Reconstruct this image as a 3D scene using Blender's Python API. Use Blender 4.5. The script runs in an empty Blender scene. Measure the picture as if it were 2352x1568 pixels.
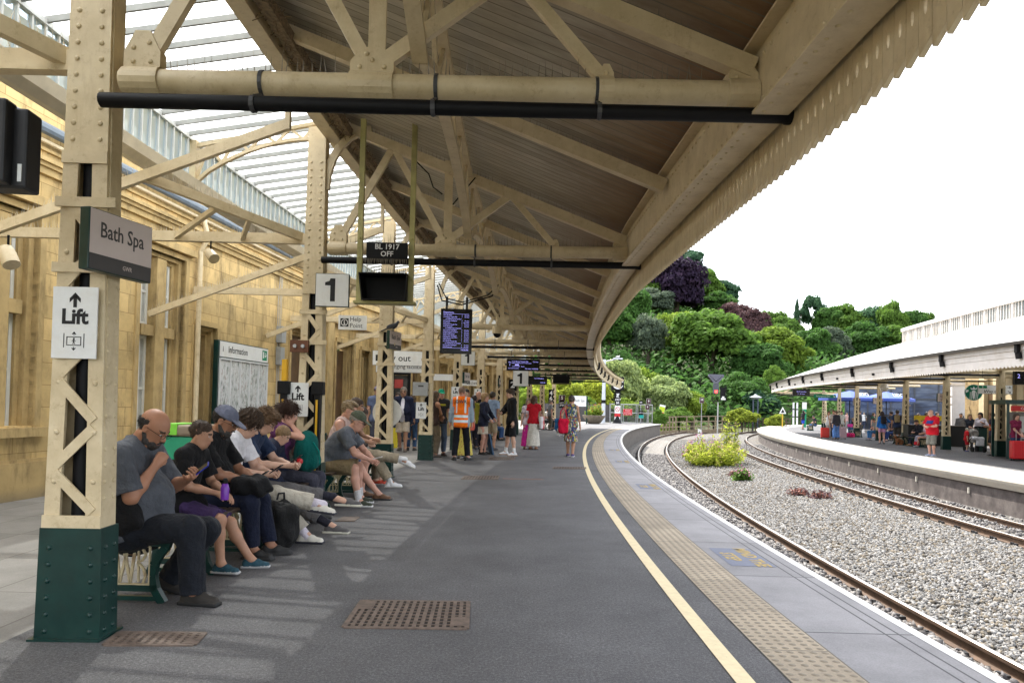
import bpy, bmesh, math, random
import numpy as np
from mathutils import Vector, Matrix
C = bpy.context.scene.collection
scene = bpy.context.scene
rnd = random.Random(7)
rng = np.random.default_rng(7)

# ------------------------------------------------------------------ camera, sky, sun, exposure
FOC, EYE, ROLL, HOR, PITCH = 1600., 1.356, .0241, 933.5, .02      # photo measured on a 2352 px wide copy
PY0, PX0 = HOR - FOC * math.tan(PITCH), 1176.
cam_d = bpy.data.cameras.new("camera"); cam = bpy.data.objects.new("camera", cam_d); C.objects.link(cam)
scene.camera = cam
_R = Vector((1, 0, 0)); _F = Vector((0, math.cos(PITCH), math.sin(PITCH))); _U = _R.cross(_F)
_r = _R * math.cos(ROLL) + _U * math.sin(ROLL); _u = _U * math.cos(ROLL) - _R * math.sin(ROLL)
m4 = Matrix((_r, _u, -_F)).transposed().to_4x4(); m4.translation = (0, 0, EYE); cam.matrix_world = m4
cam_d.sensor_width = 36; cam_d.lens = FOC / 2352 * 36; cam_d.shift_y = (PY0 - 784) / 2352
cam_d.clip_start = .05; cam_d.clip_end = 2500

SUN_DIR = Vector((-.27, .78, 1.0)).normalized()                    # towards the sun
elev = math.asin(SUN_DIR.z); azim = math.atan2(SUN_DIR.x, SUN_DIR.y)
world = bpy.data.worlds.new("World"); scene.world = world; world.use_nodes = True
wn = world.node_tree.nodes; wl = world.node_tree.links
sky = wn.new("ShaderNodeTexSky"); sky.sky_type = 'NISHITA'; sky.sun_disc = False
sky.sun_elevation = elev; sky.sun_rotation = azim; sky.air_density = 1.0; sky.dust_density = 3.0; sky.ozone_density = 1.0
veil = wn.new("ShaderNodeMix"); veil.data_type = 'RGBA'; veil.inputs[0].default_value = .62      # thin bright cloud over the blue
wl.new(sky.outputs[0], veil.inputs[6]); veil.inputs[7].default_value = (7.3, 7.4, 7.6, 1)
bg = wn["Background"]; bg.inputs[1].default_value = .15
wl.new(veil.outputs[2], bg.inputs[0])
sun_d = bpy.data.lights.new("sun", 'SUN'); sun_d.energy = 3.6; sun_d.angle = math.radians(.5); sun_d.color = (1, .955, .88)
sun = bpy.data.objects.new("sun", sun_d); C.objects.link(sun); sun.rotation_euler = SUN_DIR.to_track_quat('Z', 'Y').to_euler()
scene.view_settings.view_transform = 'Standard'; scene.view_settings.look = 'None'
scene.view_settings.exposure = 1.7; scene.view_settings.gamma = 1
cy = scene.cycles
cy.use_denoising = True; cy.max_bounces = 7; cy.transparent_max_bounces = 12; cy.diffuse_bounces = 4; cy.glossy_bounces = 2
cy.transmission_bounces = 3; cy.caustics_reflective = False; cy.caustics_refractive = False; cy.sample_clamp_indirect = 6

# ------------------------------------------------------------------ measuring helpers
def ray(px, py):
    dx, dy = px - PX0, py - PY0; c, s = math.cos(ROLL), math.sin(ROLL)
    u = dx * c + dy * s; up = -(-dx * s + dy * c) / FOC
    cp, sp = math.cos(PITCH), math.sin(PITCH)
    return Vector((u / FOC, cp - up * sp, sp + up * cp))
def at(px, py, Y):                      # photo pixel at a known distance
    r = ray(px, py); return Vector((0, 0, EYE)) + r * (Y / r.y)
def gnd(px, py, z=0.):                  # photo pixel on the ground of height z
    r = ray(px, py); return Vector((0, 0, EYE)) + r * ((z - EYE) / r.z)
# the curve of the platform edge: s along, o across (0 = near platform edge, + towards the far platform)
_S = np.linspace(-14, 130, 2881)
def _k(s):
    s = np.clip(s, 0, 90); return .0071 - .0052 * (s / 40) + .0029 * (s / 40) ** 2
_T = np.cumsum(_k(_S)) * .05; _T = _T - _T[280] - .0191
_X = np.cumsum(np.sin(_T)) * .05; _Y = np.cumsum(np.cos(_T)) * .05
_X = _X - _X[280] + 2.6146; _Y = _Y - _Y[280]
def W(s, o, z=0.):
    t = np.interp(s, _S, _T)
    return Vector((float(np.interp(s, _S, _X) + o * math.cos(t)), float(np.interp(s, _S, _Y) - o * math.sin(t)), z))
def head(s): return float(np.interp(s, _S, _T))     # heading, clockwise from +Y
def SO(p):
    i = int(np.argmin((_X - p[0]) ** 2 + (_Y - p[1]) ** 2))
    return float(_S[i]), float((p[0] - _X[i]) * math.cos(_T[i]) - (p[1] - _Y[i]) * math.sin(_T[i]))

# ------------------------------------------------------------------ object helpers
def link(o, parent=None):
    C.objects.link(o)
    if parent is not None: o.parent = parent
    return o
def thing(name, label, cat, loc=(0, 0, 0), rz=0., group=None):
    o = bpy.data.objects.new(name, None); C.objects.link(o); o.empty_display_size = .1
    o.location = loc; o.rotation_euler = (0, 0, rz); tag(o, label, cat, group); return o
def tag(o, label, cat, group=None, kind=None):
    if label: o['label'] = label
    if cat: o['category'] = cat
    if group: o['group'] = group
    if kind: o['kind'] = kind
    return o
def struct(o): o['kind'] = 'structure'; return o
def stuff(o): o['kind'] = 'stuff'; return o
def dup(root, loc=None, rz=None, label=None, group=None):
    r = root.copy(); C.objects.link(r)
    if loc is not None: r.location = loc
    if rz is not None: r.rotation_euler = (0, 0, rz)
    if label: r['label'] = label
    if group: r['group'] = group
    def kids(a, b):
        for ch in list(a.children):
            c = ch.copy(); C.objects.link(c); c.parent = b; kids(ch, c)
    kids(root, r); return r
class MB:                               # collects shapes for ONE mesh object
    def __init__(self): self.v = []; self.f = []; self.m = []; self.uv = None; self.mi = 0
    def add(self, vs, fs):
        b = len(self.v); self.v += [tuple(p) for p in vs]
        self.f += [tuple(i + b for i in f) for f in fs]; self.m += [self.mi] * len(fs); return self
    def box(self, c, s, rz=0., M=None):
        x, y, z = s[0] / 2, s[1] / 2, s[2] / 2
        P = [Vector((i, j, k)) for i in (-x, x) for j in (-y, y) for k in (-z, z)]
        R = M.to_3x3() if M is not None else Matrix.Rotation(rz, 3, 'Z')
        return self.add([R @ p + Vector(c) for p in P], [(0, 1, 3, 2), (4, 6, 7, 5), (0, 4, 5, 1), (2, 3, 7, 6), (0, 2, 6, 4), (1, 5, 7, 3)])
    def b2(self, a, b):                 # box between two corners
        return self.box([(p + q) / 2 for p, q in zip(a, b)], [abs(p - q) for p, q in zip(a, b)])
    def beam(self, p, q, w, h, up=(0, 0, 1)):   # bar from p to q, w across, h along 'up'
        p, q = Vector(p), Vector(q); d = q - p; L = d.length
        if L < 1e-6: return self
        d /= L; u = Vector(up); sd = d.cross(u)
        if sd.length < 1e-4: sd = d.cross(Vector((1, 0, 0)))
        sd.normalize(); u = sd.cross(d)
        M = Matrix((sd, d, u)).transposed()
        return self.box((p + q) / 2, (w, L, h), M=M)
    def tube(self, pts, r, n=10, cap=True):
        pts = [Vector(p) for p in pts]; rs = r if isinstance(r, (list, tuple)) else [r] * len(pts)
        vs, fs = [], []; N = len(pts); prev = None
        for i, p in enumerate(pts):
            t = (pts[min(i + 1, N - 1)] - pts[max(i - 1, 0)]).normalized()
            a = prev if prev is not None else (Vector((0, 0, 1)) if abs(t.z) < .9 else Vector((1, 0, 0)))
            a = (a - t * a.dot(t)).normalized(); prev = a; b = t.cross(a)
            for k in range(n):
                g = 2 * math.pi * k / n; vs.append(p + (a * math.cos(g) + b * math.sin(g)) * rs[i])
        for i in range(N - 1):
            for k in range(n):
                k2 = (k + 1) % n; fs.append((i * n + k, i * n + k2, (i + 1) * n + k2, (i + 1) * n + k))
        if cap: fs.append(tuple(range(n - 1, -1, -1))); fs.append(tuple((N - 1) * n + k for k in range(n)))
        return self.add(vs, fs)
    def cyl(self, c, r, h, n=16, r2=None):
        c = Vector(c); return self.tube([c, c + Vector((0, 0, h))], [r, r if r2 is None else r2], n)
    def lathe(self, prof, c=(0, 0, 0), n=20):
        vs, fs = [], []
        for (r, z) in prof:
            for k in range(n):
                g = 2 * math.pi * k / n; vs.append((c[0] + r * math.cos(g), c[1] + r * math.sin(g), c[2] + z))
        for i in range(len(prof) - 1):
            for k in range(n):
                k2 = (k + 1) % n; fs.append((i * n + k, i * n + k2, (i + 1) * n + k2, (i + 1) * n + k))
        fs.append(tuple(range(n - 1, -1, -1))); fs.append(tuple((len(prof) - 1) * n + k for k in range(n)))
        return self.add(vs, fs)
    def prism(self, poly, f0, f1):      # poly of 2D points; f0/f1 map a 2D point to 3D
        n = len(poly); vs = [f0(*p) for p in poly] + [f1(*p) for p in poly]
        fs = [tuple(range(n)), tuple(range(2 * n - 1, n - 1, -1))] + [((i + 1) % n, i, n + i, n + (i + 1) % n) for i in range(n)]
        return self.add(vs, fs)
    def dome(self, c, nrm, r, n=7):     # rivet head
        nrm = Vector(nrm).normalized(); a = nrm.orthogonal().normalized(); b = nrm.cross(a); c = Vector(c)
        vs = [c + (a * math.cos(2 * math.pi * k / n) + b * math.sin(2 * math.pi * k / n)) * r for k in range(n)]
        vs += [c + (a * math.cos(2 * math.pi * k / n) + b * math.sin(2 * math.pi * k / n)) * r * .72 + nrm * r * .55 for k in range(n)]
        vs.append(c + nrm * r * .8)
        fs = [(k, (k + 1) % n, n + (k + 1) % n, n + k) for k in range(n)] + [(n + k, n + (k + 1) % n, 2 * n) for k in range(n)]
        return self.add(vs, fs)
    def build(self, name, mats, parent=None, smooth=False, bevel=0.):
        me = bpy.data.meshes.new(name); me.from_pydata(self.v, [], self.f); me.validate()
        mats = mats if isinstance(mats, (list, tuple)) else [mats]
        for m in mats: me.materials.append(m)
        if len(mats) > 1: me.polygons.foreach_set('material_index', self.m[:len(me.polygons)])
        bm = bmesh.new(); bm.from_mesh(me); bmesh.ops.recalc_face_normals(bm, faces=bm.faces); bm.to_mesh(me); bm.free()
        if smooth: me.polygons.foreach_set('use_smooth', [True] * len(me.polygons)); 
        o = bpy.data.objects.new(name, me); link(o, parent)
        if smooth: auto_smooth(me)
        if bevel:
            md = o.modifiers.new('bevel', 'BEVEL'); md.width = bevel; md.segments = 2; md.limit_method = 'ANGLE'
        return o
def auto_smooth(me, ang=.7):
    bm = bmesh.new(); bm.from_mesh(me)
    for e in bm.edges:
        if len(e.link_faces) == 2 and e.calc_face_angle(0) > ang: e.smooth = False
    bm.to_mesh(me); bm.free()
def uvmesh(name, vs, fs, uvs, mat, parent=None, smooth=False):     # uvs: one per vertex
    me = bpy.data.meshes.new(name); me.from_pydata([tuple(v) for v in vs], [], fs)
    ul = me.uv_layers.new(name='uv'); li = np.zeros(len(me.loops), np.int32); me.loops.foreach_get('vertex_index', li)
    ul.data.foreach_set('uv', np.asarray(uvs, np.float32)[li].ravel()); me.materials.append(mat)
    if smooth: me.polygons.foreach_set('use_smooth', [True] * len(me.polygons))
    o = bpy.data.objects.new(name, me); return link(o, parent)
def sheet(name, s0, s1, prof, mat, ds=1., parent=None, off=lambda s: 0., smooth=False):   # prof: [(o,z)...] swept along the curve; uv=(s, length across)
    n = max(2, int((s1 - s0) / ds) + 1); ss = np.linspace(s0, s1, n); m = len(prof)
    L = [0.]
    for a, b in zip(prof, prof[1:]): L.append(L[-1] + math.hypot(b[0] - a[0], b[1] - a[1]))
    vs, uv, fs = [], [], []
    for s in ss:
        for j, (o, z) in enumerate(prof): vs.append(W(s, o + off(s), z)); uv.append((s, L[j]))
    for i in range(n - 1):
        for j in range(m - 1): fs.append((i * m + j, i * m + j + 1, (i + 1) * m + j + 1, (i + 1) * m + j))
    return uvmesh(name, vs, fs, uv, mat, parent, smooth)
def sweep(mb, s0, s1, prof, ds=1., off=lambda s: 0.):    # closed profile swept into mb
    n = max(2, int(round((s1 - s0) / ds)) + 1); ss = np.linspace(s0, s1, n); m = len(prof); vs, fs = [], []
    for s in ss:
        for (o, z) in prof: vs.append(W(s, o + off(s), z))
    for i in range(n - 1):
        for j in range(m): j2 = (j + 1) % m; fs.append((i * m + j, i * m + j2, (i + 1) * m + j2, (i + 1) * m + j))
    fs.append(tuple(range(m - 1, -1, -1))); fs.append(tuple((n - 1) * m + j for j in range(m)))
    return mb.add(vs, fs)
def lettering(txt, size, M, mat, parent=None, name='lettering', depth=.002, bold=.0, align='CENTER', sx=1., spacing=1.):
    cu = bpy.data.curves.new('t', 'FONT'); cu.body = txt; cu.size = size; cu.align_x = align; cu.align_y = 'CENTER'
    cu.extrude = depth; cu.offset = bold; cu.resolution_u = 2; cu.space_character = spacing
    ob = bpy.data.objects.new('t', cu); C.objects.link(ob); dg = bpy.context.evaluated_depsgraph_get()
    me = bpy.data.meshes.new_from_object(ob.evaluated_get(dg)); bpy.data.objects.remove(ob); bpy.data.curves.remove(cu)
    me.transform(Matrix.Diagonal((sx, 1, 1, 1))); me.transform(M); me.materials.clear(); me.materials.append(mat); me.name = name
    o = bpy.data.objects.new(name, me); return link(o, parent)
def face_m(pos, right, up=(0, 0, 1)):   # matrix that lays flat XY art onto a face: right = reading direction
    r = Vector(right).normalized(); u = Vector(up); u = (u - r * u.dot(r)).normalized(); n = r.cross(u)
    m = Matrix((r, u, n)).transposed().to_4x4(); m.translation = pos; return m
def flat(mb, M, polys, d=.001):         # thin raised flat art on a face
    for p in polys: mb.prism(p, lambda x, y: M @ Vector((x, y, 0)), lambda x, y: M @ Vector((x, y, d)))
    return mb
def rect(x0, y0, x1, y1): return [(x0, y0), (x1, y0), (x1, y1), (x0, y1)]
def line2(a, b, w):
    d = Vector((b[0] - a[0], b[1] - a[1])).normalized() * (w / 2); n = (-d.y, d.x)
    return [(a[0] + n[0], a[1] + n[1]), (a[0] - n[0], a[1] - n[1]), (b[0] - n[0], b[1] - n[1]), (b[0] + n[0], b[1] + n[1])]
def ring2(cx, cy, r, w, n=20):
    P = []
    for k in range(n):
        a, b = 2 * math.pi * k / n, 2 * math.pi * (k + 1) / n
        P.append([(cx + (r - w) * math.cos(a), cy + (r - w) * math.sin(a)), (cx + r * math.cos(a), cy + r * math.sin(a)), (cx + r * math.cos(b), cy + r * math.sin(b)), (cx + (r - w) * math.cos(b), cy + (r - w) * math.sin(b))])
    return P
def disc2(cx, cy, r, n=24): return [(cx + r * math.cos(2 * math.pi * k / n), cy + r * math.sin(2 * math.pi * k / n)) for k in range(n)]

# ------------------------------------------------------------------ materials
class NT:
    def __init__(self, name):
        self.m = bpy.data.materials.new(name); self.m.use_nodes = True; self.t = self.m.node_tree
        self.b = self.t.nodes["Principled BSDF"]; self.out = self.t.nodes["Material Output"]
    def n(self, typ, **kw):
        nd = self.t.nodes.new(typ)
        for k, v in kw.items(): setattr(nd, k, v)
        return nd
    def l(self, a, b): self.t.links.new(a, b)
    def coord(self, kind='Object', scale=(1, 1, 1)):
        tc = self.n("ShaderNodeTexCoord"); mp = self.n("ShaderNodeMapping"); mp.inputs[3].default_value = scale
        self.l(tc.outputs[kind], mp.inputs[0]); return mp.outputs[0]
    def noise(self, co, scale, detail=4., rough=.6):
        nz = self.n("ShaderNodeTexNoise"); nz.inputs['Scale'].default_value = scale; nz.inputs['Detail'].default_value = detail
        nz.inputs['Roughness'].default_value = rough; self.l(co, nz.inputs['Vector']); return nz.outputs[0]
    def ramp(self, fac, stops):
        r = self.n("ShaderNodeValToRGB"); e = r.color_ramp.elements
        while len(e) < len(stops): e.new(.5)
        for el, (p, c) in zip(e, stops): el.position = p; el.color = (*c, 1) if len(c) == 3 else c
        self.l(fac, r.inputs[0]); return r.outputs[0]
    def mix(self, fac, a, b, mode='MIX'):
        mx = self.n("ShaderNodeMix", data_type='RGBA', blend_type=mode)
        for s, v in ((0, fac), (6, a), (7, b)):
            if hasattr(v, 'is_linked') or hasattr(v, 'links'): self.l(v, mx.inputs[s])
            else: mx.inputs[s].default_value = v if s == 0 else (*v, 1)
        return mx.outputs[2]
    def math(self, op, a, b=None, c=None):
        md = self.n("ShaderNodeMath", operation=op)
        for i, v in enumerate((a, b, c)):
            if v is None: continue
            if hasattr(v, 'links'): self.l(v, md.inputs[i])
            else: md.inputs[i].default_value = v
        return md.outputs[0]
    def sep(self, v): s = self.n("ShaderNodeSeparateXYZ"); self.l(v, s.inputs[0]); return s.outputs
    def bump(self, h, strength=.3, dist=.01):
        b = self.n("ShaderNodeBump"); b.inputs['Strength'].default_value = strength; b.inputs['Distance'].default_value = dist
        self.l(h, b.inputs['Height']); self.l(b.outputs[0], self.b.inputs['Normal']); return b
    def col(self, c):
        if hasattr(c, 'links'): self.l(c, self.b.inputs['Base Color'])
        else: self.b.inputs['Base Color'].default_value = (*c, 1)
    def set(self, rough=.6, metal=0., spec=.5):
        self.b.inputs['Roughness'].default_value = rough; self.b.inputs['Metallic'].default_value = metal
        self.b.inputs['Specular IOR Level'].default_value = spec
_mc = {}
def mat(name, c, rough=.6, var=.12, scale=6., bump=.0, bscale=60., metal=0., spec=.4, dirt=None, dscale=2.5, damt=.5):
    key = (name, tuple(c))
    if key in _mc: return _mc[key]
    t = NT(name); t.set(rough, metal, spec); co = t.coord()
    lo = tuple(x * (1 - var) for x in c); hi = tuple(min(1, x * (1 + var)) for x in c)
    k = t.ramp(t.noise(co, scale), [(.3, lo), (.7, hi)])
    if dirt:
        f = t.ramp(t.noise(co, dscale, 6, .7), [(.5, (0, 0, 0)), (.72, (damt,) * 3)]); k = t.mix(f, k, dirt)
    t.col(k)
    if bump: t.bump(t.noise(co, bscale, 3), bump, .004)
    _mc[key] = t.m; return t.m
def cloth(c, name='cloth', wr=.25):
    key = (name, tuple(c))
    if key in _mc: return _mc[key]
    t = NT(name); t.set(.85, 0, .2); co = t.coord()
    k = t.ramp(t.noise(co, 9, 5, .65), [(.28, tuple(x * .78 for x in c)), (.72, tuple(min(1, x * 1.18) for x in c))])
    t.col(k); sc = t.coord('Object', (1, 1, .45)); h = t.math('ADD', t.math('ADD', t.noise(sc, 11, 2), t.math('MULTIPLY', t.noise(co, 27, 3), .45)), t.math('MULTIPLY', t.noise(co, 260, 2), .06))
    t.bump(h, .85, .035); t.b.inputs['Sheen Weight'].default_value = .03
    _mc[key] = t.m; return t.m
def emis(name, c, s=1.):
    t = NT(name); t.col((0.005, 0.005, 0.008)); t.b.inputs['Emission Color'].default_value = (*c, 1); t.b.inputs['Emission Strength'].default_value = s
    return t.m

CREAM_C = (.56, .455, .285)
def m_cream():
    t = NT('cream_paint'); t.set(.42, 0, .45); co = t.coord('Generated', (1, 1, 1)); co = t.coord()
    k = t.ramp(t.noise(co, 5, 5, .65), [(.25, (.50, .40, .24)), (.6, (.64, .53, .345)), (.8, (.70, .60, .42))])
    d = t.ramp(t.noise(co, 15, 7, .8), [(.55, (0, 0, 0)), (.70, (.6,) * 3)]); k = t.mix(d, k, (.33, .23, .12)); sc = t.coord('Object', (1, 1, .18)); d = t.ramp(t.noise(sc, 9, 6, .75), [(.56, (0, 0, 0)), (.76, (.5,) * 3)]); k = t.mix(d, k, (.36, .25, .13)); t.col(k); t.bump(t.noise(co, 55, 4), .22, .004); return t.m
CREAM = m_cream()
GREEN = mat('dark_green_paint', (.004, .030, .025), .35, .25, 8, .12, 60, dirt=(.03, .05, .04), damt=.4)
BLACK = mat('black_paint', (.004, .004, .005), .55, .3, 10, .05, spec=.2)
DARK = mat('dark_plastic', (.012, .012, .014), .5, .2)
WHITE = mat('white_enamel', (.72, .73, .72), .35, .06, 7, dirt=(.45, .38, .25), dscale=4, damt=.25)
SIGNGREY = mat('pale_sign_face', (.60, .52, .50), .4, .05)
SIGNDK = mat('charcoal_sign_band', (.05, .048, .05), .4, .1)
INK = mat('sign_ink', (.008, .008, .009), .6, .1)
WTXT = mat('white_letter', (.75, .75, .75), .6, .02)
STEEL = mat('galvanised_steel', (.35, .36, .37), .4, .15, 12, metal=.6)
GREYP = mat('grey_paint', (.30, .31, .31), .5, .1)
WOOD = mat('dark_bench_timber', (.045, .028, .018), .45, .35, 14, .15, 40)
# ================================================================== THE SETTING: platforms, tracks, ground
def m_asphalt():
    t = NT('asphalt'); t.set(.82, 0, .35); co = t.coord('Object')
    a = t.ramp(t.math('ADD', t.math('MULTIPLY', t.noise(co, 150, 3, .8), .55), t.math('MULTIPLY', t.noise(co, 55, 3, .8), .45)), [(.34, (.040, .039, .041)), (.52, (.105, .103, .107)), (.68, (.24, .235, .235))])
    big = t.ramp(t.noise(co, .7, 7, .7), [(.3, (.62,) * 3), (.7, (1.2,) * 3)])
    k = t.mix(1., a, big, 'MULTIPLY'); d = t.ramp(t.noise(co, 3.1, 7, .75), [(.60, (0, 0, 0)), (.70, (.5,) * 3)])
    k = t.mix(d, k, (.07, .067, .066)); sp = t.ramp(t.noise(co, 23, 2, .5), [(.76, (0, 0, 0)), (.79, (.6,) * 3)]); k = t.mix(sp, k, (.35, .34, .32))
    t.col(k); t.bump(t.noise(co, 220, 2), .5, .004); return t.m
ASPHALT = m_asphalt()
def m_tiles(name, base, w, l, joint=.012, jc=(.05, .05, .05), blister=False, lines=(), vary=.12, rough=.7):
    t = NT(name); t.set(rough, 0, .35); co = t.coord('UV'); x, y, _ = t.sep(co); ob = t.coord('Object')
    def edge(v, period, width):
        f = t.math('FRACT', t.math('DIVIDE', v, period)); d = t.math('ABSOLUTE', t.math('SUBTRACT', f, .5))
        return t.math('GREATER_THAN', d, .5 - width / period / 2)
    cb = t.n("ShaderNodeCombineXYZ"); t.l(t.math('FLOOR', t.math('DIVIDE', x, l)), cb.inputs[0]); t.l(t.math('FLOOR', t.math('DIVIDE', y, w)), cb.inputs[1])
    wn_ = t.n("ShaderNodeTexWhiteNoise"); t.l(cb.outputs[0], wn_.inputs[0])
    k = t.ramp(wn_.outputs[0], [(0, tuple(c * (1 - vary) for c in base)), (1, tuple(c * (1 + vary) for c in base))])
    n1 = t.ramp(t.noise(ob, 1.6, 6, .7), [(.3, (.72,) * 3), (.7, (1.15,) * 3)]); k = t.mix(1., k, n1, 'MULTIPLY')
    n2 = t.ramp(t.noise(ob, 90, 3, .7), [(.3, (.82,) * 3), (.7, (1.15,) * 3)]); k = t.mix(1., k, n2, 'MULTIPLY')
    if blister:
        p = .0667
        fx = t.math('SUBTRACT', t.math('FRACT', t.math('DIVIDE', x, p)), .5); fy = t.math('SUBTRACT', t.math('FRACT', t.math('DIVIDE', y, p)), .5)
        r = t.math('SQRT', t.math('ADD', t.math('MULTIPLY', fx, fx), t.math('MULTIPLY', fy, fy)))
        m = t.math('SMOOTHSTEP' if False else 'LESS_THAN', r, .30); k = t.mix(m, k, tuple(c * .55 for c in base))
        h = t.math('MAXIMUM', t.math('SUBTRACT', .36, r), 0.); t.bump(h, 1., .02)
    else: t.bump(t.noise(ob, 120, 3), .2, .004)
    j = t.math('MAXIMUM', edge(x, l, joint), edge(y, w, joint) if w < 50 else 0.)
    for lv, lw in lines: j = t.math('MAXIMUM', j, t.math('LESS_THAN', t.math('ABSOLUTE', t.math('SUBTRACT', y, lv)), lw / 2))
    k = t.mix(j, k, jc); t.col(k); return t.m
def m_paint(name, c, worn=(.12, .115, .11), amt=.62):
    t = NT(name); t.set(.6, 0, .35); co = t.coord()
    k = t.ramp(t.noise(co, 18, 5, .7), [(.3, tuple(x * .82 for x in c)), (.7, c)])
    w = t.ramp(t.noise(co, 45, 6, .8), [(amt, (0, 0, 0)), (amt + .12, (.8,) * 3)]); t.col(t.mix(w, k, worn)); t.bump(t.noise(co, 200, 2), .25, .003); return t.m
FLAG = m_tiles('flagstones', (.21, .20, .185), .62, .95, .012, (.10, .09, .08))
COPE = m_tiles('coping_slabs', (.235, .228, .235), 90, 1.45, .014, (.04, .04, .042), lines=((.50, .014), (.585, .014)))
TACT = m_tiles('tactile_blisters', (.33, .27, .19), .4, .8, .010, (.10, .085, .06), blister=True)
YELLOW = m_paint('yellow_line_paint', (.72, .60, .36)); WLINE = m_paint('white_line_paint', (.70, .69, .66), (.2, .2, .2))
CONC = mat('concrete', (.36, .34, .31), .8, .18, 3, .2, 80, dirt=(.16, .15, .13), damt=.6)
PALE = m_tiles('pale_sunlit_paving', (.46, .44, .41), .8, 1.4, .012, (.25, .24, .22))  # pale slabs only as far as the shadow line; sunlit brightness in the colour
S0, S1 = -4., 70.
p_ = sheet('platform', S0, S1, [(-26, 0), (-5.35, 0)], FLAG, 1.); struct(p_)
p_ = sheet('platform_surface', S0, S1, [(-5.35, .001), (-1.12, .001)], ASPHALT, 1.); struct(p_)
p_ = sheet('tactile_paving', S0, S1, [(-1.15, .005), (-.745, .005)], TACT, .5); struct(p_)
p_ = sheet('coping', S0, S1, [(-.745, .002), (-.07, .002)], COPE, .5); struct(p_)
p_ = sheet('white_line', S0, S1, [(-.072, .004), (.0, .004), (.004, -.06)], WLINE, .5); struct(p_)
p_ = sheet('yellow_line', S0, 58, [(-1.435, .006), (-1.335, .006)], YELLOW, .5); struct(p_)
mb = MB(); sweep(mb, S0, S1, [(-1.2, -.004), (.0, -.004), (.0, -.11), (-.1, -.14), (-.1, -1.4), (-1.2, -1.4)], 1.)
struct(mb.build('platform_wall', mat('sooty_brick', (.13, .115, .10), .85, .35, 4, .3, 50)))

# pale worn patches and painted lettering on the coping
def s_patch(name, s, o, L, Wd, z, m, label=None):
    vs = [W(s, o, z), W(s, o + Wd, z), W(s + L, o + Wd, z), W(s + L, o, z)]
    return struct(uvmesh(name, vs, [(0, 1, 2, 3)], [(0, 0), (Wd, 0), (Wd, L), (0, L)], m))
BLUEP = m_paint('blue_floor_paint', (.10, .115, .17), (.2, .2, .2), .58); YTXT = mat('worn_yellow_paint', (.33, .235, .07), .7, .3, 40)
g0, g1 = gnd(1655, 1255), gnd(1770, 1303)
so0, so1 = SO(g0), SO(g1)
for i, (s, o) in enumerate(((so1[0], -.66), (SO(gnd(1500, 1123))[0], -.62), (SO(gnd(1440, 1063))[0], -.60), (SO(gnd(1420, 1035))[0], -.6))):
    L = .78; wd = .40
    sg = s_patch('floor_warning', s, o, L, wd, .0045, BLUEP)
    c = W(s + L / 2, o + wd / 2, .0055); t = head(s)
    fwd = Vector((math.sin(t), math.cos(t), 0)); rt = Vector((math.cos(t), -math.sin(t), 0))
    for k, w_ in enumerate(("MIND THE", "STEP")):
        l_ = lettering(w_, .17, face_m(c + rt * (.09 - .19 * k), -fwd, rt) , YTXT, None, 'floor_lettering', .0004, .006); struct(l_)

# near ground: ballast sheet + individual stones close by
def m_ballast(name, cs):
    t = NT(name); t.set(.9, 0, .25); co = t.coord('Object')
    v = t.n("ShaderNodeTexVoronoi"); v.inputs['Scale'].default_value = 25; t.l(co, v.inputs['Vector'])
    v2 = t.n("ShaderNodeTexVoronoi", feature='DISTANCE_TO_EDGE'); v2.inputs['Scale'].default_value = 25; t.l(co, v2.inputs['Vector'])
    k = t.ramp(t.sep(v.outputs['Color'])[0], [(0, cs[0]), (.5, cs[1]), (1, cs[2])])
    e = t.ramp(v2.outputs['Distance'], [(.0, (.25,) * 3), (.16, (1, 1, 1))]); k = t.mix(1., k, e, 'MULTIPLY')
    r = t.ramp(t.noise(co, .8, 4), [(.46, (0, 0, 0)), (.66, (.4,) * 3)]); k = t.mix(r, k, (.15, .115, .075)); t.col(k)
    t.bump(t.math('MINIMUM', v2.outputs['Distance'], .25), .9, .03); return t.m
BALLAST = m_ballast('ballast', ((.085, .08, .072), (.155, .148, .138), (.235, .228, .215)))
BPROF = [(-.2, -1.16), (.55, -1.13), (.9, -1.115), (2.4, -1.20), (2.9, -1.17), (4.3, -1.07), (5.9, -1.0), (6.4, -1.005), (8.2, -1.085), (8.6, -1.06), (9.3, -1.04)]
def bz(o): return float(np.interp(o, [p[0] for p in BPROF], [p[1] for p in BPROF]))
struct(sheet('ballast', -6, 128, BPROF, BALLAST, 1., smooth=True))
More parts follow.
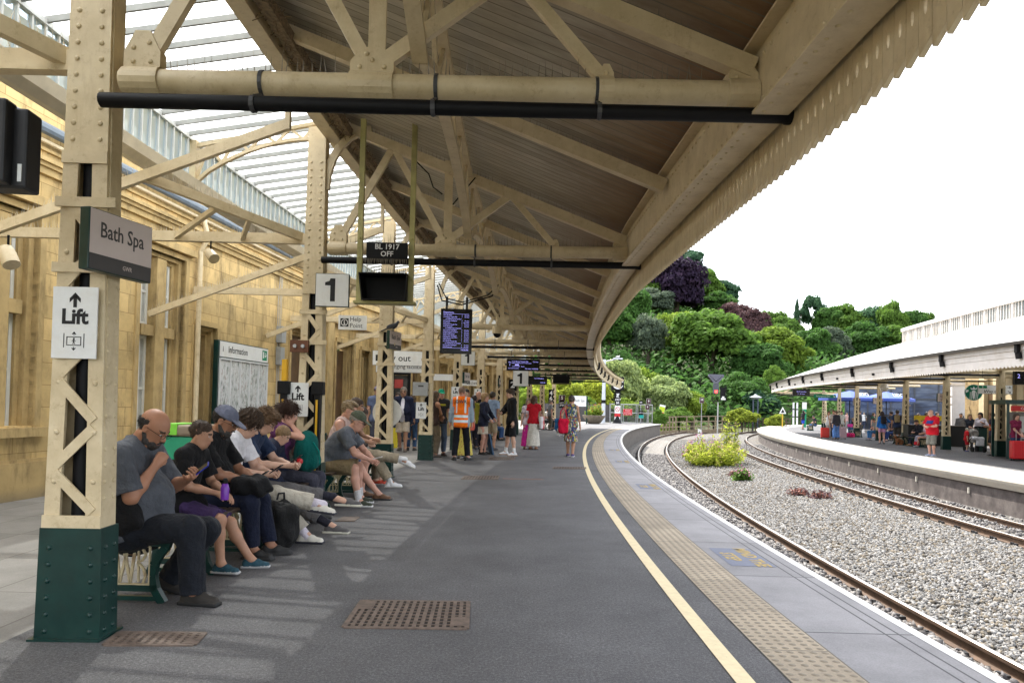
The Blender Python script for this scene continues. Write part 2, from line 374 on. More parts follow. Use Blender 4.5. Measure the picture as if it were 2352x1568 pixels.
def stones(name, n, smax, olo, ohi, mats, size=(.026, .05), seed=3, dens=1.6):
    g = np.random.default_rng(seed); u = g.random(n); s = 3.2 + (smax - 3.2) * u ** dens; o = olo + (ohi - olo) * g.random(n)
    base = np.array([[-1, -1, -.7], [1, -.9, -.7], [.9, 1, -.7], [-1, .9, -.7], [-.6, -.7, .8], [.7, -.5, .9], [.5, .6, .7], [-.7, .5, .9]])
    fs = np.array([(0, 3, 2, 1), (4, 5, 6, 7), (0, 1, 5, 4), (1, 2, 6, 5), (2, 3, 7, 6), (3, 0, 4, 7)])
    sz = g.uniform(size[0], size[1], (n, 1, 1)) * g.uniform(.6, 1.25, (n, 1, 3)); V = (base[None] + g.uniform(-.3, .3, (n, 8, 3))) * sz
    q = g.normal(size=(n, 4)); q[:, 0] += 1.2; q /= np.linalg.norm(q, axis=1, keepdims=True); w, x, y, z = q.T
    R = np.stack([1 - 2 * (y * y + z * z), 2 * (x * y - z * w), 2 * (x * z + y * w), 2 * (x * y + z * w), 1 - 2 * (x * x + z * z), 2 * (y * z - x * w), 2 * (x * z - y * w), 2 * (y * z + x * w), 1 - 2 * (x * x + y * y)], 1).reshape(n, 3, 3)
    V = np.einsum('nij,nkj->nki', R, V)
    t = np.interp(s, _S, _T); X = np.interp(s, _S, _X) + o * np.cos(t); Y = np.interp(s, _S, _Y) - o * np.sin(t)
    Z = np.interp(o, [p[0] for p in BPROF], [p[1] for p in BPROF]) + g.uniform(-.005, .03, n)
    V += np.stack([X, Y, Z], 1)[:, None]
    F = (fs[None] + (np.arange(n) * 8)[:, None, None]).reshape(-1, 4)
    me = bpy.data.meshes.new(name); me.vertices.add(n * 8); me.vertices.foreach_set('co', V.astype(np.float32).ravel())
    me.loops.add(F.size); me.loops.foreach_set('vertex_index', F.ravel().astype(np.int32)); me.polygons.add(len(F))
    me.polygons.foreach_set('loop_start', np.arange(0, F.size, 4, dtype=np.int32)); me.polygons.foreach_set('loop_total', np.full(len(F), 4, np.int32))
    for m in mats: me.materials.append(m)
    me.polygons.foreach_set('material_index', np.repeat(g.choice(len(mats), n, p=[.34, .3, .2, .16][:len(mats)] if len(mats) == 4 else None), 6).astype(np.int32))
    me.update(calc_edges=True); o_ = bpy.data.objects.new(name, me); C.objects.link(o_); stuff(o_); return o_
SM = [mat('stone_pale', (.215, .21, .203), .9, .2, 30), mat('stone_grey', (.155, .15, .142), .9, .2, 30), mat('stone_buff', (.14, .118, .088), .9, .25, 30), mat('stone_dark', (.09, .082, .074), .9, .2, 30)]
o_ = stones('ballast_stones', 88000, 30, 2.46, 6.35, SM, (.013, .028)); tag(o_, 'loose pale angular track ballast stones between the two tracks', 'ballast')
o_ = stones('ballast_stones', 22000, 62, 2.46, 6.35, SM, (.018, .036), 12, .8); tag(o_, 'pale ballast stones farther along between the two curving tracks', 'ballast')
SMD = [mat('stone_oily', (.075, .07, .072), .7, .3, 30), mat('stone_soot', (.12, .11, .105), .8, .3, 30), mat('stone_mid', (.2, .19, .18), .8, .2, 30)]
o_ = stones('track_bed_stones', 15000, 40, .1, 2.25, SMD, (.02, .042), 5, 1.3); tag(o_, 'dark oily ballast stones lying between the rails of the near track', 'ballast')
o_ = stones('track_bed_stones', 9000, 55, 6.65, 8.9, SMD + [SM[1]], (.022, .045), 8, 1.); tag(o_, 'grey ballast stones lying between the rails of the far track', 'ballast')

# rails, sleepers, clips
RUST = mat('rusty_rail_steel', (.085, .05, .03), .7, .35, 9, .2, 60, dirt=(.05, .03, .02)); RTOP = mat('polished_rail_head', (.50, .46, .42), .32, .1, 5, metal=.75)
SLEEP = mat('stained_concrete_sleeper', (.20, .185, .165), .85, .3, 5, .2, 50, dirt=(.05, .045, .04))
def track(label, ol, orr, zl, zr, s0, s1, smax):
    T = thing('railway_track', label, 'railway track', W(8, (ol + orr) / 2, -1.2)); T.location = (0, 0, 0)
    for o, z in ((ol, zl), (orr, zr)):
        r = MB(); sweep(r, s0, s1, [(o - .035, z - .004), (o + .035, z - .004), (o + .034, z - .04), (o + .009, z - .06), (o + .009, z - .14), (o + .07, z - .152), (o + .07, z - .165), (o - .07, z - .165), (o - .07, z - .152), (o - .009, z - .14), (o - .009, z - .06), (o - .034, z - .04)], 1.)
        ro = r.build('rail', RUST, T)
        h = MB(); sweep(h, s0, s1, [(o - .030, z - .0035), (o + .030, z - .0035), (o + .026, z), (o - .026, z)], 1.); h.build('running_surface', RTOP, ro)
    sl = None; cl = MB(); tl = math.atan2(zr - zl, orr - ol); n = 0; s = 2.4
    while s < smax:
        if n < 96:
            b = MB(); c = W(s, (ol + orr) / 2, (zl + zr) / 2 - .165 - .085); t = head(s)
            M = Matrix.Rotation(-t, 4, 'Z') @ Matrix.Rotation(-tl, 4, 'Y')
            if sl is None:
                b.box((0, 0, 0), (2.42, .24, .17)); sl = b.build('sleeper', SLEEP, T, bevel=.015); so = sl
            else: so = sl.copy(); C.objects.link(so); so.parent = T
            so.matrix_world = Matrix.Translation(c) @ M
        for o, z in ((ol, zl), (orr, zr)):
            for dx in (-.105, .105):
                c = W(s, o + dx, z - .145); cl.box(c, (.085, .10, .055), -head(s) + rnd.uniform(-.2, .2)); cl.box(W(s + .02, o + dx * 1.25, z - .13), (.04, .05, .06), -head(s) + .5)
        s += .65; n += 1
    stuff(cl.build('rail_clips', mat('black_rail_clips', (.018, .017, .018), .6, .3), T))
    return T
track('nearer railway track curving beside the grey platform edge', .793, 2.344, -.935, -1.03, -4, 126, 60)
track('farther railway track curving beside the opposite platform', 6.58, 8.07, -.841, -.92, 0, 126, 64)

# far platform
ZF = -.1426; E2 = 8.921
mb = MB(); sweep(mb, 8, 124, [(E2, ZF), (E2 + .5, ZF), (E2 + .5, ZF - .30), (E2 + .10, ZF - .26), (E2 + .02, ZF - .12), (E2 - .005, ZF - .05)], 1.)
struct(mb.build('far_platform_coping', mat('pale_coping_stone', (.52, .48, .41), .75, .15, 2.5, .15, 60, dirt=(.3, .25, .16), damt=.5)))
mb = MB(); sweep(mb, 8, 124, [(E2 + .16, ZF - .2), (E2 + .6, ZF - .2), (E2 + .6, -1.3), (E2 + .16, -1.3)], 1.)
struct(mb.build('far_platform_wall', mat('dark_platform_brick', (.085, .07, .065), .85, .35, 3, .3, 40, dirt=(.2, .18, .16), dscale=1.5, damt=.35)))
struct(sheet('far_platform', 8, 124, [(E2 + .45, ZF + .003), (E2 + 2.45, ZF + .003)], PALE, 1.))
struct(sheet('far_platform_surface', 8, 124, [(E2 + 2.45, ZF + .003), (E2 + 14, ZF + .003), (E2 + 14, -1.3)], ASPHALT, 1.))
mb = MB()                                              # ladder-like iron brackets on the far platform wall
for s in np.arange(20, 60, 3.2): mb.box(W(s, E2 + .145, -.62), (.05, .05, .16), -head(s))
o_ = mb.build('wall_marker', mat('pale_marker', (.5, .47, .4), .6, .1)); tag(o_, 'small pale marker plates fixed along the opposite platform wall', 'markers'); stuff(o_)

# ground and hill
def hill_z(x, y):
    d = y - 92 - .10 * x
    if d < 0: return -1.25
    k = max(0., min(1.2, .80 - x * .0062)); return -1.25 + min(d, 170) ** 1.08 * .235 * (0.32 + k)
SOIL = mat('rough_ground', (.07, .075, .035), .95, .4, .8, .3, 30)
vs, fs, uv = [], [], []; xs = list(range(-300, 461, 20)); ys = list(range(-40, 521, 14))
for y in ys:
    for x in xs: vs.append((x, y, hill_z(x, y))); uv.append((x, y))
n = len(xs)
for j in range(len(ys) - 1):
    for i in range(n - 1): fs.append((j * n + i, j * n + i + 1, (j + 1) * n + i + 1, (j + 1) * n + i))
struct(uvmesh('hillside', vs, fs, uv, SOIL, smooth=True))
struct(uvmesh('ground', [(-1500, -1500, -1.6), (1500, -1500, -1.6), (1500, 2000, -1.6), (-1500, 2000, -1.6)], [(0, 1, 2, 3)], [(0, 0), (1, 0), (1, 1), (0, 1)], SOIL))
# ================================================================== STATION BUILDING along the left
def m_stone(name, base, bw=.62, bh=.30, joint=(.16, .11, .055), stain=(.12, .085, .045), plain=False):
    t = NT(name); t.set(.85, 0, .2); co = t.coord('Object'); x, y, z = t.sep(co)
    cb = t.n("ShaderNodeCombineXYZ"); t.l(t.math('ADD', x, y), cb.inputs[0]); t.l(z, cb.inputs[1])
    k = t.ramp(t.noise(co, 2.2, 6, .7), [(.25, tuple(c * .66 for c in base)), (.5, base), (.8, tuple(min(1, c * 1.22) for c in base))])
    if not plain:
        b = t.n("ShaderNodeTexBrick"); t.l(cb.outputs[0], b.inputs['Vector']); b.inputs['Scale'].default_value = 1.
        b.inputs['Brick Width'].default_value = bw; b.inputs['Row Height'].default_value = bh; b.inputs['Mortar Size'].default_value = .005
        b.inputs['Color1'].default_value = (.80, .80, .78, 1); b.inputs['Color2'].default_value = (1.12, 1.1, 1.06, 1); b.inputs['Mortar'].default_value = (.52, .48, .42, 1)
        k = t.mix(1., k, b.outputs[0], 'MULTIPLY'); t.bump(b.outputs['Fac'], -.3, .004)
    sc = t.coord('Object', (1, 1, .25)); d = t.ramp(t.noise(sc, 3.5, 7, .75), [(.5, (0, 0, 0)), (.7, (.75,) * 3)]); k = t.mix(d, k, stain)
    d2 = t.ramp(z, [(.0, (.55,) * 3), (.16, (0, 0, 0))]); k = t.mix(d2, k, (.17, .15, .12)); t.col(k); return t.m
STONE = m_stone('bath_stone_ashlar', (.57, .415, .195)); TRIM = m_stone('bath_stone_trim', (.45, .325, .15), plain=True)
GLASSD = NT('window_glass'); GLASSD.col((.03, .035, .04)); PALE_PANE = mat('pale_window_pane', (.40, .40, .37), .25, .25, 4); GLASSD.set(.08, 0, .6); GLASSD = GLASSD.m  # sash panes get an opaque pale colour instead of dark glass
SASH = mat('white_sash_paint', (.66, .66, .62), .4, .08, 5)
WDX = .106
def wallx(Y): return -7.332 + .106 * Y if Y < 19 else -5.318 + .225 * (Y - 19)
bld = thing('station_building', 'long honey coloured stone station building with mullioned windows along the left platform', 'station building', (wallx(0), 0, 0), -math.atan(.106))
def wall_seg(parent, L0, L1, H, ops, thick=.45):
    mb = MB(); us = sorted({L0, L1, *[o[0] for o in ops], *[o[1] for o in ops]})
    for a, b in zip(us, us[1:]):
        col = sorted([(o[2], o[3]) for o in ops if o[0] <= a and o[1] >= b]); z = 0.
        for z0, z1 in col:
            if z0 > z: mb.b2((-thick, a, z), (0, b, z0))
            z = z1
        if z < H: mb.b2((-thick, a, z), (0, b, H))
    w = mb.build('wall', STONE, parent); return w
K = 1.0056
ops1 = [(-3.4 * K, -1.6 * K, .95, 3.75), (2.2 * K, 4.1 * K, .95, 3.75), (7.35 * K, 9.25 * K, .95, 3.75), (11.35 * K, 12.62 * K, .62, 3.85), (13.0 * K, 13.75 * K, 0, 2.75), (17.2 * K, 18.7 * K, 0, 3.2)]
wall = wall_seg(bld, -6, 19 * K, 6.2, ops1)
tr = MB()                                                # plinth, string course, cornice
for u0, u1 in ((-6, 13.0 * K), (13.75 * K, 17.2 * K)): tr.b2((.0, u0, 0), (.07, u1, .48)); tr.b2((0, u0, .481), (.045, u1, .52))
for z, d, h_ in ((4.30, .07, .09), (4.39, .12, .05), (4.44, .17, .05), (4.62, .05, .04)): tr.b2((0, -6, z), (d, 19 * K, z + h_))
tr.build('cornice', TRIM, bld)
def stone_window(u0, u1, z0, z1, lights, trans):
    f = MB(); D = -.30; n = lights; mw = .20 if n > 2 else .26
    for i, (dx, dd) in enumerate(((0, .03), (.09, -.07), (.17, -.15))):     # stepped jambs
        for a, b in ((u0 - .10 + dx, u0 + dx), (u1 - dx, u1 + .10 - dx)): f.b2((-.3, a, z0 - .02), (dd, b, z1 - dx * .6 + .06))
        f.b2((-.3, u0 + dx, z1 - dx * .8), (dd - .002, u1 - dx, z1 + .08 - dx * .8))
    f.b2((-.3, u0 - .18, z0 - .14), (.10, u1 + .18, z0 - .02)); f.b2((0, u0 - .2, z1 + .10), (.12, u1 + .2, z1 + .22))
    a0, a1 = u0 + .17, u1 - .17; w = (a1 - a0 - mw * (n - 1)) / n
    for i in range(1, n): c = a0 + w * i + mw * (i - 1); f.b2((-.28, c, z0), (-.03, c + mw, z1 - .1))
    for i in range(n): c = a0 + i * (w + mw); f.b2((-.28, c, trans - .09), (-.06, c + w, trans + .09))
    fo = f.build('window', TRIM, bld)
    s = MB(); g = MB()
    for i in range(n):
        c = a0 + i * (w + mw)
        for za, zb in ((z0, trans - .09), (trans + .09, z1 - .12)):
            fr = .055
            for b in ((c, c + fr), (c + w - fr, c + w)): s.b2((-.24, b[0], za), (-.19, b[1], zb))
            for zz in (za, zb - fr, (za + zb) / 2 - .02): s.b2((-.238, c + fr, zz), (-.192, c + w - fr, zz + (fr if zz != (za + zb) / 2 - .02 else .04)))
            if w > .3: s.b2((-.236, c + w / 2 - .014, za + fr), (-.194, c + w / 2 + .014, zb - fr))
            g.b2((-.225, c + fr, za + fr), (-.215, c + w - fr, zb - fr))
    s.build('frame', SASH, fo); g.build('pane', PALE_PANE, fo)
for a, b, z0, z1 in ops1[:4]: stone_window(a, b, z0, z1, 4 if b - a > 1.5 else 2, 2.5)
DOORM = mat('brown_door_paint', (.10, .055, .025), .5, .25, 4)
for (a, b, z1) in ((13.0 * K, 13.75 * K, 2.75), (17.2 * K, 18.7 * K, 3.2)):
    f = MB()
    for dx, dd in ((0, .04), (.08, -.06), (.15, -.14)):
        f.b2((-.3, a - .10 + dx, 0), (dd, a + dx, z1)); f.b2((-.3, b - dx, 0), (dd, b + .10 - dx, z1)); f.b2((-.3, a + dx, z1 - dx), (dd - .002, b - dx, z1 + .1 - dx))
    fo = f.build('door', TRIM, bld); d = MB(); d.b2((-.28, a + .16, .02), (-.24, b - .16, z1 - .16)); d.build('leaf', DOORM, fo)
# bent continuation of the building further along
B2 = math.atan(.225); o2 = Vector((wallx(19), 19, 0)); L2 = 25.6
b2 = thing('station_building', 'far stone station wing of repeated tall doorways and pilasters behind the crowd', 'station building', o2, -B2)
ops2 = [(1.0 + i * 3.05, 2.15 + i * 3.05, 0 if i % 2 == 0 else .9, 3.1) for i in range(8)] + [(2.65 + i * 3.05, 3.55 + i * 3.05, .9, 3.0) for i in range(8)]
wall_seg(b2, 0, L2, 5.6, ops2)
t2 = MB(); g2 = MB(); d2 = MB()
for i, (a, b, z0, z1) in enumerate(ops2):
    for dx, dd in ((0, .05), (.08, -.06), (.15, -.14)): t2.b2((-.3, a - .1 + dx, z0), (dd, a + dx, z1)); t2.b2((-.3, b - dx, z0), (dd, b + .1 - dx, z1)); t2.b2((-.3, a + dx, z1 - dx), (dd - .003, b - dx, z1 + .12 - dx))
    (d2 if z0 == 0 else g2).b2((-.29, a + .16, z0 + .02), (-.25, b - .16, z1 - .2))
    if z0: t2.b2((-.25, a + (b - a) / 2 - .05, z0), (-.1, a + (b - a) / 2 + .05, z1 - .2))
for i in range(9): t2.b2((0, .25 + i * 3.05, 0), (.16, .62 + i * 3.05, 3.6))
t2.b2((0, 0, 3.6), (.18, L2, 3.8)); t2.b2((0, 0, 4.3), (.14, L2, 4.5))
t2.build('pilaster', TRIM, b2); d2.build('door', DOORM, b2); g2.build('window', GLASSD, b2)
# downpipes, cable runs and boxes on the wall
def on_wall(Y, z, d=.0): n = Vector((1, -.106, 0)) / K; return Vector((wallx(Y), Y, z)) + n * d
GUTG = mat('blue_grey_gutter', (.12, .15, .18), .45, .15, 6)
mb = MB()
mb.tube([on_wall(-3, 4.86, .16), on_wall(19, 4.86, .16)], .075, 10); mb.build('gutter', GUTG, bld).matrix_parent_inverse = bld.matrix_basis.inverted()
def wpart(mb, name, m): o = mb.build(name, m, bld); o.matrix_parent_inverse = bld.matrix_basis.inverted(); return o
mb = MB(); mb.tube([on_wall(-3, 4.72, .10), on_wall(18.5, 4.72, .10)], .03, 8)
for Y in (12.95, 18.95): mb.tube([on_wall(Y, 4.75, .12), on_wall(Y, 4.5, .19), on_wall(Y, 4.28, .19), on_wall(Y, 4.1, .09), on_wall(Y, .02, .09)], .047, 10)
wpart(mb, 'downpipe', CREAM)
mb = MB()
for dy, r in ((0, .012), (.07, .01), (.12, .008)): mb.tube([on_wall(16.45 + dy, .4, .02), on_wall(16.45 + dy, 2.6, .02), on_wall(16.4 + dy * 1.5, 3.6, .025), on_wall(16.5 + dy, 4.6, .03)], r, 6)
wpart(mb, 'cable', mat('pale_conduit', (.45, .42, .36), .5, .1))
mb = MB(); mb.box(on_wall(16.5, 2.42, .07), (.12, .22, .42), -math.atan(.106)); mb.box(on_wall(16.5, 2.93, .08), (.14, .24, .38), -math.atan(.106)); wpart(mb, 'junction_box', GREYP)

# ================================================================== PLATFORM CANOPY (near)
def offE(s): return float(np.interp(s, [0, 4, 8.4, 13, 50], [-1.18, -1.22, -1.33, -1.30, -1.25]))
def dz(s): return float(np.interp(s, [4, 8.4, 21], [0, .07, .13]))
def CW(s, q, z): return W(s, offE(s) + q, z + dz(s))
CS0, CS1 = -2.0, 51.0
canopy = thing('platform_canopy', 'cream painted iron and glass platform canopy with saw tooth valance sweeping overhead', 'canopy', (0, 4, 0)); canopy.location = (0, 0, 0)
def m_boards():
    t = NT('ceiling_boards'); t.set(.6, 0, .3); co = t.coord('UV'); x, y, _ = t.sep(co)
    f = t.math('FRACT', t.math('DIVIDE', x, .115)); g = t.math('LESS_THAN', f, .10)
    cb = t.n("ShaderNodeCombineXYZ"); t.l(t.math('FLOOR', t.math('DIVIDE', x, .115)), cb.inputs[0]); w = t.n("ShaderNodeTexWhiteNoise"); t.l(cb.outputs[0], w.inputs[0])
    k = t.ramp(w.outputs[0], [(0, (.37, .33, .25)), (1, (.49, .44, .35))])
    mp = t.n("ShaderNodeMapping"); mp.inputs[3].default_value = (3, .8, 1); t.l(co, mp.inputs[0])
    n = t.noise(mp.outputs[0], 3.2, 6, .7); k = t.mix(1., k, t.ramp(n, [(.3, (.72,) * 3), (.7, (1.12,) * 3)]), 'MULTIPLY')
    r = t.math('MULTIPLY', t.ramp(t.math('ADD', t.math('DIVIDE', y, 3.8), t.math('MULTIPLY', n, .16)), [(.0, (.95,) * 3), (.14, (.8,) * 3), (.42, (0, 0, 0))]), 1.)     # rusty water stain where the boards meet the eave
    k = t.mix(r, k, (.17, .08, .025)); k = t.mix(g, k, (.17, .145, .11)); t.col(k); t.bump(g, -.35, .006); return t.m
BOARDS = m_boards()
def csheet(name, prof, m, s0=CS0, s1=CS1, ds=1., parent=canopy):
    n = max(2, int((s1 - s0) / ds) + 1); ss = np.linspace(s0, s1, n); mm = len(prof); vs, uv, fs = [], [], []; L = [0.]
    for a, b in zip(prof, prof[1:]): L.append(L[-1] + math.hypot(b[0] - a[0], b[1] - a[1]))
    for s in ss:
        for j, (q, z) in enumerate(prof): vs.append(CW(s, q, z)); uv.append((s, L[j]))
    for i in range(n - 1):
        for j in range(mm - 1): fs.append((i * mm + j, i * mm + j + 1, (i + 1) * mm + j + 1, (i + 1) * mm + j))
    return uvmesh(name, vs, fs, uv, m, parent)
def csweep(mb, s0, s1, prof, ds=1.): return sweep(mb, s0, s1, [(q, z) for q, z in prof], ds) if False else _csw(mb, s0, s1, prof, ds)
def _csw(mb, s0, s1, prof, ds):
    n = max(2, int(round((s1 - s0) / ds)) + 1); ss = np.linspace(s0, s1, n); m = len(prof); vs, fs = [], []
    for s in ss:
        for (q, z) in prof: vs.append(CW(s, q, z))
    for i in range(n - 1):
        for j in range(m): j2 = (j + 1) % m; fs.append((i * m + j, i * m + j2, (i + 1) * m + j2, (i + 1) * m + j))
    fs.append(tuple(range(m - 1, -1, -1))); fs.append(tuple((n - 1) * m + j for j in range(m))); return mb.add(vs, fs)
RZ0, RZ1, RQ = 3.30, 4.70, -3.55                          # rafter: eave height, ridge height, ridge offset
def rz(q): return RZ0 + (RZ1 - RZ0) * (q / RQ)
csheet('ceiling_boards', [(.02, rz(0) + .14), (RQ - .1, rz(RQ - .1) + .14)], BOARDS, ds=.5)
csheet('roof_covering', [(.30, rz(0) + .20), (RQ - .1, rz(RQ - .1) + .30)], mat('roof_felt', (.3, .29, .28), .8, .2), ds=1.)
mb = MB(); csweep(mb, CS0, CS1, [(-.012, 3.0), (.012, 3.0), (.012, 3.44), (-.012, 3.44)])
csweep(mb, CS0, CS1, [(-.10, 2.985), (.10, 2.985), (.10, 3.0), (-.10, 3.0)]); csweep(mb, CS0, CS1, [(-.09, 3.425), (.09, 3.425), (.09, 3.44), (-.09, 3.44)])
csweep(mb, CS0, CS1, [(-.085, 3.0), (-.065, 3.0), (-.015, 3.06), (-.015, 3.08)])
mb.build('eave_girder', CREAM, canopy)
rv = MB(); s = 1.0
while s < 14:
    for q, z in ((-.013, 3.11), (-.013, 3.36)): rv.dome(CW(s, q, z), (-1, 0, 0), .013, 6)
    for q in (-.05,): rv.dome(CW(s, q, 2.985), (0, 0, -1), .012, 6)
    s += .105
stuff(rv.build('girder_rivets', CREAM, canopy))
# valance: vertical boards with a pointed foot and a round hole each
va = MB(); bw, th, zt = .084, .022, 3.10; s = CS0; q0 = .14
while s < CS1:
    t = head(s); fw = Vector((math.sin(t), math.cos(t), 0)); rt = Vector((math.cos(t), -math.sin(t), 0)); o = CW(s + bw / 2, q0, 0)
    hole = [(.0 + .011 * math.cos(a), 2.895 + .036 * math.sin(a)) for a in [math.pi / 2 - k * math.pi / 4 for k in range(5)]]
    hw = bw / 2 - .001
    R = [(0, zt), (hw, zt), (hw, 2.775), (0.0, 2.715)]
    right = [(0, zt), (hw, zt), (hw, 2.765), (hw * .99, 2.715), (0, 2.737)] + list(reversed(hole))
    left = [(0, zt)] + [(-x, z) for x, z in hole] + [(0, 2.737), (-hw, 2.762), (-hw, zt)]
    for P in (right, left): va.prism(P, lambda a, z: o + fw * a + Vector((0, 0, z)) - rt * th / 2, lambda a, z: o + fw * a + Vector((0, 0, z)) + rt * th / 2)
    s += bw
va.build('valance', CREAM, canopy)
mb = MB(); csweep(mb, CS0, CS1, [(.17, 3.05), (.20, 3.05), (.20, 3.30), (.17, 3.30)]); csweep(mb, CS0, CS1, [(.2, 3.24), (.33, 3.26), (.36, 3.38), (.2, 3.38)]); mb.build('fascia', CREAM, canopy)
for s in np.arange(29.5, 51.5, 3.55):
    mb = MB(); a = CW(s, .24, 3.18); mb.beam(a, a + Vector((0, 0, -.22)), .09, .09, (1, 0, 0)); mb.beam(a + Vector((.02, 0, -.2)), CW(s, .16, 2.86), .07, .07, (1, 0, 0)); mb.build('gutter_outlet', BLACK, canopy)

def spikes(mb, a, b, h, step, lean=.18, r=.0035):
    a, b = Vector(a), Vector(b); d = b - a; L = d.length; n = int(L / step); d /= max(L, 1e-6)
    for i in range(n):
        p = a + d * (i + rnd.random() * .6) * step; t = p + Vector((rnd.uniform(-lean, lean) * h * .5, rnd.uniform(-lean, lean) * h, h * rnd.uniform(.7, 1.1)))
        x = Vector((r, 0, 0)); y = Vector((0, r, 0)); mb.add([p - x, p + x, p + y, t], [(0, 1, 3), (1, 2, 3), (2, 0, 3)])
def strut(mb, s, a, b, w=.075, d=.05): mb.beam(CW(s, *a), CW(s, *b), d, w, (0, 0, 1) if abs(a[0] - b[0]) > .1 else (0, 1, 0))
SPK = mat('bird_spike_wire', (.20, .17, .13), .4, .2)
tubeM = CREAM
def truss(s, full=True):
    t = head(s); fw = Vector((math.sin(t), math.cos(t), 0)); T = MB()
    T.beam(CW(s, -.04, rz(-.04) + .0), CW(s, RQ, rz(RQ)), .09, .115)
    sp = MB(); spikes(sp, CW(s, -.35, rz(-.35) + .06), CW(s, RQ + .3, rz(RQ + .3) + .06), .09, .05)
    if not full: T = T.build('rafter', CREAM, canopy); stuff(sp.build('bird_spikes', SPK, T)); return
    N1, N2, CG, RG = (-2.90, rz(-2.9)), (-1.45, rz(-1.45)), (-2.22, 3.27), (-.88, 3.25)
    LG = (-3.52, 3.30)
    for a, b, w in ((LG, N1, .085), (N1, CG, .08), (CG, N2, .085), (N2, RG, .07)): strut(T, s, a, (b[0], b[1] - .02), w)
    T.beam(CW(s, CG[0] + .02, CG[1]), CW(s, CG[0] + .02, rz(CG[0]) + .1), .10, .022, (0, 1, 0))
    to = T.build('truss', CREAM, canopy)
    def plate(q, z, w, h, rv_):
        g = MB(); g.tube([CW(s, q - w / 2, 3.175), CW(s, q + w / 2, 3.175)], .084, 16); P = [(-w / 2, 0), (w / 2, 0), (w / 2, h * .45), (w * .2, h), (-w * .2, h), (-w / 2, h * .45)]; c = CW(s, q, z); rt = Vector((math.cos(t), -math.sin(t), 0))
        g.prism(P, lambda x, y: c + rt * x + Vector((0, 0, y)) - fw * .035, lambda x, y: c + rt * x + Vector((0, 0, y)) + fw * .035)
        for x, y in rv_: g.dome(c + rt * x + Vector((0, 0, y)) - fw * .036, -fw, .016)
        g.build('gusset_plate', CREAM, to)
    plate(CG[0], 3.24, .25, .15, ((-.07, .035), (.07, .035), (.0, .075), (-.03, .11))); plate(RG[0], 3.23, .085, .09, ((0, .04),)); plate(-.10, 3.22, .17, .14, ((-.04, .04), (.04, .09)))
    plate(-3.54, 3.24, .21, .22, ((-.05, .04), (.05, .04), (-.05, .12), (.04, .15)))
    tb = MB(); tb.tube([CW(s, -3.66, 3.175), CW(s, -.03, 3.175)], .072, 16); tb.build('tie_tube', CREAM, to, smooth=True)
    spikes(sp, CW(s, -3.4, 3.25), CW(s, -2.4, 3.25), .12, .045); spikes(sp, CW(s, -2.05, 3.25), CW(s, -.95, 3.25), .13, .045); spikes(sp, CW(s, -.8, 3.25), CW(s, -.3, 3.25), .12, .045)
    stuff(sp.build('bird_spikes', SPK, to))
COLS = [3.98, 8.44, 12.7, 16.9, 21.15, 25.4, 29.65, 33.9, 38.2, 42.5, 46.7]
TR = []
for i, Y in enumerate(COLS):
    s = SO((0, Y))[0] if i < 4 else None
    if s is None:
        s = min(np.arange(18, 51, .05), key=lambda q: abs(CW(q, -3.8, 0).y - Y))
    TR.append(float(s)); truss(float(s), i not in (2,))
for a, b in zip(TR, TR[1:]): truss((a + b) / 2, False)
truss(TR[0] - 2.2, False)
# longitudinal lattice girder under the boards, ridge beam, netting
lg = MB(); q = -1.95
for a, b in zip([TR[0] - 4.3] + TR[:-1], TR):
    n = 10; prev = None
    for k in range(n):
        f0, f1 = k / n, (k + 1) / n; s_, e_ = a + (b - a) * f0, a + (b - a) * f1
        zb = lambda f: 3.34 + .34 * math.sin(math.pi * f) ** .6 if f not in (0, 1) else 3.34
        lg.beam(CW(s_, q, zb(f0)), CW(e_, q, zb(f1)), .09, .05); lg.beam(CW(s_, q, rz(q) + .02), CW(e_, q, rz(q) + .02), .09, .06)
        lg.beam(CW(s_, q, zb(f0)), CW(e_, q, rz(q)), .03, .045) if k % 2 == 0 else lg.beam(CW(s_, q, rz(q)), CW(e_, q, zb(f1)), .03, .045)
        if k % 2 == 0: lg.beam(CW(s_, q - .03, rz(q)), CW(e_, q - .03, zb(f1)), .03, .04)
lg.build('lattice_girder', CREAM, canopy)
mb = MB(); csweep(mb, CS0, CS1, [(RQ - .18, 4.52), (RQ - .02, 4.52), (RQ - .02, 4.56), (RQ - .18, 4.56)]); csweep(mb, CS0, CS1, [(RQ - .11, 4.56), (RQ - .09, 4.56), (RQ - .09, 4.84), (RQ - .11, 4.84)])
mb.build('ridge_beam', CREAM, canopy)
nt = MB(); g = np.random.default_rng(4)
for s in np.arange(1.0, 26, .022):
    c = CW(s, RQ + .08 + g.normal() * .03, 4.60 + g.normal() * .035); d = Vector((g.normal(), g.normal() * .6, g.normal())).normalized() * (.07 + .06 * g.random())
    nt.beam(c - d, c + d, .006, .006)
csweep(nt, CS0, 30, [(RQ + .02, 4.57), (RQ + .14, 4.55), (RQ + .16, 4.63), (RQ + .05, 4.66)], .25)
stuff(nt.build('bird_netting', mat('dusty_netting', (.19, .14, .085), .9, .5, 30), canopy))
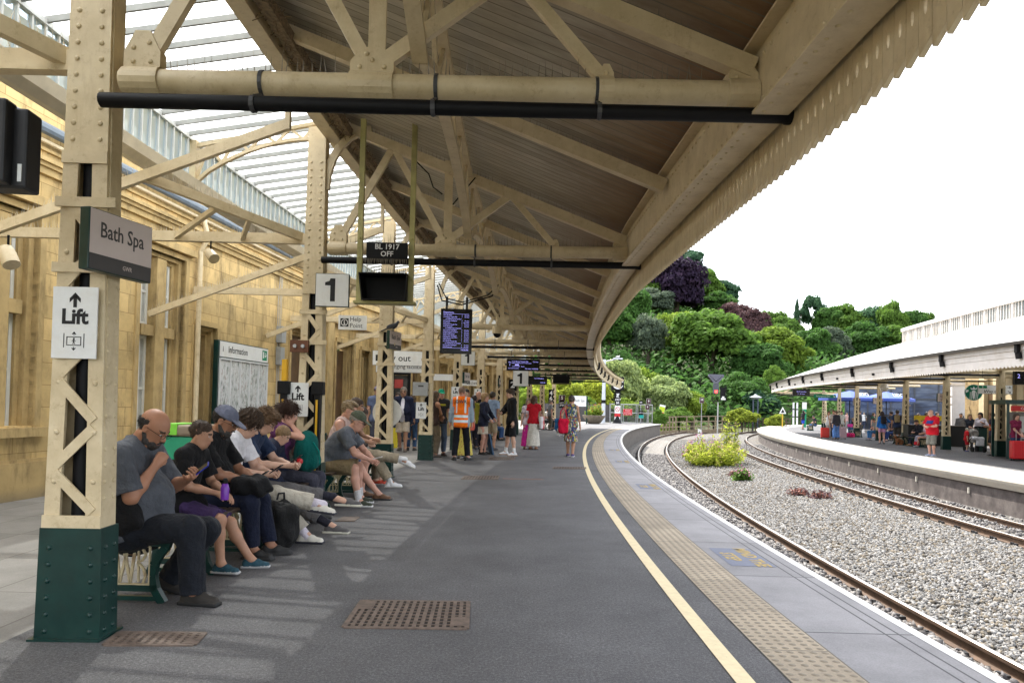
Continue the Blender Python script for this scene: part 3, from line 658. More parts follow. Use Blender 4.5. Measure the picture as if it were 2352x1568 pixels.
# glazed roof and clerestory on the building side
def m_glass(name, tr, tl, w):
    t = NT(name); a = t.n("ShaderNodeBsdfTransparent"); a.inputs[0].default_value = (*tr, 1); b = t.n("ShaderNodeBsdfTranslucent"); b.inputs[0].default_value = (*tl, 1)
    m = t.n("ShaderNodeMixShader"); m.inputs[0].default_value = w; t.l(a.outputs[0], m.inputs[1]); t.l(b.outputs[0], m.inputs[2]); t.l(m.outputs[0], t.out.inputs[0]); return t.m
RGLASS = m_glass('wired_roof_glass', (.72, .75, .76), (.88, .9, .9), .80); CGLASS = m_glass('clerestory_glass', (.55, .68, .78), (.6, .72, .8), .5)
CQ, CZ0, CZ1 = -5.42, 3.93, 4.48
csheet('glazed_roof', [(CQ - .1, CZ1 + .06), (RQ - .12, 4.82)], RGLASS, ds=.5, s1=44)
mb = MB()
for s in np.arange(CS0, 44, .31): mb.beam(CW(s, CQ - .1, CZ1 + .03), CW(s, RQ - .14, 4.78), .024, .055)
mb.build('glazing_bars', mat('pale_glazing_bar', (.22, .225, .21), .6, .15), canopy)
csheet('clerestory', [(CQ, CZ0 + .06), (CQ, CZ1)], CGLASS, ds=.5, s1=44)
mb = MB()
for s in np.arange(CS0, 44, .165): mb.beam(CW(s, CQ, CZ0 + .06), CW(s, CQ, CZ1), .022, .04, (1, 0, 0))
csweep(mb, CS0, 44, [(CQ - .03, CZ1), (CQ + .03, CZ1), (CQ + .03, CZ1 + .05), (CQ - .03, CZ1 + .05)])
mb.build('clerestory_bars', mat('pale_clerestory_bar', (.55, .57, .56), .5, .1), canopy)
mb = MB(); csweep(mb, CS0, 44, [(CQ - .05, CZ0 - .12), (CQ + .02, CZ0 - .12), (CQ + .10, CZ0 - .06), (CQ + .13, CZ0 + .05), (CQ - .05, CZ0 + .06)]); mb.build('valley_beam', mat('pale_cream_paint', (.62, .56, .43), .45, .12, 5), canopy)
vs, uv, fs = [], [], []; ss = np.linspace(CS0, 38, 40)
for s in ss:
    a = CW(s, CQ - .05, CZ0 - .05); b = Vector((wallx(a.y) - .1, a.y + .2, 5.75)); vs += [a, b]; uv += [(s, 2.), (s, 4.)]
for i in range(len(ss) - 1): fs.append((2 * i, 2 * i + 1, 2 * i + 3, 2 * i + 2))
uvmesh('unseen_lean_to_glass', vs, fs, uv, RGLASS, canopy)  # added glass out of view behind the valley beam, bringing daylight onto the wall
# raking frames between columns and the building, arched lattice under the glass
for i, s in enumerate([TR[0] - 4.3] + TR[:9]):
    k = MB(); sp = MB(); c = CW(s, -3.85, 0); zz = dz(s); e = CW(s, -3.98, 3.26); sb = s - 1.45
    N = CW(sb, -5.17, 3.57); tp = CW(sb, -3.70, 4.12); d_ = (tp - N) / (tp.x - N.x); wx = wallx(N.y) + .05; wl_ = N + d_ * (wx - N.x); tw = Vector((wallx(c.y) + .05, c.y, 3.28 + zz))
    k.beam(wl_, tp, .06, .10); k.beam(tp - Vector((0, 0, .05)), CW(sb, -3.70, 4.66), .06, .05, (1, 0, 0)); k.beam(N, e + Vector((0, 0, .04)), .06, .10); k.beam(tw, CW(s, -3.95, 3.28), .08, .12)
    m1 = N.lerp(e, .62); k.beam(m1, tw.lerp(e, .80), .05, .06); k.beam(N.lerp(e, .42), tw.lerp(e, .58), .05, .06)
    ko = k.build('raking_frame', CREAM, canopy)
    spikes(sp, wl_ + Vector((0, 0, .05)), N + Vector((0, 0, .05)), .11, .035, .4); spikes(sp, N + Vector((0, 0, .05)), e + Vector((0, 0, .09)), .11, .035, .4); spikes(sp, tw + Vector((0, 0, .06)), e + Vector((0, 0, .07)), .11, .035, .4)
    stuff(sp.build('bird_spikes', mat('pale_spike_wire', (.5, .45, .36), .5, .1), ko))
    ar = MB(); p0, p1 = CW(s, CQ + .03, CZ0 + .1), CW(s, -3.9, 4.66); m = 9; lo, hi = [], []
    for j in range(m + 1):
        f = j / m; lo.append(CW(s, CQ + .05 + (-3.9 - CQ) * f, CZ0 + .02 + .58 * math.sin(f * math.pi / 2) ** .75)); hi.append(CW(s, CQ + .05 + (-3.9 - CQ) * f, CZ1 - .06 + .30 * f))
    for j in range(m):
        ar.beam(lo[j], lo[j + 1], .05, .04); ar.beam(hi[j], hi[j + 1], .05, .045); ar.beam(lo[j], hi[j + 1], .02, .035) if j % 2 == 0 else ar.beam(hi[j], lo[j + 1], .02, .035)
    ar.beam(CW(s, CQ + .04, CZ0), CW(s, CQ + .04, CZ1), .10, .08, (1, 0, 0)); ar.build('arched_lattice', CREAM, canopy)
    br = MB(); P = [CW(s, -3.72 + .55 * (1 - math.cos(f)) , 3.9 + .75 * math.sin(f)) for f in np.linspace(0, math.pi / 2, 7)]
    for a_, b_ in zip(P, P[1:]): br.beam(a_, b_, .06, .09)
    br.build('curved_bracket', CREAM, canopy)
# hung black pipes
for i, s in enumerate(TR):
    if i in (2, 3): continue
    s_ = s - .14; pr = thing('drain_pipe', ['thick black pipe hung nearest the camera under the first tie tube', 'black pipe hung under the second tie tube behind the platform one sign'][i] if i < 2 else 'thin black pipe hung under a distant canopy tie tube', 'pipe', (0, 0, 0), 0, 'black pipes hung under the canopy')
    mb = MB(); mb.tube([CW(s_, -3.70, 3.005), CW(s_, .10, 2.995)], .041, 12); mb.tube([CW(s_, .098, 2.995), CW(s_, .13, 2.995)], .046, 12); mb.build('pipe', BLACK, pr, smooth=True)
    for q in (-2.85, -1.85, -.93):
        h_ = MB(); h_.tube([CW(s_, q, 2.95), CW(s_, q, 3.05), CW(s, q, 3.12)], .007, 6); h_.tube([CW(s_, q - .012, 3.0), CW(s_, q + .012, 3.0)], .047, 12); h_.tube([CW(s, q - .011, 3.175), CW(s, q + .011, 3.175)], .078, 14); h_.build('hanger', mat('blackened_strap', (.05, .05, .055), .4, .2), pr)
# ================================================================== LATTICE COLUMNS
def lattice_column(name, label, near=True, group='cream lattice columns holding up the near canopy', H=4.72, w0=.335, w1=.215, depth=.15, plz=.62, tz=2.74, riv=True):
    t = thing(name, label, 'column', (0, 0, 0), 0, group)
    def hw(z): return (w0 + (w1 - w0) * min(z, 3.6) / 3.6) / 2
    def hd(z): return depth / 2 * (1.06 - .06 * min(z, 3.6) / 3.6)
    def slab(mb, x0, x1, z0, z1, y0, y1):       # tapered slab; x0,x1 are fractions of half width + offsets (f, add)
        P = []
        for z in (z0, z1):
            k = hd(z) / (depth / 2)
            a, b = x0[0] * hw(z) + x0[1], x1[0] * hw(z) + x1[1]; P += [(a, y0 * k, z), (b, y0 * k, z), (b, y1 * k, z), (a, y1 * k, z)]
        mb.add(P, [(0, 3, 2, 1), (4, 5, 6, 7), (0, 1, 5, 4), (1, 2, 6, 5), (2, 3, 7, 6), (3, 0, 4, 7)])
    D = depth / 2
    p = MB(); slab(p, (-1, -.012), (1, .012), 0, plz, -D - .012, D + .012); p.b2((-hw(0) - .03, -D - .05, 0), (hw(0) + .03, D + .05, .012))
    po = p.build('plinth', GREEN, t)
    m = MB(); sw = .085
    for y0, y1 in ((-D, -D + .02), (D - .02, D)):
        slab(m, (-1, 0), (-1, sw), plz, tz, y0, y1); slab(m, (1, -sw), (1, 0), plz, tz, y0, y1); slab(m, (-1, 0), (1, 0), tz, H, y0, y1)
    slab(m, (-1, .0), (-1, .016), plz, H, -D + .02, D - .02); slab(m, (1, -.016), (1, 0), plz, H, -D + .02, D - .02)
    for z in (plz, tz - .07): slab(m, (-1, -.004), (1, .004), z, z + .07, -D - .012, -D)
    for z in (2.05, 2.42): slab(m, (-1, -.02), (1, .06), z, z + .055, -D - .022, -D - .002)
    so_ = m.build('shaft', CREAM, t)
    l = MB(); z = plz + .07; side = 1; st = .255
    while z + st < tz - .02:
        a = (side * (hw(z) - sw * .55), z + .02); b = (-side * (hw(z + st) - sw * .55), z + st - .02)
        for y in (-D - .006, D + .006): l.beam((a[0], y, a[1]), (b[0], y, b[1]), .012, .055, Vector((b[1] - a[1], 0, a[0] - b[0])))
        z += st; side = -side
    l.build('lattice', CREAM, so_)
    d = MB(); d.tube([(0, .0, .1), (0, .0, 3.3)], .046, 10); d.build('drainpipe', BLACK, t, smooth=True)
    if riv:
        r = MB(); rg = MB(); n = 8 if near else 4; z = .05
        while z < 4.3:
            tgt = rg if z < plz - .03 else r
            dd = .012 if z < plz else 0
            if z > plz + .08 or z < plz - .03:
                for sx in (-1, 1):
                    if z < plz or z > tz or (int(z / .09) % 3 == 0): tgt.dome((sx * (hw(z) - .045), -hd(z) - dd - (.0 if z < tz else .0), z), (0, -1, 0), .0165, n)
                    for y in (-.045, .045): tgt.dome((sx * (hw(z) + dd), y, z), (sx, 0, 0), .0155, n)
            z += .092
        stuff(r.build('rivets', CREAM, so_)); stuff(rg.build('rivets', GREEN, po))
    return t
CL = ['nearest cream lattice column with green plinth carrying the slanted station name board', 'second cream lattice column holding the square platform number one plate', 'third cream lattice column in front of the round back panel with a pigeon beside it',
      'fourth cream lattice column with grey cabinet on it beside the walking man in navy', 'cream lattice column half hidden behind the orange vest man', 'cream lattice column with lift sign just right of the orange vest man', 'slim cream lattice column behind the woman in navy cardigan',
      'slim cream lattice column above the head of the man in black jacket', 'distant cream lattice column above the red top woman', 'distant cream lattice column just left of the black 46 board', 'farthest cream lattice column by the flowered dress woman']
CPOS = []
QC = [-3.82, -3.82, -3.95, -4.0, -3.97, -3.95, -3.95, -3.9, -3.9, -3.88, -3.85]
c0 = lattice_column('lattice_column', CL[0])
cf = None
for i, s in enumerate(TR):
    p = CW(s, QC[i], 0); p.z = 0; CPOS.append(p)
    if i == 0: c0.location = p; c0.rotation_euler.z = .03
    elif i < 4: c = dup(c0, p, -head(s), CL[i])
    else:
        if cf is None: cf = lattice_column('lattice_column', CL[i], False, riv=False); c = cf; c.location = p; c.rotation_euler.z = -head(s)
        else: c = dup(cf, p, -head(s), CL[i])

# ================================================================== SIGNS
def sign_box(name, label, cat, c, w, h, d, yaw, face, edge, group=None, art=None):
    """a flat sign: face towards local -Y"""
    t = thing(name, label, cat, c, yaw, group)
    b = MB(); b.b2((-w / 2, -d / 2, -h / 2), (w / 2, d / 2, h / 2)); b.build('case', edge, t, bevel=min(.004, d / 4))
    f = MB(); m = min(.012, w * .02) if face is not edge else 0; f.b2((-w / 2 + m, -d / 2 - .004, -h / 2 + m), (w / 2 - m, -d / 2 - .0005, h / 2 - m)); f.build('face', face, t)
    t['_y'] = -d / 2 - .0045
    return t
def art(t, polys, m, name='symbol', d=.0012):
    mb = MB(); M = face_m(Vector((0, t['_y'], 0)), (1, 0, 0)); flat(mb, M, polys, d); return mb.build(name, m, t)
def txt(t, s, size, x, y, m=None, bold=0., sx=1., align='CENTER', spacing=1.):
    return lettering(s, size, face_m(Vector((x, t['_y'] - .0008, y)), (1, 0, 0)), m or INK, t, 'lettering', .0006, bold, align, sx, spacing)
def arrow(cx, y0, y1, w):                       # upward arrow
    hd_ = w * .95; return [rect(cx - w * .16, y0, cx + w * .16, y1 - w * .3), [(cx, y1), (cx - w / 2, y1 - hd_ * .55), (cx - w / 2, y1 - hd_ * .95), (cx, y1 - hd_ * .42)], [(cx, y1), (cx, y1 - hd_ * .42), (cx + w / 2, y1 - hd_ * .95), (cx + w / 2, y1 - hd_ * .55)]]
def lift_sign(label, c, w, yaw=0.):
    h = w * 1.6; t = sign_box('lift_sign', label, 'sign', c, w, h, .006, yaw, WHITE, WHITE, 'lift direction signs on the columns')
    k = w / .25; art(t, [[(x * k, y * k) for x, y in p] for p in arrow(0, .085, .168, .062)], INK, 'arrow')
    txt(t, 'Lift', .115 * k, 0, .03 * k, INK, .004 * k, 1.)
    P = [rect(-.041, -.128, -.037, -.078), rect(.037, -.128, .041, -.078), rect(-.041, -.128, .041, -.124), rect(-.041, -.082, .041, -.078), rect(-.058, -.14, -.054, -.06), rect(.054, -.14, .058, -.06)]
    P += [[(0, -.05), (-.012, -.064), (-.008, -.067), (0, -.058), (.008, -.067), (.012, -.064)], rect(-.002, -.07, .002, -.056), [(0, -.157), (-.012, -.143), (-.008, -.14), (0, -.149), (.008, -.14), (.012, -.143)], rect(-.002, -.15, .002, -.136)]
    P += [disc2(0, -.09, .005, 8), rect(-.003, -.108, .003, -.095), line2((0, -.097), (-.011, -.104), .003), line2((0, -.097), (.011, -.104), .003), line2((0, -.107), (-.006, -.12), .003), line2((0, -.107), (.006, -.12), .003)]
    art(t, [[(x * k, y * k) for x, y in p] for p in P], INK, 'symbol'); return t
A_, B_ = CPOS[0], CPOS[1]
lift_sign('large white lift sign with up arrow on the nearest column', at(173, 741, A_.y - .10), .25)
lift_sign('white lift sign on the second column behind the seated teenagers', at(684, 917, B_.y - .1), .255)
lift_sign('small white lift sign low on the column with the grey cabinet', at(967, 942, CPOS[3].y - .1), .25)
lift_sign('white lift sign half hidden behind the orange vest man', at(1046, 903, CPOS[4].y - .1), .25)
lift_sign('white lift sign on the column right of the orange vest man', at(1097, 905, CPOS[5].y - .1), .25)
# station name boards, projecting from the columns
def name_board(label, c, yaw, w=.46, h=.335, d=.062):
    t = thing('station_name_board', label, 'sign', c, yaw, 'station name boards on columns')
    b = MB(); b.b2((-w / 2, -d / 2, -h / 2), (w / 2, d / 2, h / 2)); b.build('case', GREEN, t, bevel=.005)
    for sgn in (-1, 1):
        y = sgn * (d / 2 + .001)
        f = MB(); f.b2((-w / 2 + .006, min(y, y + sgn * .003), -h / 2 + .09), (w / 2 - .006, max(y, y + sgn * .003), h / 2 - .006)); f.build('face', SIGNGREY, t)
        f = MB(); f.b2((-w / 2 + .006, min(y, y + sgn * .003), -h / 2 + .006), (w / 2 - .006, max(y, y + sgn * .003), -h / 2 + .089)); f.build('band', SIGNDK, t)
        M = face_m(Vector((0, y + sgn * .0035, .055)), (-sgn, 0, 0))
        lettering('Bath Spa', .118, M, SIGNDK, t, 'lettering', .0008, .0012, 'CENTER', .78)
        M = face_m(Vector((.04 * -sgn, y + sgn * .0035, -h / 2 + .046)), (-sgn, 0, 0)); lettering('GWR', .036, M, SIGNGREY, t, 'lettering', .0008, .0, 'CENTER', .8)
    return t
# the board's face looks towards the camera side, turned about 35 degrees
nb = name_board('slanted grey and charcoal station name board fixed to the nearest column', Vector((-2.255, 3.93, 2.205)), 0)
nb.rotation_euler.z = math.radians(77)
for i, px, py, lab in ((2, 905, 782, 'small station name board with a pigeon perched on top'), (4, 1071, 868, 'narrow station name board seen edge on above the orange vest man'), (6, 1149, 878, 'distant station name board edge on beside a slim column')):
    n_ = dup(nb, at(px, py, CPOS[i].y - .05), math.radians(72), lab)
# platform number plates
def number_plate(label, c, w, txts, face, ink, edge, yaw=0., size=.30, cat='sign', h=None, name='platform_number', group=None):
    t = sign_box(name, label, cat, c, w, h or w, .05, yaw, face, edge, group)
    for i, s in enumerate(txts):
        if s == '1': k = size / .40; art(t, [[(x * k, y * k) for x, y in q] for q in (rect(-.022, -.135, .035, .14), [(-.022, .085), (-.022, .14), (.0, .14), (-.03, .10), (-.085, .085), (-.085, .05), (-.022, .05)][:1] + [(-.022, .14), (-.035, .108), (-.085, .092), (-.085, .055), (-.022, .055)])], ink, 'lettering'); continue
        txt(t, s, size, 0, (len(txts) - 1) * size * .45 - i * size * .9, ink, .006 * size / .3)
    return t
number_plate('square white platform 1 plate with green edge on the second column', at(764, 667, 8.34), .40, '1', WHITE, INK, GREEN, .06, .40, group='white platform one plates')
number_plate('white platform 1 plate under the tall departures board', at(1075, 823, 19.6), .40, '1', WHITE, INK, GREEN, 0, .40, group='white platform one plates')
number_plate('small distant white platform 1 plate above the man in black', at(1196, 869, 33.4), .75, '1', WHITE, INK, GREEN, 0, .75, group='white platform one plates')
number_plate('small black plate with white number 2 on a slim column', at(1177.5, 884, 33.7), .40, '2', BLACK, WTXT, BLACK, 0, .42, h=.55)
number_plate('tall black 4 and 6 stopping board on a slim post', at(1265.5, 909, 46), .32, '46', BLACK, WTXT, BLACK, 0, .40, h=.85)
number_plate('small brown plate with number 5 near the flowered dress woman', at(1291, 914, 46.2), .40, '5', mat('dark_brown_sign', (.05, .015, .02), .5, .1), WTXT, WHITE, 0, .30)
number_plate('small black stopping board below the number 5 plate', at(1290, 928, 46.2), .34, ('HST', '2+8'), BLACK, WTXT, BLACK, 0, .16, h=.5, name='stopping_board')
# hanging frames
OLIVE = mat('olive_cream_steel', (.36, .33, .13), .45, .2, 6, dirt=(.15, .12, .05))
t = thing('signal_indicator', 'dark hooded signal repeater box hung in an olive steel frame under its BL 1917 plate', 'signal', (0, 0, 0))
Y = 7.8
f = MB()
for x in (-1.745, -1.165): f.b2((x - .028, Y - .03, 2.50), (x + .028, Y + .03, 4.55))
f.b2((-1.80, Y - .05, 2.47), (-1.11, Y + .1, 2.498)); fo = f.build('frame', OLIVE, t)
bt = MB()
for x in (-1.745, -1.165):
    for z in (2.75, 2.98, 3.2, 3.6): bt.dome((x, Y - .031, z), (0, -1, 0), .014)
bt.build('bolts', OLIVE, fo)
h_ = MB(); P = [(-1.72, 2.80), (-1.20, 2.80), (-1.22, 2.50), (-1.68, 2.50)]
for a, b in zip(P, P[1:] + P[:1]):
    h_.add([(a[0], Y - .13, a[1]), (b[0], Y - .13, b[1]), (b[0] * .96 - 1.455 * .04, Y + .12, b[1]), (a[0] * .96 - 1.455 * .04, Y + .12, a[1])], [(0, 1, 2, 3)])
h_.add([(p[0], Y + .11, p[1]) for p in P], [(0, 1, 2, 3)]); hd_o = h_.build('hood', BLACK, t); hd_o.modifiers.new('solid', 'SOLIDIFY').thickness = .012
sb = sign_box('plate', None, None, (-1.43, Y - .06, 3.06), .46, .175, .02, 0, BLACK, BLACK); sb.parent = t
txt(sb, 'BL 1917', .082, 0, .038, WTXT, .001); txt(sb, 'OFF', .082, 0, -.042, WTXT, .001)
sp = MB(); spikes(sp, (-1.70, Y - .05, 2.97), (-1.20, Y - .05, 2.97), -.09, .012, .4); spikes(sp, (-1.7, Y, 2.80), (-1.2, Y, 2.80), .13, .012, .35); stuff(sp.build('bird_spikes', SPK, t))
# display screens
LED = emis('violet_white_led', (.40, .38, 1.0), .42); SCR = mat('screen_glass', (.006, .006, .007), .25, .1)
t = sign_box('departures_board', 'tall black departures screen with violet train times hung among the columns', 'display screen', at(1048, 761, 12.5), .565, .80, .10, .04, SCR, DARK)
rows = ['15:12 Westbury|2|On time', '15:10 Bristol Temple Mds|1|On time', '      via Oldfield Park & Keynsham||', '15:13 London Paddington|2|On time', '15:22 Frome|2|Exp 15:24', '15:23 Bristol Temple Mds|1|On time', '15:33 Gloucester|1|On time', '      via Oldfield Park & Keynsham||',
        '15:31 London Paddington|2|On time', '15:36 Portsmouth Harbour|2|On time', '15:40 Cardiff Central|1|On time', '15:43 London Paddington|2|On time', '15:52 Weston-super-Mare|1|On time', '16:05 Salisbury|2|On time', '16:11 Bristol Temple Mds|1|On time', '      via Oldfield Park & Keynsham||', '16:13 London Paddington|2|On time', '16:22 Weymouth|2|On time']
txt(t, 'Departures', .045, -.235, .335, LED, 0, .9, 'LEFT'); art(t, [rect(-.235, .306, .225, .309), rect(-.235, -.305, .225, -.302)], LED, 'rule')
for i, r in enumerate(rows):
    a, b, c = r.split('|'); y = .285 - i * .0335
    txt(t, a, .029, -.235, y, LED, 0, .82, 'LEFT')
    if b: txt(t, b, .029, .10, y, LED, 0, .82); txt(t, c, .029, .225, y, LED, 0, .82, 'RIGHT')
txt(t, '14:56:46', .045, .225, -.335, LED, 0, .9, 'RIGHT')
mb = MB(); mb.b2((-.2, -.02, .40), (-.16, .02, .62)); mb.b2((.16, -.02, .40), (.2, .02, .62)); mb.build('hanger', DARK, t); sp = MB(); spikes(sp, (-.27, 0, .40), (.27, 0, .40), .04, .03); stuff(sp.build('bird_spikes', BLACK, t))
t = sign_box('platform_display', 'black platform display with violet train details hung low over the man in black jacket', 'display screen', at(1201.5, 838, 29.3), 1.40, .49, .16, 0, SCR, DARK, 'black platform displays under the canopy')
txt(t, 'Plat', .075, -.56, .10, LED); txt(t, '1', .14, -.56, -.01, LED); txt(t, '15:10 Bristol Temple Mds', .078, -.48, .135, LED, 0, .85, 'LEFT'); txt(t, 'On time', .078, .63, .135, LED, 0, .85, 'RIGHT')
txt(t, 'weather conditions over S. Train formed', .062, -.48, .07, LED, 0, .8, 'LEFT'); txt(t, '3 4 5 6 7 8 9   Zone', .07, -.46, -.07, LED, 0, .9, 'LEFT'); txt(t, '3rd 15:33 Gloucester', .065, -.63, -.15, LED, 0, .8, 'LEFT'); txt(t, 'On time 14:56:46', .085, .63, -.16, LED, 0, .9, 'RIGHT'); art(t, [rect(-.34, -.03, -.18, .02)], LED, 'symbol')
mb = MB(); mb.b2((-.40, -.03, .25), (-.32, .03, .60)); mb.b2((.30, -.03, .25), (.38, .03, .60)); mb.build('hanger', OLIVE, t)
t = sign_box('platform_display', 'farther black display partly hidden behind the small platform one plate', 'display screen', at(1222, 873, 37), 1.6, .45, .16, 0, SCR, DARK, 'black platform displays under the canopy'); txt(t, '14:56:46', .09, .7, -.12, LED, 0, .9, 'RIGHT'); txt(t, '15:13 Westbury', .09, .1, .1, LED, 0, .9, 'LEFT')
t = sign_box('signal_indicator', 'distant black signal repeater box with small plate above it under the canopy end', 'signal', at(1289, 870.5, 42.0), 1.0, .50, .3, 0, BLACK, BLACK); mb = MB(); mb.b2((-.45, -.04, .34), (.5, .0, .56)); mb.build('plate', BLACK, t); mb = MB(); mb.b2((-.62, -.04, -.25), (-.55, .04, .8)); mb.b2((.55, -.04, -.25), (.62, .04, .8)); mb.beam((-.6, 0, -.28), (.6, 0, -.28), .03, .07); mb.build('frame', OLIVE, t)
t = thing('platform_display', 'cut off black display unit at the left edge above the nearest column', 'display screen', at(30, 330, 3.15) - Vector((.075, 0, 0)), .10, 'black platform displays under the canopy')
b = MB(); b.b2((-.5, -.06, -.19), (.07, .03, .19)); b.build('case', DARK, t, bevel=.012); b = MB(); b.b2((-.4, .0, -.20), (.13, .12, .17)); b.build('housing', DARK, t, bevel=.012); t['_y'] = -.0615
txt(t, 'ime', .06, .0, .125, LED, 0, 1., 'RIGHT'); txt(t, '46', .085, .0, -.10, LED, 0, .8, 'RIGHT'); txt(t, 'ss', .05, .0, .07, LED, 0, 1., 'RIGHT'); b = MB(); b.b2((.095, -.004, -.17), (.112, -.0005, -.09)); b.build('sticker', WHITE, t)
b = MB(); b.b2((-.25, 0, .19), (-.2, .05, .55)); b.build('hanger', CREAM, t)
# information and wayfinding
t = sign_box('help_point_sign', 'white help point sign with black information symbol projecting near the third column', 'sign', at(810, 741, 12.55), .51, .26, .02, 0, WHITE, WHITE)
art(t, [rect(-.22, -.075, -.07, .075)], INK, 'symbol'); mb = MB(); flat(mb, face_m(Vector((0, t['_y'] - .0015, 0)), (1, 0, 0)), ring2(-.145, 0, .062, .012) + [rect(-.153, -.035, -.137, .012), rect(-.165, .003, -.14, .012), rect(-.168, -.04, -.122, -.03), disc2(-.145, .03, .010, 10)]); mb.build('symbol', WTXT, t)
txt(t, 'Help', .115, -.05, .06, INK, 0, .95, 'LEFT'); txt(t, 'Point', .115, -.05, -.055, INK, 0, .95, 'LEFT')
mb = MB(); mb.b2((.25, 0, .0), (.42, .02, .03)); mb.build('bracket', CREAM, t)
t = thing('information_board', 'large green framed information board of leaflets fixed on the stone wall', 'notice board', on_wall(14.7, 1.55, .06), -math.atan(.106))
b = MB(); b.b2((-.04, -1.08, -1.0), (.06, 1.08, .98)); b.build('case', GREEN, t, bevel=.006)
b = MB(); b.b2((.061, -1.02, .66), (.066, 1.06, .96)); b.build('header', WHITE, t)
lettering('Information', .19, face_m(Vector((.0672, -.70, .81)), (0, 1, 0)), INK, t, 'lettering', .0006, .002, 'LEFT', .9); lettering('i', .16, face_m(Vector((.0672, -.90, .81)), (0, 1, 0)), INK, t, 'lettering', .0006, .003)
b = MB(); b.b2((.0665, .78, .70), (.068, 1.0, .92)); b.build('exit_symbol', mat('exit_green', (.0, .22, .10), .5, .05), t)
b = MB(); flat(b, face_m(Vector((.0685, 0, .81)), (0, 1, 0)), [rect(.81, -.06, .86, .08), line2((.90, -.04), (.97, .0), .02), line2((.97, 0), (.92, .06), .02), rect(.88, -.008, .96, .008)]); b.build('symbol', WTXT, t)
fr = MB(); 
for k in range(6): u = -1.02 + k * .408; fr.b2((.061, u - .016, -.94), (.09, u + .016, .60))
fr.b2((.061, -1.03, .60), (.092, 1.04, .635)); fr.b2((.061, -1.03, -.97), (.092, 1.04, -.94)); fr.build('frame', mat('aluminium_frame', (.6, .61, .62), .35, .08), t)
LEAF = NT('leaflet_print'); co = LEAF.coord('Object', (1, 3, 1.)); LEAF.col(LEAF.ramp(LEAF.noise(co, 5, 4, .75), [(.32, (.12, .15, .12)), (.45, (.45, .47, .46)), (.55, (.66, .68, .70)), (.64, (.30, .24, .20)), (.72, (.62, .64, .68))])); LEAF.set(.15, 0, .6); LEAF = LEAF.m
for k in range(5): u = -1.02 + k * .408; b = MB(); b.b2((.0605, u + .018, -.93), (.066, u + .39, .59)); b.build('poster', LEAF, t)
t = sign_box('way_out_sign', 'long white Way out sign with arrows hung between the third and fourth columns', 'sign', at(921, 823, 20.0), 1.62, .42, .08, 0, WHITE, STEEL); txt(t, 'Way out', .26, -.18, 0, INK, .003, 1.); art(t, [rect(-.72, -.09, -.60, .09)] + [line2((.62, 0), (.76, 0), .03), line2((.76, 0), (.70, .06), .03), line2((.76, 0), (.70, -.06), .03)], INK, 'symbol')
t = sign_box('facilities_sign', 'white changing facilities sign hung just below the Way out sign', 'sign', at(928, 840, 21.2), 1.70, .42, .08, 0, WHITE, STEEL); txt(t, 'changing facilities', .17, .05, -.03, INK, .0, 1.)
t = sign_box('toilet_sign', 'long blank white hanging sign left of the orange vest man head', 'sign', at(1016, 866.5, 25), 1.25, .23, .05, 0, WHITE, WHITE); txt(t, 'T', .16, .55, 0)
t = sign_box('toilet_sign', 'white Ladies sign above the orange vest man', 'sign', at(1072, 879, 27), 1.0, .22, .05, 0, WHITE, WHITE); txt(t, 'Ladies', .17, .2, 0)
for x in ():
    pass
t = sign_box('control_cabinet', 'pale grey metal cabinet fixed on the fourth column above its lift sign', 'cabinet', at(966, 893, CPOS[3].y - .17), .36, .33, .14, 0, GREYP, GREYP); art(t, [rect(-.05, .05, .08, .09)], SIGNDK, 'label_plate')
t = sign_box('fuse_panel', 'rusty brown panel with two round fittings on the second column', 'panel', at(688, 795, B_.y - .12), .22, .145, .03, 0, mat('rusty_brown_panel', (.13, .05, .025), .7, .3, 9, dirt=(.05, .03, .02)), mat('rusty_brown_panel', (.13, .05, .025))); mb = MB()
for x in (-.045, .05): mb.tube([(x, -.02, .0), (x, -.05, 0)], .022, 12)
mb.build('fitting', STEEL, t)
# black and yellow tensile barrier posts around the second column
for x0, lab in ((650, 'black and yellow queue barrier post left of the second column'), (728, 'black and yellow queue barrier post right of the second column')):
    c = at(x0, 1000, B_.y - .12); t = thing('barrier_post', lab, 'barrier post', (c.x, c.y, 0), 0, 'queue barrier posts by the second column')
    b = MB(); b.b2((-.035, -.05, .0), (.035, .05, 1.44)); b.build('post', BLACK, t); b = MB(); b.b2((-.07, -.06, 1.44), (.07, .06, 1.60)); b.build('head', BLACK, t, bevel=.01); b = MB(); b.b2((-.012, -.056, .1), (.012, -.051, 1.38)); b.build('strip', mat('yellow_band', (.65, .36, .01), .5, .1), t)
    if x0 == 650: b = MB(); b.b2((-.03, -.03, 1.60), (.03, .03, 1.86)); b.build('cap', mat('yellow_band', (.65, .36, .01), .5, .1), t)
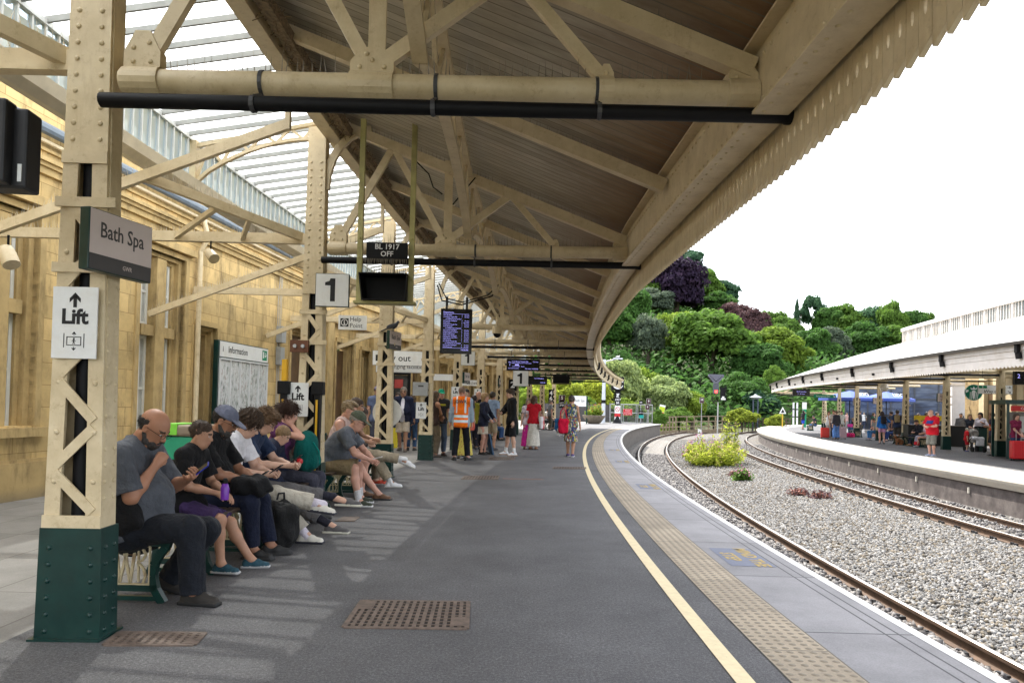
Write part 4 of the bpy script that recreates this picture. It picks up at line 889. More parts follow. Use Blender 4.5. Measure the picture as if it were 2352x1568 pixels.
# floor gratings
GRATE = mat('rusted_iron_grate', (.13, .095, .075), .7, .35, 20, .2, 80)
PIT = mat('grate_pit', (.02, .017, .015), .9, .2)
def grating(label, corners, nx, ny, group='rusted iron drain gratings in the platform'):
    a, b, c, d = [Vector((p.x, p.y, 0)) for p in corners]; ctr = (a + b + c + d) / 4
    t = thing('drain_grating', label, 'drain grating', (ctr.x, ctr.y, 0), 0, group); L = lambda u, v: (a.lerp(b, u)).lerp(d.lerp(c, u), v) - ctr
    p = MB(); p.add([L(0, 0) + Vector((0, 0, .004)), L(1, 0) + Vector((0, 0, .004)), L(1, 1) + Vector((0, 0, .004)), L(0, 1) + Vector((0, 0, .004))], [(0, 1, 2, 3)]); p.build('pit', PIT, t)
    g = MB(); z = Vector((0, 0, .006))
    for i in range(nx + 1): w = .030 if i in (0, nx) else .024; g.beam(L(i / nx, 0) + z, L(i / nx, 1) + z, w, .008)
    for j in range(ny + 1): g.beam(L(0, j / ny) + z - Vector((0, 0, .001)), L(1, j / ny) + z - Vector((0, 0, .001)), .014 if j not in (0, ny) else .03, .008)
    for (u0, u1, v0, v1) in ((.02, .13, .62, .95), (.86, .98, .05, .38)): g.add([L(u0, v0) + z * 2, L(u1, v0) + z * 2, L(u1, v1) + z * 2, L(u0, v1) + z * 2], [(0, 1, 2, 3)])
    g.build('grate', GRATE, t); return t
grating('large rusted grating in the middle of the platform floor', [gnd(790, 1441), gnd(1072, 1445), gnd(1076, 1383), gnd(832, 1380)], 16, 9)
grating('rusted grating at the foot of the nearest column', [gnd(240, 1482), gnd(445, 1482), gnd(470, 1455), gnd(275, 1453)], 10, 6)
grating('small grating beside the white sneakers of the seated teenager', [gnd(772, 1197), gnd(812, 1197), gnd(824, 1188), gnd(790, 1188)], 8, 4)
grating('thin grating in the floor below the orange vest man', [gnd(1060, 1101), gnd(1142, 1101), gnd(1146, 1093), gnd(1068, 1093)], 12, 4)
grating('narrow grating in front of the man in black jacket', [gnd(1122, 1056), gnd(1180, 1056), gnd(1182, 1049), gnd(1126, 1049)], 12, 3)
grating('grating beside the yellow line', [gnd(1270, 1076), gnd(1345, 1077), gnd(1345, 1073), gnd(1272, 1072)], 12, 3)
RED = m_paint('faded_red_floor_paint', (.30, .12, .07), (.12, .115, .11), .5)
for a, b in (((1155, 1099), (1248, 1101)), ((1360, 1227), (1440, 1231))):
    if a[0] == 1155: p0, p1 = gnd(*a), gnd(*b); struct(uvmesh('red_line', [p0 + Vector((0, -.04, .004)), p1 + Vector((0, -.04, .004)), p1 + Vector((0, .04, .004)), p0 + Vector((0, .04, .004))], [(0, 1, 2, 3)], [(0, 0), (1, 0), (1, 1), (0, 1)], RED))
# small lamps, cameras, pigeon
def floodlight(lab, p, d):
    t = thing('spotlight', lab, 'spotlight', p, 0, 'cream spotlights under the canopy'); b = MB(); p1 = Vector(d).normalized() * .17; b.tube([(0, 0, 0), p1 * .3, p1], [.05, .062, .064], 12); b.build('body', CREAM, t, smooth=True); b = MB(); b.tube([p1 * .4, p1 * .4 + Vector((0, 0, .16))], .01, 6); b.build('bracket', BLACK, t)
floodlight('cream spotlight hanging by the left window edge', at(12, 570, 5.6), (.45, -.2, -.75)); floodlight('cream cylinder spotlight under the horizontal tie beam above the window', at(478, 578, 8.2), (-.2, -.6, -.35) if False else (.55, -.4, -.5))
t = thing('dome_camera', 'cream dome security camera hanging near the tall departures board', 'security camera', at(1142, 760, 15.2)); b = MB(); b.lathe([(.02, .30), (.02, .12), (.10, .10), (.115, 0), (.105, -.06)], n=16); b.build('housing', CREAM, t, smooth=True); b = MB(); b.lathe([(.085, -.06), (.075, -.11), (.04, -.14), (.01, -.147)], n=16); b.build('dome', BLACK, t, smooth=True)
for (pts, r) in (([(955, 370), (985, 400), (995, 430), (1016, 446)], .008), ([(1040, 470), (1065, 440), (1092, 408)], .008), ([(1005, 655), (1015, 690), (1060, 700), (1130, 680), (1145, 655)], .014), ([(1008, 650), (1025, 685), (1062, 694), (1120, 678), (1150, 650)], .012)):
    yy = 8.3 if pts[0][1] < 500 else 14.; P = [at(x, y, yy) for x, y in pts]; b = MB(); b.tube(P, r, 6); o = b.build('cable', BLACK); tag(o, ['black cable looped from the olive frame to the truss post', 'black cable tied along the lattice girder', 'thick black cable drooping under the far rafters', 'second black cable drooping just above its twin'][[955, 1040, 1005, 1008].index(pts[0][0])], 'cable')
# ================================================================== BODY BUILDER: one smooth surface per body / garment, from a distance field
class Field:
    def __init__(self, lo, hi, h):
        self.h = h; self.lo = np.array(lo, np.float32) - 2 * h; n = np.ceil((np.array(hi) - self.lo) / h).astype(int) + 3
        self.n = n; self.D = np.full(n, 9., np.float32); self.ax = [self.lo[i] + h * np.arange(n[i], dtype=np.float32) for i in range(3)]
    def sub(self, lo, hi):
        i0 = np.clip(np.floor((np.array(lo) - self.lo) / self.h).astype(int), 0, self.n); i1 = np.clip(np.ceil((np.array(hi) - self.lo) / self.h).astype(int) + 1, 0, self.n)
        if (i1 <= i0).any(): return None
        sl = tuple(slice(a, b) for a, b in zip(i0, i1))
        return sl, self.ax[0][sl[0]][:, None, None], self.ax[1][sl[1]][None, :, None], self.ax[2][sl[2]][None, None, :]
    def put(self, sl, d, k, op):
        A = self.D[sl]
        if op == 'u':
            if k > 0: h = np.maximum(k - np.abs(A - d), 0) / k; self.D[sl] = np.minimum(A, d) - h * h * k * .25
            else: self.D[sl] = np.minimum(A, d)
        else:
            d = -d; h = np.maximum(k - np.abs(A - d), 0) / max(k, 1e-6); self.D[sl] = np.maximum(A, d) + h * h * k * .25
    def cone(self, a, b, ra, rb, k=.02, op='u', sq=None, flat=False):       # sq=(axis, factor): flattened along axis
        a, b = np.array(a, float), np.array(b, float); R = max(ra, rb) * (1 if sq is None else max(1, sq[1])) + k + 2 * self.h
        s = self.sub(np.minimum(a, b) - R, np.maximum(a, b) + R)
        if s is None: return
        sl, x, y, z = s; ab = b - a; L = float(ab @ ab) + 1e-9
        t = np.clip(((x - a[0]) * ab[0] + (y - a[1]) * ab[1] + (z - a[2]) * ab[2]) / L, 0, 1)
        qx, qy, qz = x - a[0] - t * ab[0], y - a[1] - t * ab[1], z - a[2] - t * ab[2]
        if sq is not None:
            ax = np.array(sq[0], float); ax /= np.linalg.norm(ax); c = qx * ax[0] + qy * ax[1] + qz * ax[2]; m = 1 / sq[1] - 1
            qx, qy, qz = qx + ax[0] * c * m, qy + ax[1] * c * m, qz + ax[2] * c * m
        r = ra + (rb - ra) * t; d = (np.sqrt(qx * qx + qy * qy + qz * qz) - r) * (1 if sq is None else min(1, sq[1]))
        if flat:
            u = ab / math.sqrt(L); d = np.maximum(d, (x - b[0]) * u[0] + (y - b[1]) * u[1] + (z - b[2]) * u[2])
        self.put(sl, d.astype(np.float32), k, op)
    def ell(self, c, r, M=None, k=.02, op='u'):                             # M columns = axes
        c = np.array(c, float); r = np.array(r, float); R = r.max() + k + 2 * self.h; s = self.sub(c - R, c + R)
        if s is None: return
        sl, x, y, z = s; X, Y, Z = x - c[0], y - c[1], z - c[2]; M = np.eye(3) if M is None else np.array(M)
        u = (X * M[0, 0] + Y * M[1, 0] + Z * M[2, 0]) / r[0]; v = (X * M[0, 1] + Y * M[1, 1] + Z * M[2, 1]) / r[1]; w = (X * M[0, 2] + Y * M[1, 2] + Z * M[2, 2]) / r[2]
        k0 = np.sqrt(u * u + v * v + w * w); k1 = np.sqrt((u / r[0]) ** 2 + (v / r[1]) ** 2 + (w / r[2]) ** 2) + 1e-6
        self.put(sl, (k0 * (k0 - 1) / k1).astype(np.float32), k, op)
    def box(self, c, half, M=None, rnd_=.01, k=.01, op='u'):
        c = np.array(c, float); half = np.array(half, float); R = np.linalg.norm(half) + k + 2 * self.h; s = self.sub(c - R, c + R)
        if s is None: return
        sl, x, y, z = s; X, Y, Z = x - c[0], y - c[1], z - c[2]; M = np.eye(3) if M is None else np.array(M); q = []
        for i in range(3): q.append(np.abs(X * M[0, i] + Y * M[1, i] + Z * M[2, i]) - (half[i] - rnd_))
        d = np.sqrt(sum(np.maximum(a, 0) ** 2 for a in q)) + np.minimum(np.maximum(np.maximum(q[0], q[1]), q[2]), 0) - rnd_
        self.put(sl, d.astype(np.float32), k, op)
    def cut(self, p, nrm, lo=None, hi=None):                                # removes the side the normal points to
        s = self.sub(lo if lo is not None else self.lo, hi if hi is not None else self.lo + self.h * self.n); 
        if s is None: return
        sl, x, y, z = s; nrm = np.array(nrm, float) / np.linalg.norm(nrm)
        self.D[sl] = np.maximum(self.D[sl], ((x - p[0]) * nrm[0] + (y - p[1]) * nrm[1] + (z - p[2]) * nrm[2]).astype(np.float32))
    def rough(self, amp, f, seed=0):
        g = np.random.default_rng(seed); x, y, z = self.ax[0][:, None, None], self.ax[1][None, :, None], self.ax[2][None, None, :]; n = 0
        for _ in range(5):
            w = g.normal(size=3) * f; n = n + np.sin(w[0] * x + w[1] * y + w[2] * z + g.random() * 6.28)
        self.D += (amp / 2.2) * n.astype(np.float32)
    def mesh(self):
        D, h = self.D, self.h; S = D < 0; nx, ny, nz = [int(v) - 1 for v in self.n]
        c = np.zeros((nx, ny, nz), np.int8)
        for i in (0, 1):
            for j in (0, 1):
                for k in (0, 1): c += S[i:nx + i, j:ny + j, k:nz + k]
        I = np.argwhere((c > 0) & (c < 8))
        if len(I) == 0: return np.zeros((0, 3)), np.zeros((0, 4), int)
        idx = np.full((nx, ny, nz), -1, np.int32); idx[I[:, 0], I[:, 1], I[:, 2]] = np.arange(len(I))
        P = np.zeros((len(I), 3)); N = np.zeros(len(I)); cs = [(i, j, k) for i in (0, 1) for j in (0, 1) for k in (0, 1)]
        for a in range(8):
            for b in range(a + 1, 8):
                ca, cb = np.array(cs[a]), np.array(cs[b])
                if abs(ca - cb).sum() != 1: continue
                da = D[I[:, 0] + ca[0], I[:, 1] + ca[1], I[:, 2] + ca[2]]; db = D[I[:, 0] + cb[0], I[:, 1] + cb[1], I[:, 2] + cb[2]]
                m = (da < 0) != (db < 0); t = np.where(m, da / np.where(m, da - db, 1), 0)
                P += np.where(m[:, None], ca[None] + t[:, None] * (cb - ca)[None], 0); N += m
        V = self.lo + (I + P / N[:, None]) * h; F = []
        for ax in range(3):
            o = [0, 0, 0]; o[ax] = 1; A = S[:int(self.n[0]) - o[0], :int(self.n[1]) - o[1], :int(self.n[2]) - o[2]]; B = S[o[0]:, o[1]:, o[2]:]
            E = np.argwhere(A != B); u, v = (ax + 1) % 3, (ax + 2) % 3
            E = E[(E[:, u] > 0) & (E[:, v] > 0) & (E[:, u] < (nx, ny, nz)[u]) & (E[:, v] < (nx, ny, nz)[v])]
            q = []
            for du, dv in ((-1, -1), (0, -1), (0, 0), (-1, 0)):
                e = E.copy(); e[:, u] += du; e[:, v] += dv; q.append(idx[e[:, 0], e[:, 1], e[:, 2]])
            Q = np.stack(q, 1); flip = ~A[E[:, 0], E[:, 1], E[:, 2]]; Q[flip] = Q[flip][:, ::-1]; F.append(Q)
        F = np.concatenate(F); F = F[(F >= 0).all(1)]; return V, F
    def build(self, name, mats, parent=None, matfn=None):
        V, F = self.mesh(); me = bpy.data.meshes.new(name); F = F.astype(np.int32)
        me.vertices.add(len(V)); me.vertices.foreach_set('co', V.astype(np.float32).ravel()); me.loops.add(F.size); me.loops.foreach_set('vertex_index', F.ravel())
        me.polygons.add(len(F)); me.polygons.foreach_set('loop_start', np.arange(0, F.size, 4, dtype=np.int32)); me.polygons.foreach_set('loop_total', np.full(len(F), 4, np.int32))
        me.polygons.foreach_set('use_smooth', np.ones(len(F), bool))
        mats = mats if isinstance(mats, (list, tuple)) else [mats]
        for m in mats: me.materials.append(m)
        if matfn is not None and len(F): me.polygons.foreach_set('material_index', matfn(V[F].mean(1)).astype(np.int32))
        me.update(calc_edges=True); o = bpy.data.objects.new(name, me); return link(o, parent)

def v3(*a): return np.array(a, float)
def unit(v): v = np.array(v, float); return v / (np.linalg.norm(v) + 1e-9)
def ik(a, b, l1, l2, pole):                 # middle joint of a two-bone limb
    a, b = np.array(a, float), np.array(b, float); d = b - a; L = min(max(np.linalg.norm(d), abs(l1 - l2) + .01), (l1 + l2) * .999); u = unit(d); b = a + u * L
    x = (l1 * l1 - l2 * l2 + L * L) / (2 * L); y = math.sqrt(max(l1 * l1 - x * x, 0)); p = np.array(pole, float); p = p - u * (p @ u); p = unit(p); return a + u * x + p * y, b
def rot(v, axis, ang):
    k = unit(axis); v = np.array(v, float); return v * math.cos(ang) + np.cross(k, v) * math.sin(ang) + k * (k @ v) * (1 - math.cos(ang))
def skin_mat(c):
    key = ('skin', tuple(c))
    if key not in _mc:
        t = NT('skin'); t.set(.5, 0, .35); co = t.coord(); t.col(t.ramp(t.noise(co, 11, 4, .6), [(.3, tuple(x * .86 for x in c)), (.7, tuple(min(1, x * 1.08) for x in c))])); t.b.inputs['Subsurface Weight'].default_value = .06
        t.b.inputs['Subsurface Radius'].default_value = (.01, .004, .002); _mc[key] = t.m
    return _mc[key]
def hair_mat(c):
    key = ('hair', tuple(c))
    if key not in _mc:
        t = NT('hair'); t.set(.55, 0, .35); co = t.coord('Object', (1, 1, .35)); n = t.noise(co, 110, 4, .7); t.col(t.ramp(n, [(.25, tuple(x * .45 for x in c)), (.55, c), (.8, tuple(min(1, x * 1.7) for x in c))])); t.bump(n, .9, .01); _mc[key] = t.m
    return _mc[key]
LIP = mat('lip', (.32, .15, .115), .5, .1); EYEW = mat('eye_white', (.55, .53, .5), .3, .05); PUP = mat('pupil', (.012, .01, .01), .2, .1); BROW = mat('brow', (.045, .028, .018), .8, .2)

def strands(o, hc, hu, hf, L, w):
    """adds small locks of hair standing a little off the hair surface, in the same mesh"""
    me = o.data; n = len(me.vertices)
    if n < 50: return
    g = np.random.default_rng(n); V = np.zeros(n * 3, np.float32); me.vertices.foreach_get('co', V); V = V.reshape(-1, 3); N = np.zeros(n * 3, np.float32); me.vertices.foreach_get('normal', N); N = N.reshape(-1, 3)
    i = g.integers(0, n, min(2600, n)); P, Q = V[i], N[i]; keep = ((P - hc) @ (-hu) > -9) & ((Q @ (P - hc).T.mean(1)) > -9); down = -hu * .8 - hf * .25; d = down[None] - Q * (Q @ down)[:, None] + g.normal(size=P.shape) * .45; d /= np.linalg.norm(d, axis=1, keepdims=True); d = d + Q * .45; s = np.cross(d, Q); s /= np.linalg.norm(s, axis=1, keepdims=True) + 1e-6
    ln = (L * g.uniform(.5, 1.3, len(P)))[:, None]; A = P - s * w * .5 - Q * .002; B = P + s * w * .5 - Q * .002; Cc = P + d * ln * .6 + s * w * .4; D = P + d * ln - Q * ln * .15; bm = bmesh.new(); bm.from_mesh(me)
    for a, b, c, e in zip(A, B, Cc, D):
        va, vb, vc, ve = bm.verts.new(a), bm.verts.new(b), bm.verts.new(c), bm.verts.new(e); bm.faces.new((va, vb, vc)); bm.faces.new((va, vc, ve))
    bm.to_mesh(me); bm.free()
def person(label, pos, yaw, H=1.75, h=.011, skin=(.45, .27, .18), pose=None, top=None, bottom=None, shoes=None, hair=None, fat=0., fem=False, group=None, cat='person', fine=None):
    """local frame: x forward, y left, z up, origin on the ground. pose holds joint targets in metres for a 1.75 m body."""
    P = dict(pelvis=(0, 0, .93), lean=.03, lean2=.06, side=0., twist=0., hp=.0, hy=0., ht=0., lh=(.02, .27, .80), rh=(.02, -.27, .80), lf=(.02, .10, 0), rf=(.0, -.10, 0), lk=(1, .1, .0), rk=(1, -.1, .0), le=(-1, .5, -.4), re=(-1, -.5, -.4), lt=(1, .15, 0), rt=(1, -.15, 0), lhand='relax', rhand='relax', lpalm=None, rpalm=None, sit=False, fdir=None)
    P.update(pose or {}); k = H / 1.75; S = k
    root = thing('person', label, cat, pos, yaw, group)
    pv = np.array(P['pelvis'], float) * S; f = v3(1, 0, 0); l = v3(0, 1, 0)
    a1, a2, sd = P['lean'], P['lean2'], P['side']
    def up(a): return unit(v3(math.sin(a), sd, math.cos(a)))
    wa = pv + up(a1) * .20 * S; ch = wa + up((a1 + a2) / 2) * .17 * S; nb = ch + up(a2) * .15 * S
    cf = unit(v3(math.cos(a2), 0, -math.sin(a2))); cf = rot(cf, up(a2), P['twist']); cl = rot(l, up(a2), P['twist'])
    hp = a2 * .55 + P['hp']; hf = rot(unit(v3(math.cos(hp), 0, -math.sin(hp))), v3(0, 0, 1), P['hy']); hl = unit(np.cross(v3(0, 0, 1), hf)); hl = rot(hl, hf, P['ht']); hu = np.cross(hf, hl)
    nk = nb + (up(a2) * .6 + hu * .4) * .07 * S; hc = nk + hu * .115 * S + hf * .022 * S
    shw = (.165 if fem else .185) * S + fat * .03; sh = [nb + cl * s_ * shw - up(a2) * .025 * S for s_ in (1, -1)]
    hipw = .092 * S; hip = [pv + l * s_ * hipw - v3(0, 0, .015) for s_ in (1, -1)]
    ft = [np.array(P[n], float) * S for n in ('lf', 'rf')]; td = [unit(P[n]) for n in ('lt', 'rt')]
    an = []
    for i in (0, 1):
        t_ = td[i]; upf = unit(np.cross(np.cross(t_, v3(0, 0, 1)), t_)); upf = upf if upf[2] > 0 else -upf; an.append(ft[i] + upf * .085 * S)
    kn = []; 
    for i in (0, 1): q, e = ik(hip[i], an[i], .43 * S, .41 * S, P[('lk', 'rk')[i]]); kn.append(q); an[i] = e
    hd = [np.array(P[n], float) * S for n in ('lh', 'rh')]; el = []
    for i in (0, 1): q, e = ik(sh[i], hd[i], .29 * S, .255 * S, P[('le', 're')[i]]); el.append(q); hd[i] = e
    pts = np.array([pv, wa, ch, nb, hc + hu * .16, hc, *sh, *hip, *kn, *an, *el, *hd, *ft]); lo = pts.min(0) - .26 * S - fat * .1; hi = pts.max(0) + .26 * S + fat * .1; lo[2] = min(ft[0][2], ft[1][2], pts[:, 2].min()) - .05; hi[2] = (hc + hu * .2)[2] + .05
    J = dict(pv=pv, wa=wa, ch=ch, nb=nb, nk=nk, hc=hc, hf=hf, hl=hl, hu=hu, cf=cf, cl=cl, up2=up(a2), sh=sh, hip=hip, kn=kn, an=an, el=el, hd=hd, ft=ft, td=td, S=S, root=root)
    # ---------- shared shapes
    def torso(F, inf, belly=True, k=.05, upto='neck'):
        dep = (cf, .66 + fat * .1); w = .148 * S
        F.cone(pv + v3(0, 0, -.02), wa, (.150 if fem else .140) * S + fat * .05 + inf, (.122 if fem else .132) * S + fat * .06 + inf, k, sq=(unit(v3(math.cos(a1), 0, -math.sin(a1))), .74 + fat * .12))
        F.cone(wa, ch, (.122 if fem else .134) * S + fat * .06 + inf, w + fat * .03 + inf, k, sq=dep)
        F.cone(ch, nb - up(a2) * .05 * S, w + fat * .03 + inf, .125 * S + inf, k, sq=dep)
        F.cone(sh[0] - cl * .03, sh[1] + cl * .03, .060 * S + inf, .060 * S + inf, k)
        for s_ in (0, 1): F.cone(nb + up(a2) * .015 * S, sh[s_], .052 * S + inf, .052 * S + inf, .05)
        if fem:
            for s_ in (1, -1): F.ell(ch + cf * .082 * S + cl * s_ * .070 * S - up(a2) * .0, np.array([.058, .068, .066]) * S + inf, np.stack([cf, cl, up(a2)], 1), .045)
        if fat > 0 and belly: F.ell(wa + v3(.075 + fat * .02, 0, -.02) + v3(math.cos(a1), 0, 0) * .02, v3(.125 + fat * .035, .155 + fat * .02, .165) * S + inf, None, .09)
        F.cone(hip[0], hip[1], .098 * S + inf + fat * .02, .098 * S + inf + fat * .02, k)
    def arm(F, i, inf, frac, k=.03, flat=True, loose=0.):
        A, B, Cc = sh[i], el[i], hd[i]; r0, r1, r2 = (.044 if fem else .051) * S + fat * .008, (.036 if fem else .041) * S + fat * .006, .026 * S
        if frac <= 1: F.cone(A, A + (B - A) * frac, r0 + inf, r0 + (r1 - r0) * frac + inf + loose, .02, flat=flat)
        else:
            F.cone(A, B, r0 + inf, r1 + inf + loose * .6, k); F.cone(B, B + (Cc - B) * (frac - 1), r1 + inf + loose * .6, r1 + (r2 - r1) * (frac - 1) + inf + loose, k, flat=flat)
    def leg(F, i, inf, frac, k=.035, flat=True, loose=0.):
        A, B, Cc = hip[i], kn[i], an[i]; r0, r1, r2 = (.086 if fem else .082) * S + fat * .012, .056 * S + fat * .006, .037 * S
        if frac <= 1: F.cone(A, A + (B - A) * frac, r0 + inf, r0 + (r1 - r0) * frac + inf + loose, k, flat=flat)
        else:
            F.cone(A, B, r0 + inf, r1 + inf + loose * .5, k)
            F.cone(B, B + (Cc - B) * (frac - 1), r1 + inf + loose * .5, (r1 + (r2 - r1) * min(1, frac - 1)) + inf + loose, k, flat=flat)
    # ---------- body
    F = Field(lo, hi, h); hs = S
    torso(F, -.006)
    F.cone(nb - up(a2) * .03, nk + hu * .03 * S, .056 * hs + fat * .012, .052 * hs + fat * .012, .03)
    for i in (0, 1):
        arm(F, i, 0., 1.0, flat=False); B, Cc = el[i], hd[i]; r1 = (.035 if fem else .040) * S + fat * .006
        F.cone(B, B + (Cc - B) * .35, r1, r1 * 1.02, .02); F.cone(B + (Cc - B) * .35, Cc, r1 * 1.0, .025 * S, .02)
        leg(F, i, 0, 1.0, flat=False); K_, A_n = kn[i], an[i]; bk = unit(np.cross(np.cross(A_n - K_, np.array(P[('lk', 'rk')[i]], float)), A_n - K_))
        F.cone(K_, K_ + (A_n - K_) * .33 - bk * .012, .052 * S, .055 * S, .03); F.cone(K_ + (A_n - K_) * .33 - bk * .012, A_n, .052 * S, .036 * S, .03)
        F.cone(A_n, ft[i] + td[i] * .10 * S + v3(0, 0, .028) * S, .036 * S, .03 * S, .03)
        hand(F, J, i, P[('lhand', 'rhand')[i]], P[('lpalm', 'rpalm')[i]], P['fdir'][i] if P['fdir'] else None, h)
    M = np.stack([hf, hl, hu], 1)
    def hp_(x, y, z): return hc + (hf * x + hl * y + hu * z) * hs
    F.ell(hp_(-.018, 0, .035), v3(.100, .079, .092) * hs, M, .02); F.ell(hp_(.030, 0, -.015), v3(.066, .066, .100) * hs, M, .03)
    F.cone(hp_(.045, .022, -.088), hp_(.045, -.022, -.088), .030 * hs, .030 * hs, .03); F.cone(hp_(-.01, .05, -.05), hp_(.045, .025, -.085), .022 * hs, .022 * hs, .03); F.cone(hp_(-.01, -.05, -.05), hp_(.045, -.025, -.085), .022 * hs, .022 * hs, .03)
    F.cone(hp_(.082, 0, .016), hp_(.104, 0, -.020), .010 * hs, .015 * hs, .014); 
    for s_ in (1, -1):
        F.ell(hp_(.100, s_ * .012, -.024), v3(.012, .009, .008) * hs, M, .008); F.ell(hp_(-.008, s_ * .078, -.004), v3(.022, .010, .033) * hs, M, .008); F.ell(hp_(-.004, s_ * .088, -.002), v3(.011, .008, .018) * hs, M, .006, op='s')
        F.ell(hp_(.098, s_ * .032, .012), v3(.018, .020, .012) * hs, M, .014, op='s'); F.ell(hp_(.076, s_ * .032, .011), v3(.016, .015, .013) * hs, M, .004); F.cone(hp_(.085, s_ * .016, .030), hp_(.076, s_ * .050, .030), .008 * hs, .007 * hs, .010)
    F.cone(hp_(.092, .018, -.052), hp_(.092, -.018, -.052), .009 * hs, .009 * hs, .008); F.cone(hp_(.088, .016, -.066), hp_(.088, -.016, -.066), .009 * hs, .009 * hs, .008); F.cone(hp_(.103, .024, -.059), hp_(.103, -.024, -.059), .004 * hs, .004 * hs, .006, op='s')
    def mf(Cn):
        q = (Cn - hc) / hs; x, y, z = q @ hf, q @ hl, q @ hu; m = np.zeros(len(Cn), int); fr = x > .07
        m[fr & (np.abs(y) < .022) & (z < -.049) & (z > -.070) & (x > .092)] = 1
        e = (x > .07) & (np.abs(np.abs(y) - .032) < .013) & (np.abs(z - .011) < .006); m[e] = 2; m[e & (np.abs(np.abs(y) - .032) < .006)] = 3
        m[(x > .062) & (np.abs(np.abs(y) - .034) < .021) & (np.abs(z - .033) < .0065)] = 4; return m
    F.build('body', [skin_mat(skin), LIP, EYEW, PUP, BROW], root, mf if h < .0125 else None)
    # ---------- clothes
    def garment(name, fn, m, rough=.003, hh=None, matfn=None, seed=1):
        G_ = Field(lo, hi, hh or h); fn(G_)
        if rough: G_.rough(rough * .62, 30, seed); 
        return G_.build(name, m, root, matfn)
    sd_ = sum(map(ord, label))
    if top:
        inf = top.get('inf', .014); sl = top.get('sleeve', .55); lo_ = top.get('loose', .012)
        def ft_(G_):
            torso(G_, inf)
            hem = top.get('hem', .0)
            if P['sit']: G_.cone(pv + v3(0, 0, -.01), pv + v3(.05, 0, 0), .148 * S + inf + fat * .05, .142 * S + inf + fat * .05, .05, sq=(v3(0, 0, 1), .8))
            else: G_.cone(pv, pv - v3(0, 0, .06 + hem), (.150 if fem else .145) * S + inf + fat * .05 + .004, (.152 if fem else .148) * S + inf + fat * .045 + .01, .05, sq=(v3(1, 0, 0), .80), flat=True)
            if sl > 0:
                for i in (0, 1): arm(G_, i, inf, sl, loose=lo_)
            else:
                for i in (0, 1): G_.cone(sh[i] + cl * (1, -1)[i] * .012, sh[i] + cl * (1, -1)[i] * .25, .09 * S, .12 * S, .02, op='s')
            if top.get('collar'): G_.cone(nb - up(a2) * .01, nb + up(a2) * .075 * S, .092 * S + fat * .012, .080 * S + fat * .012, .01, flat=True)
            G_.cone(nb + up(a2) * .02 * S + cf * .015, nk + hu * .1, (.068 if not top.get('collar') else .060) * S + fat * .012, .06 * S + fat * .012, .008, op='s')
            if top.get('open'):                       # open jacket front
                G_.cone(nb + cf * .13 - up(a2) * .02, pv + v3(.20, 0, -.1), .045, .075, .01, op='s', sq=(cf, 2.2))
            z0 = pv[2] - (.10 if P['sit'] else .085 + hem) * S
            if not top.get('long'): G_.cut((0, 0, z0), (0, 0, -1), None, None) if not P['sit'] else G_.cut(pv - v3(.0, 0, .085) * S, (0.25, 0, -1), lo, v3(hi[0], hi[1], pv[2] + .1))
        def tmf(Cn):
            m = np.zeros(len(Cn), int)
            if 'stripes' in top:
                z = Cn[:, 2] - pv[2]
                for a_, b_ in top['stripes']: m[(z > a_ * S) & (z < b_ * S) & (np.abs(Cn[:, 1]) < .19 * S)] = 1
                if top.get('braces'):
                    q = np.abs((Cn - ch) @ cl); m[(q > .085 * S) & (q < .125 * S) & (Cn[:, 2] > pv[2] + .2 * S)] = 1
            if 'panel' in top:
                x = (Cn - ch) @ cf; m[(x > .03) & (np.abs((Cn - ch) @ cl) < top['panel']) & (Cn[:, 2] > pv[2] + top.get('plo', .22)) & (Cn[:, 2] < pv[2] + top.get('phi', .36))] = 1
            if 'sleeve_m' in top:
                d = np.abs((Cn - ch) @ cl); m[(d > .205 * S) | ((d > .17 * S) & (Cn[:, 2] < ch[2] - .02))] = len(top['mats']) - 1
            return m
        to = garment('shirt' if top.get('name') is None else top['name'], ft_, top.get('mats') or cloth(top['col']), top.get('rough', .0045), None, tmf if ('stripes' in top or 'panel' in top or 'sleeve_m' in top) else None, sd_)
        J['top'] = to
        if top.get('inner'): 
            def fi_(G_): torso(G_, .008); G_.cone(nb + up(a2) * .025 * S + cf * .015, nk + hu * .1, .062 * S, .06 * S, .008, op='s'); G_.cut((0, 0, pv[2] - .12 * S), (0, 0, -1))
            garment('shirt', fi_, cloth(top['inner']), .003, None, None, sd_ + 3)
    if bottom:
        typ = bottom.get('type', 'trousers'); inf = bottom.get('inf', .012); lo_ = bottom.get('loose', .012); fr = bottom.get('len', 1.93)
        def fb_(G_):
            G_.cone(hip[0], hip[1], .100 * S + inf + fat * .02, .100 * S + inf + fat * .02, .04); G_.cone(pv + v3(0, 0, .0), pv + up(a1) * .075 * S, .142 * S + inf * .6 + fat * .05, .134 * S + inf * .4 + fat * .055, .03, sq=(v3(1, 0, 0), .76 + fat * .12))
            if P['sit']: G_.ell(pv + v3(.03, 0, -.02), v3(.16 + fat * .03, .165 + fat * .05, .125 + fat * .02) * S + inf, None, .04)
            if typ == 'skirt':
                if P['sit']:
                    m_ = (kn[0] + kn[1]) / 2; G_.cone(pv, m_, .15 * S, .13 * S, .05, sq=(v3(0, 0, 1), .7)); G_.cone(m_, m_ + ((an[0] + an[1]) / 2 - m_) * (fr - 1), .125 * S, .15 * S, .05, flat=True)
                else: G_.cone(pv + v3(0, 0, .02), v3(pv[0], pv[1], max(pv[2] - fr * .47 * S, .06)), .150 * S, .150 * S + lo_, .04, sq=(v3(1, 0, 0), .85), flat=True)
            else:
                for i in (0, 1): leg(G_, i, inf, fr, loose=lo_)
        def bmf(Cn):
            m = np.zeros(len(Cn), int); z = Cn[:, 2]; a_, b_ = bottom['band']; m[(z > a_) & (z < b_)] = 1; return m
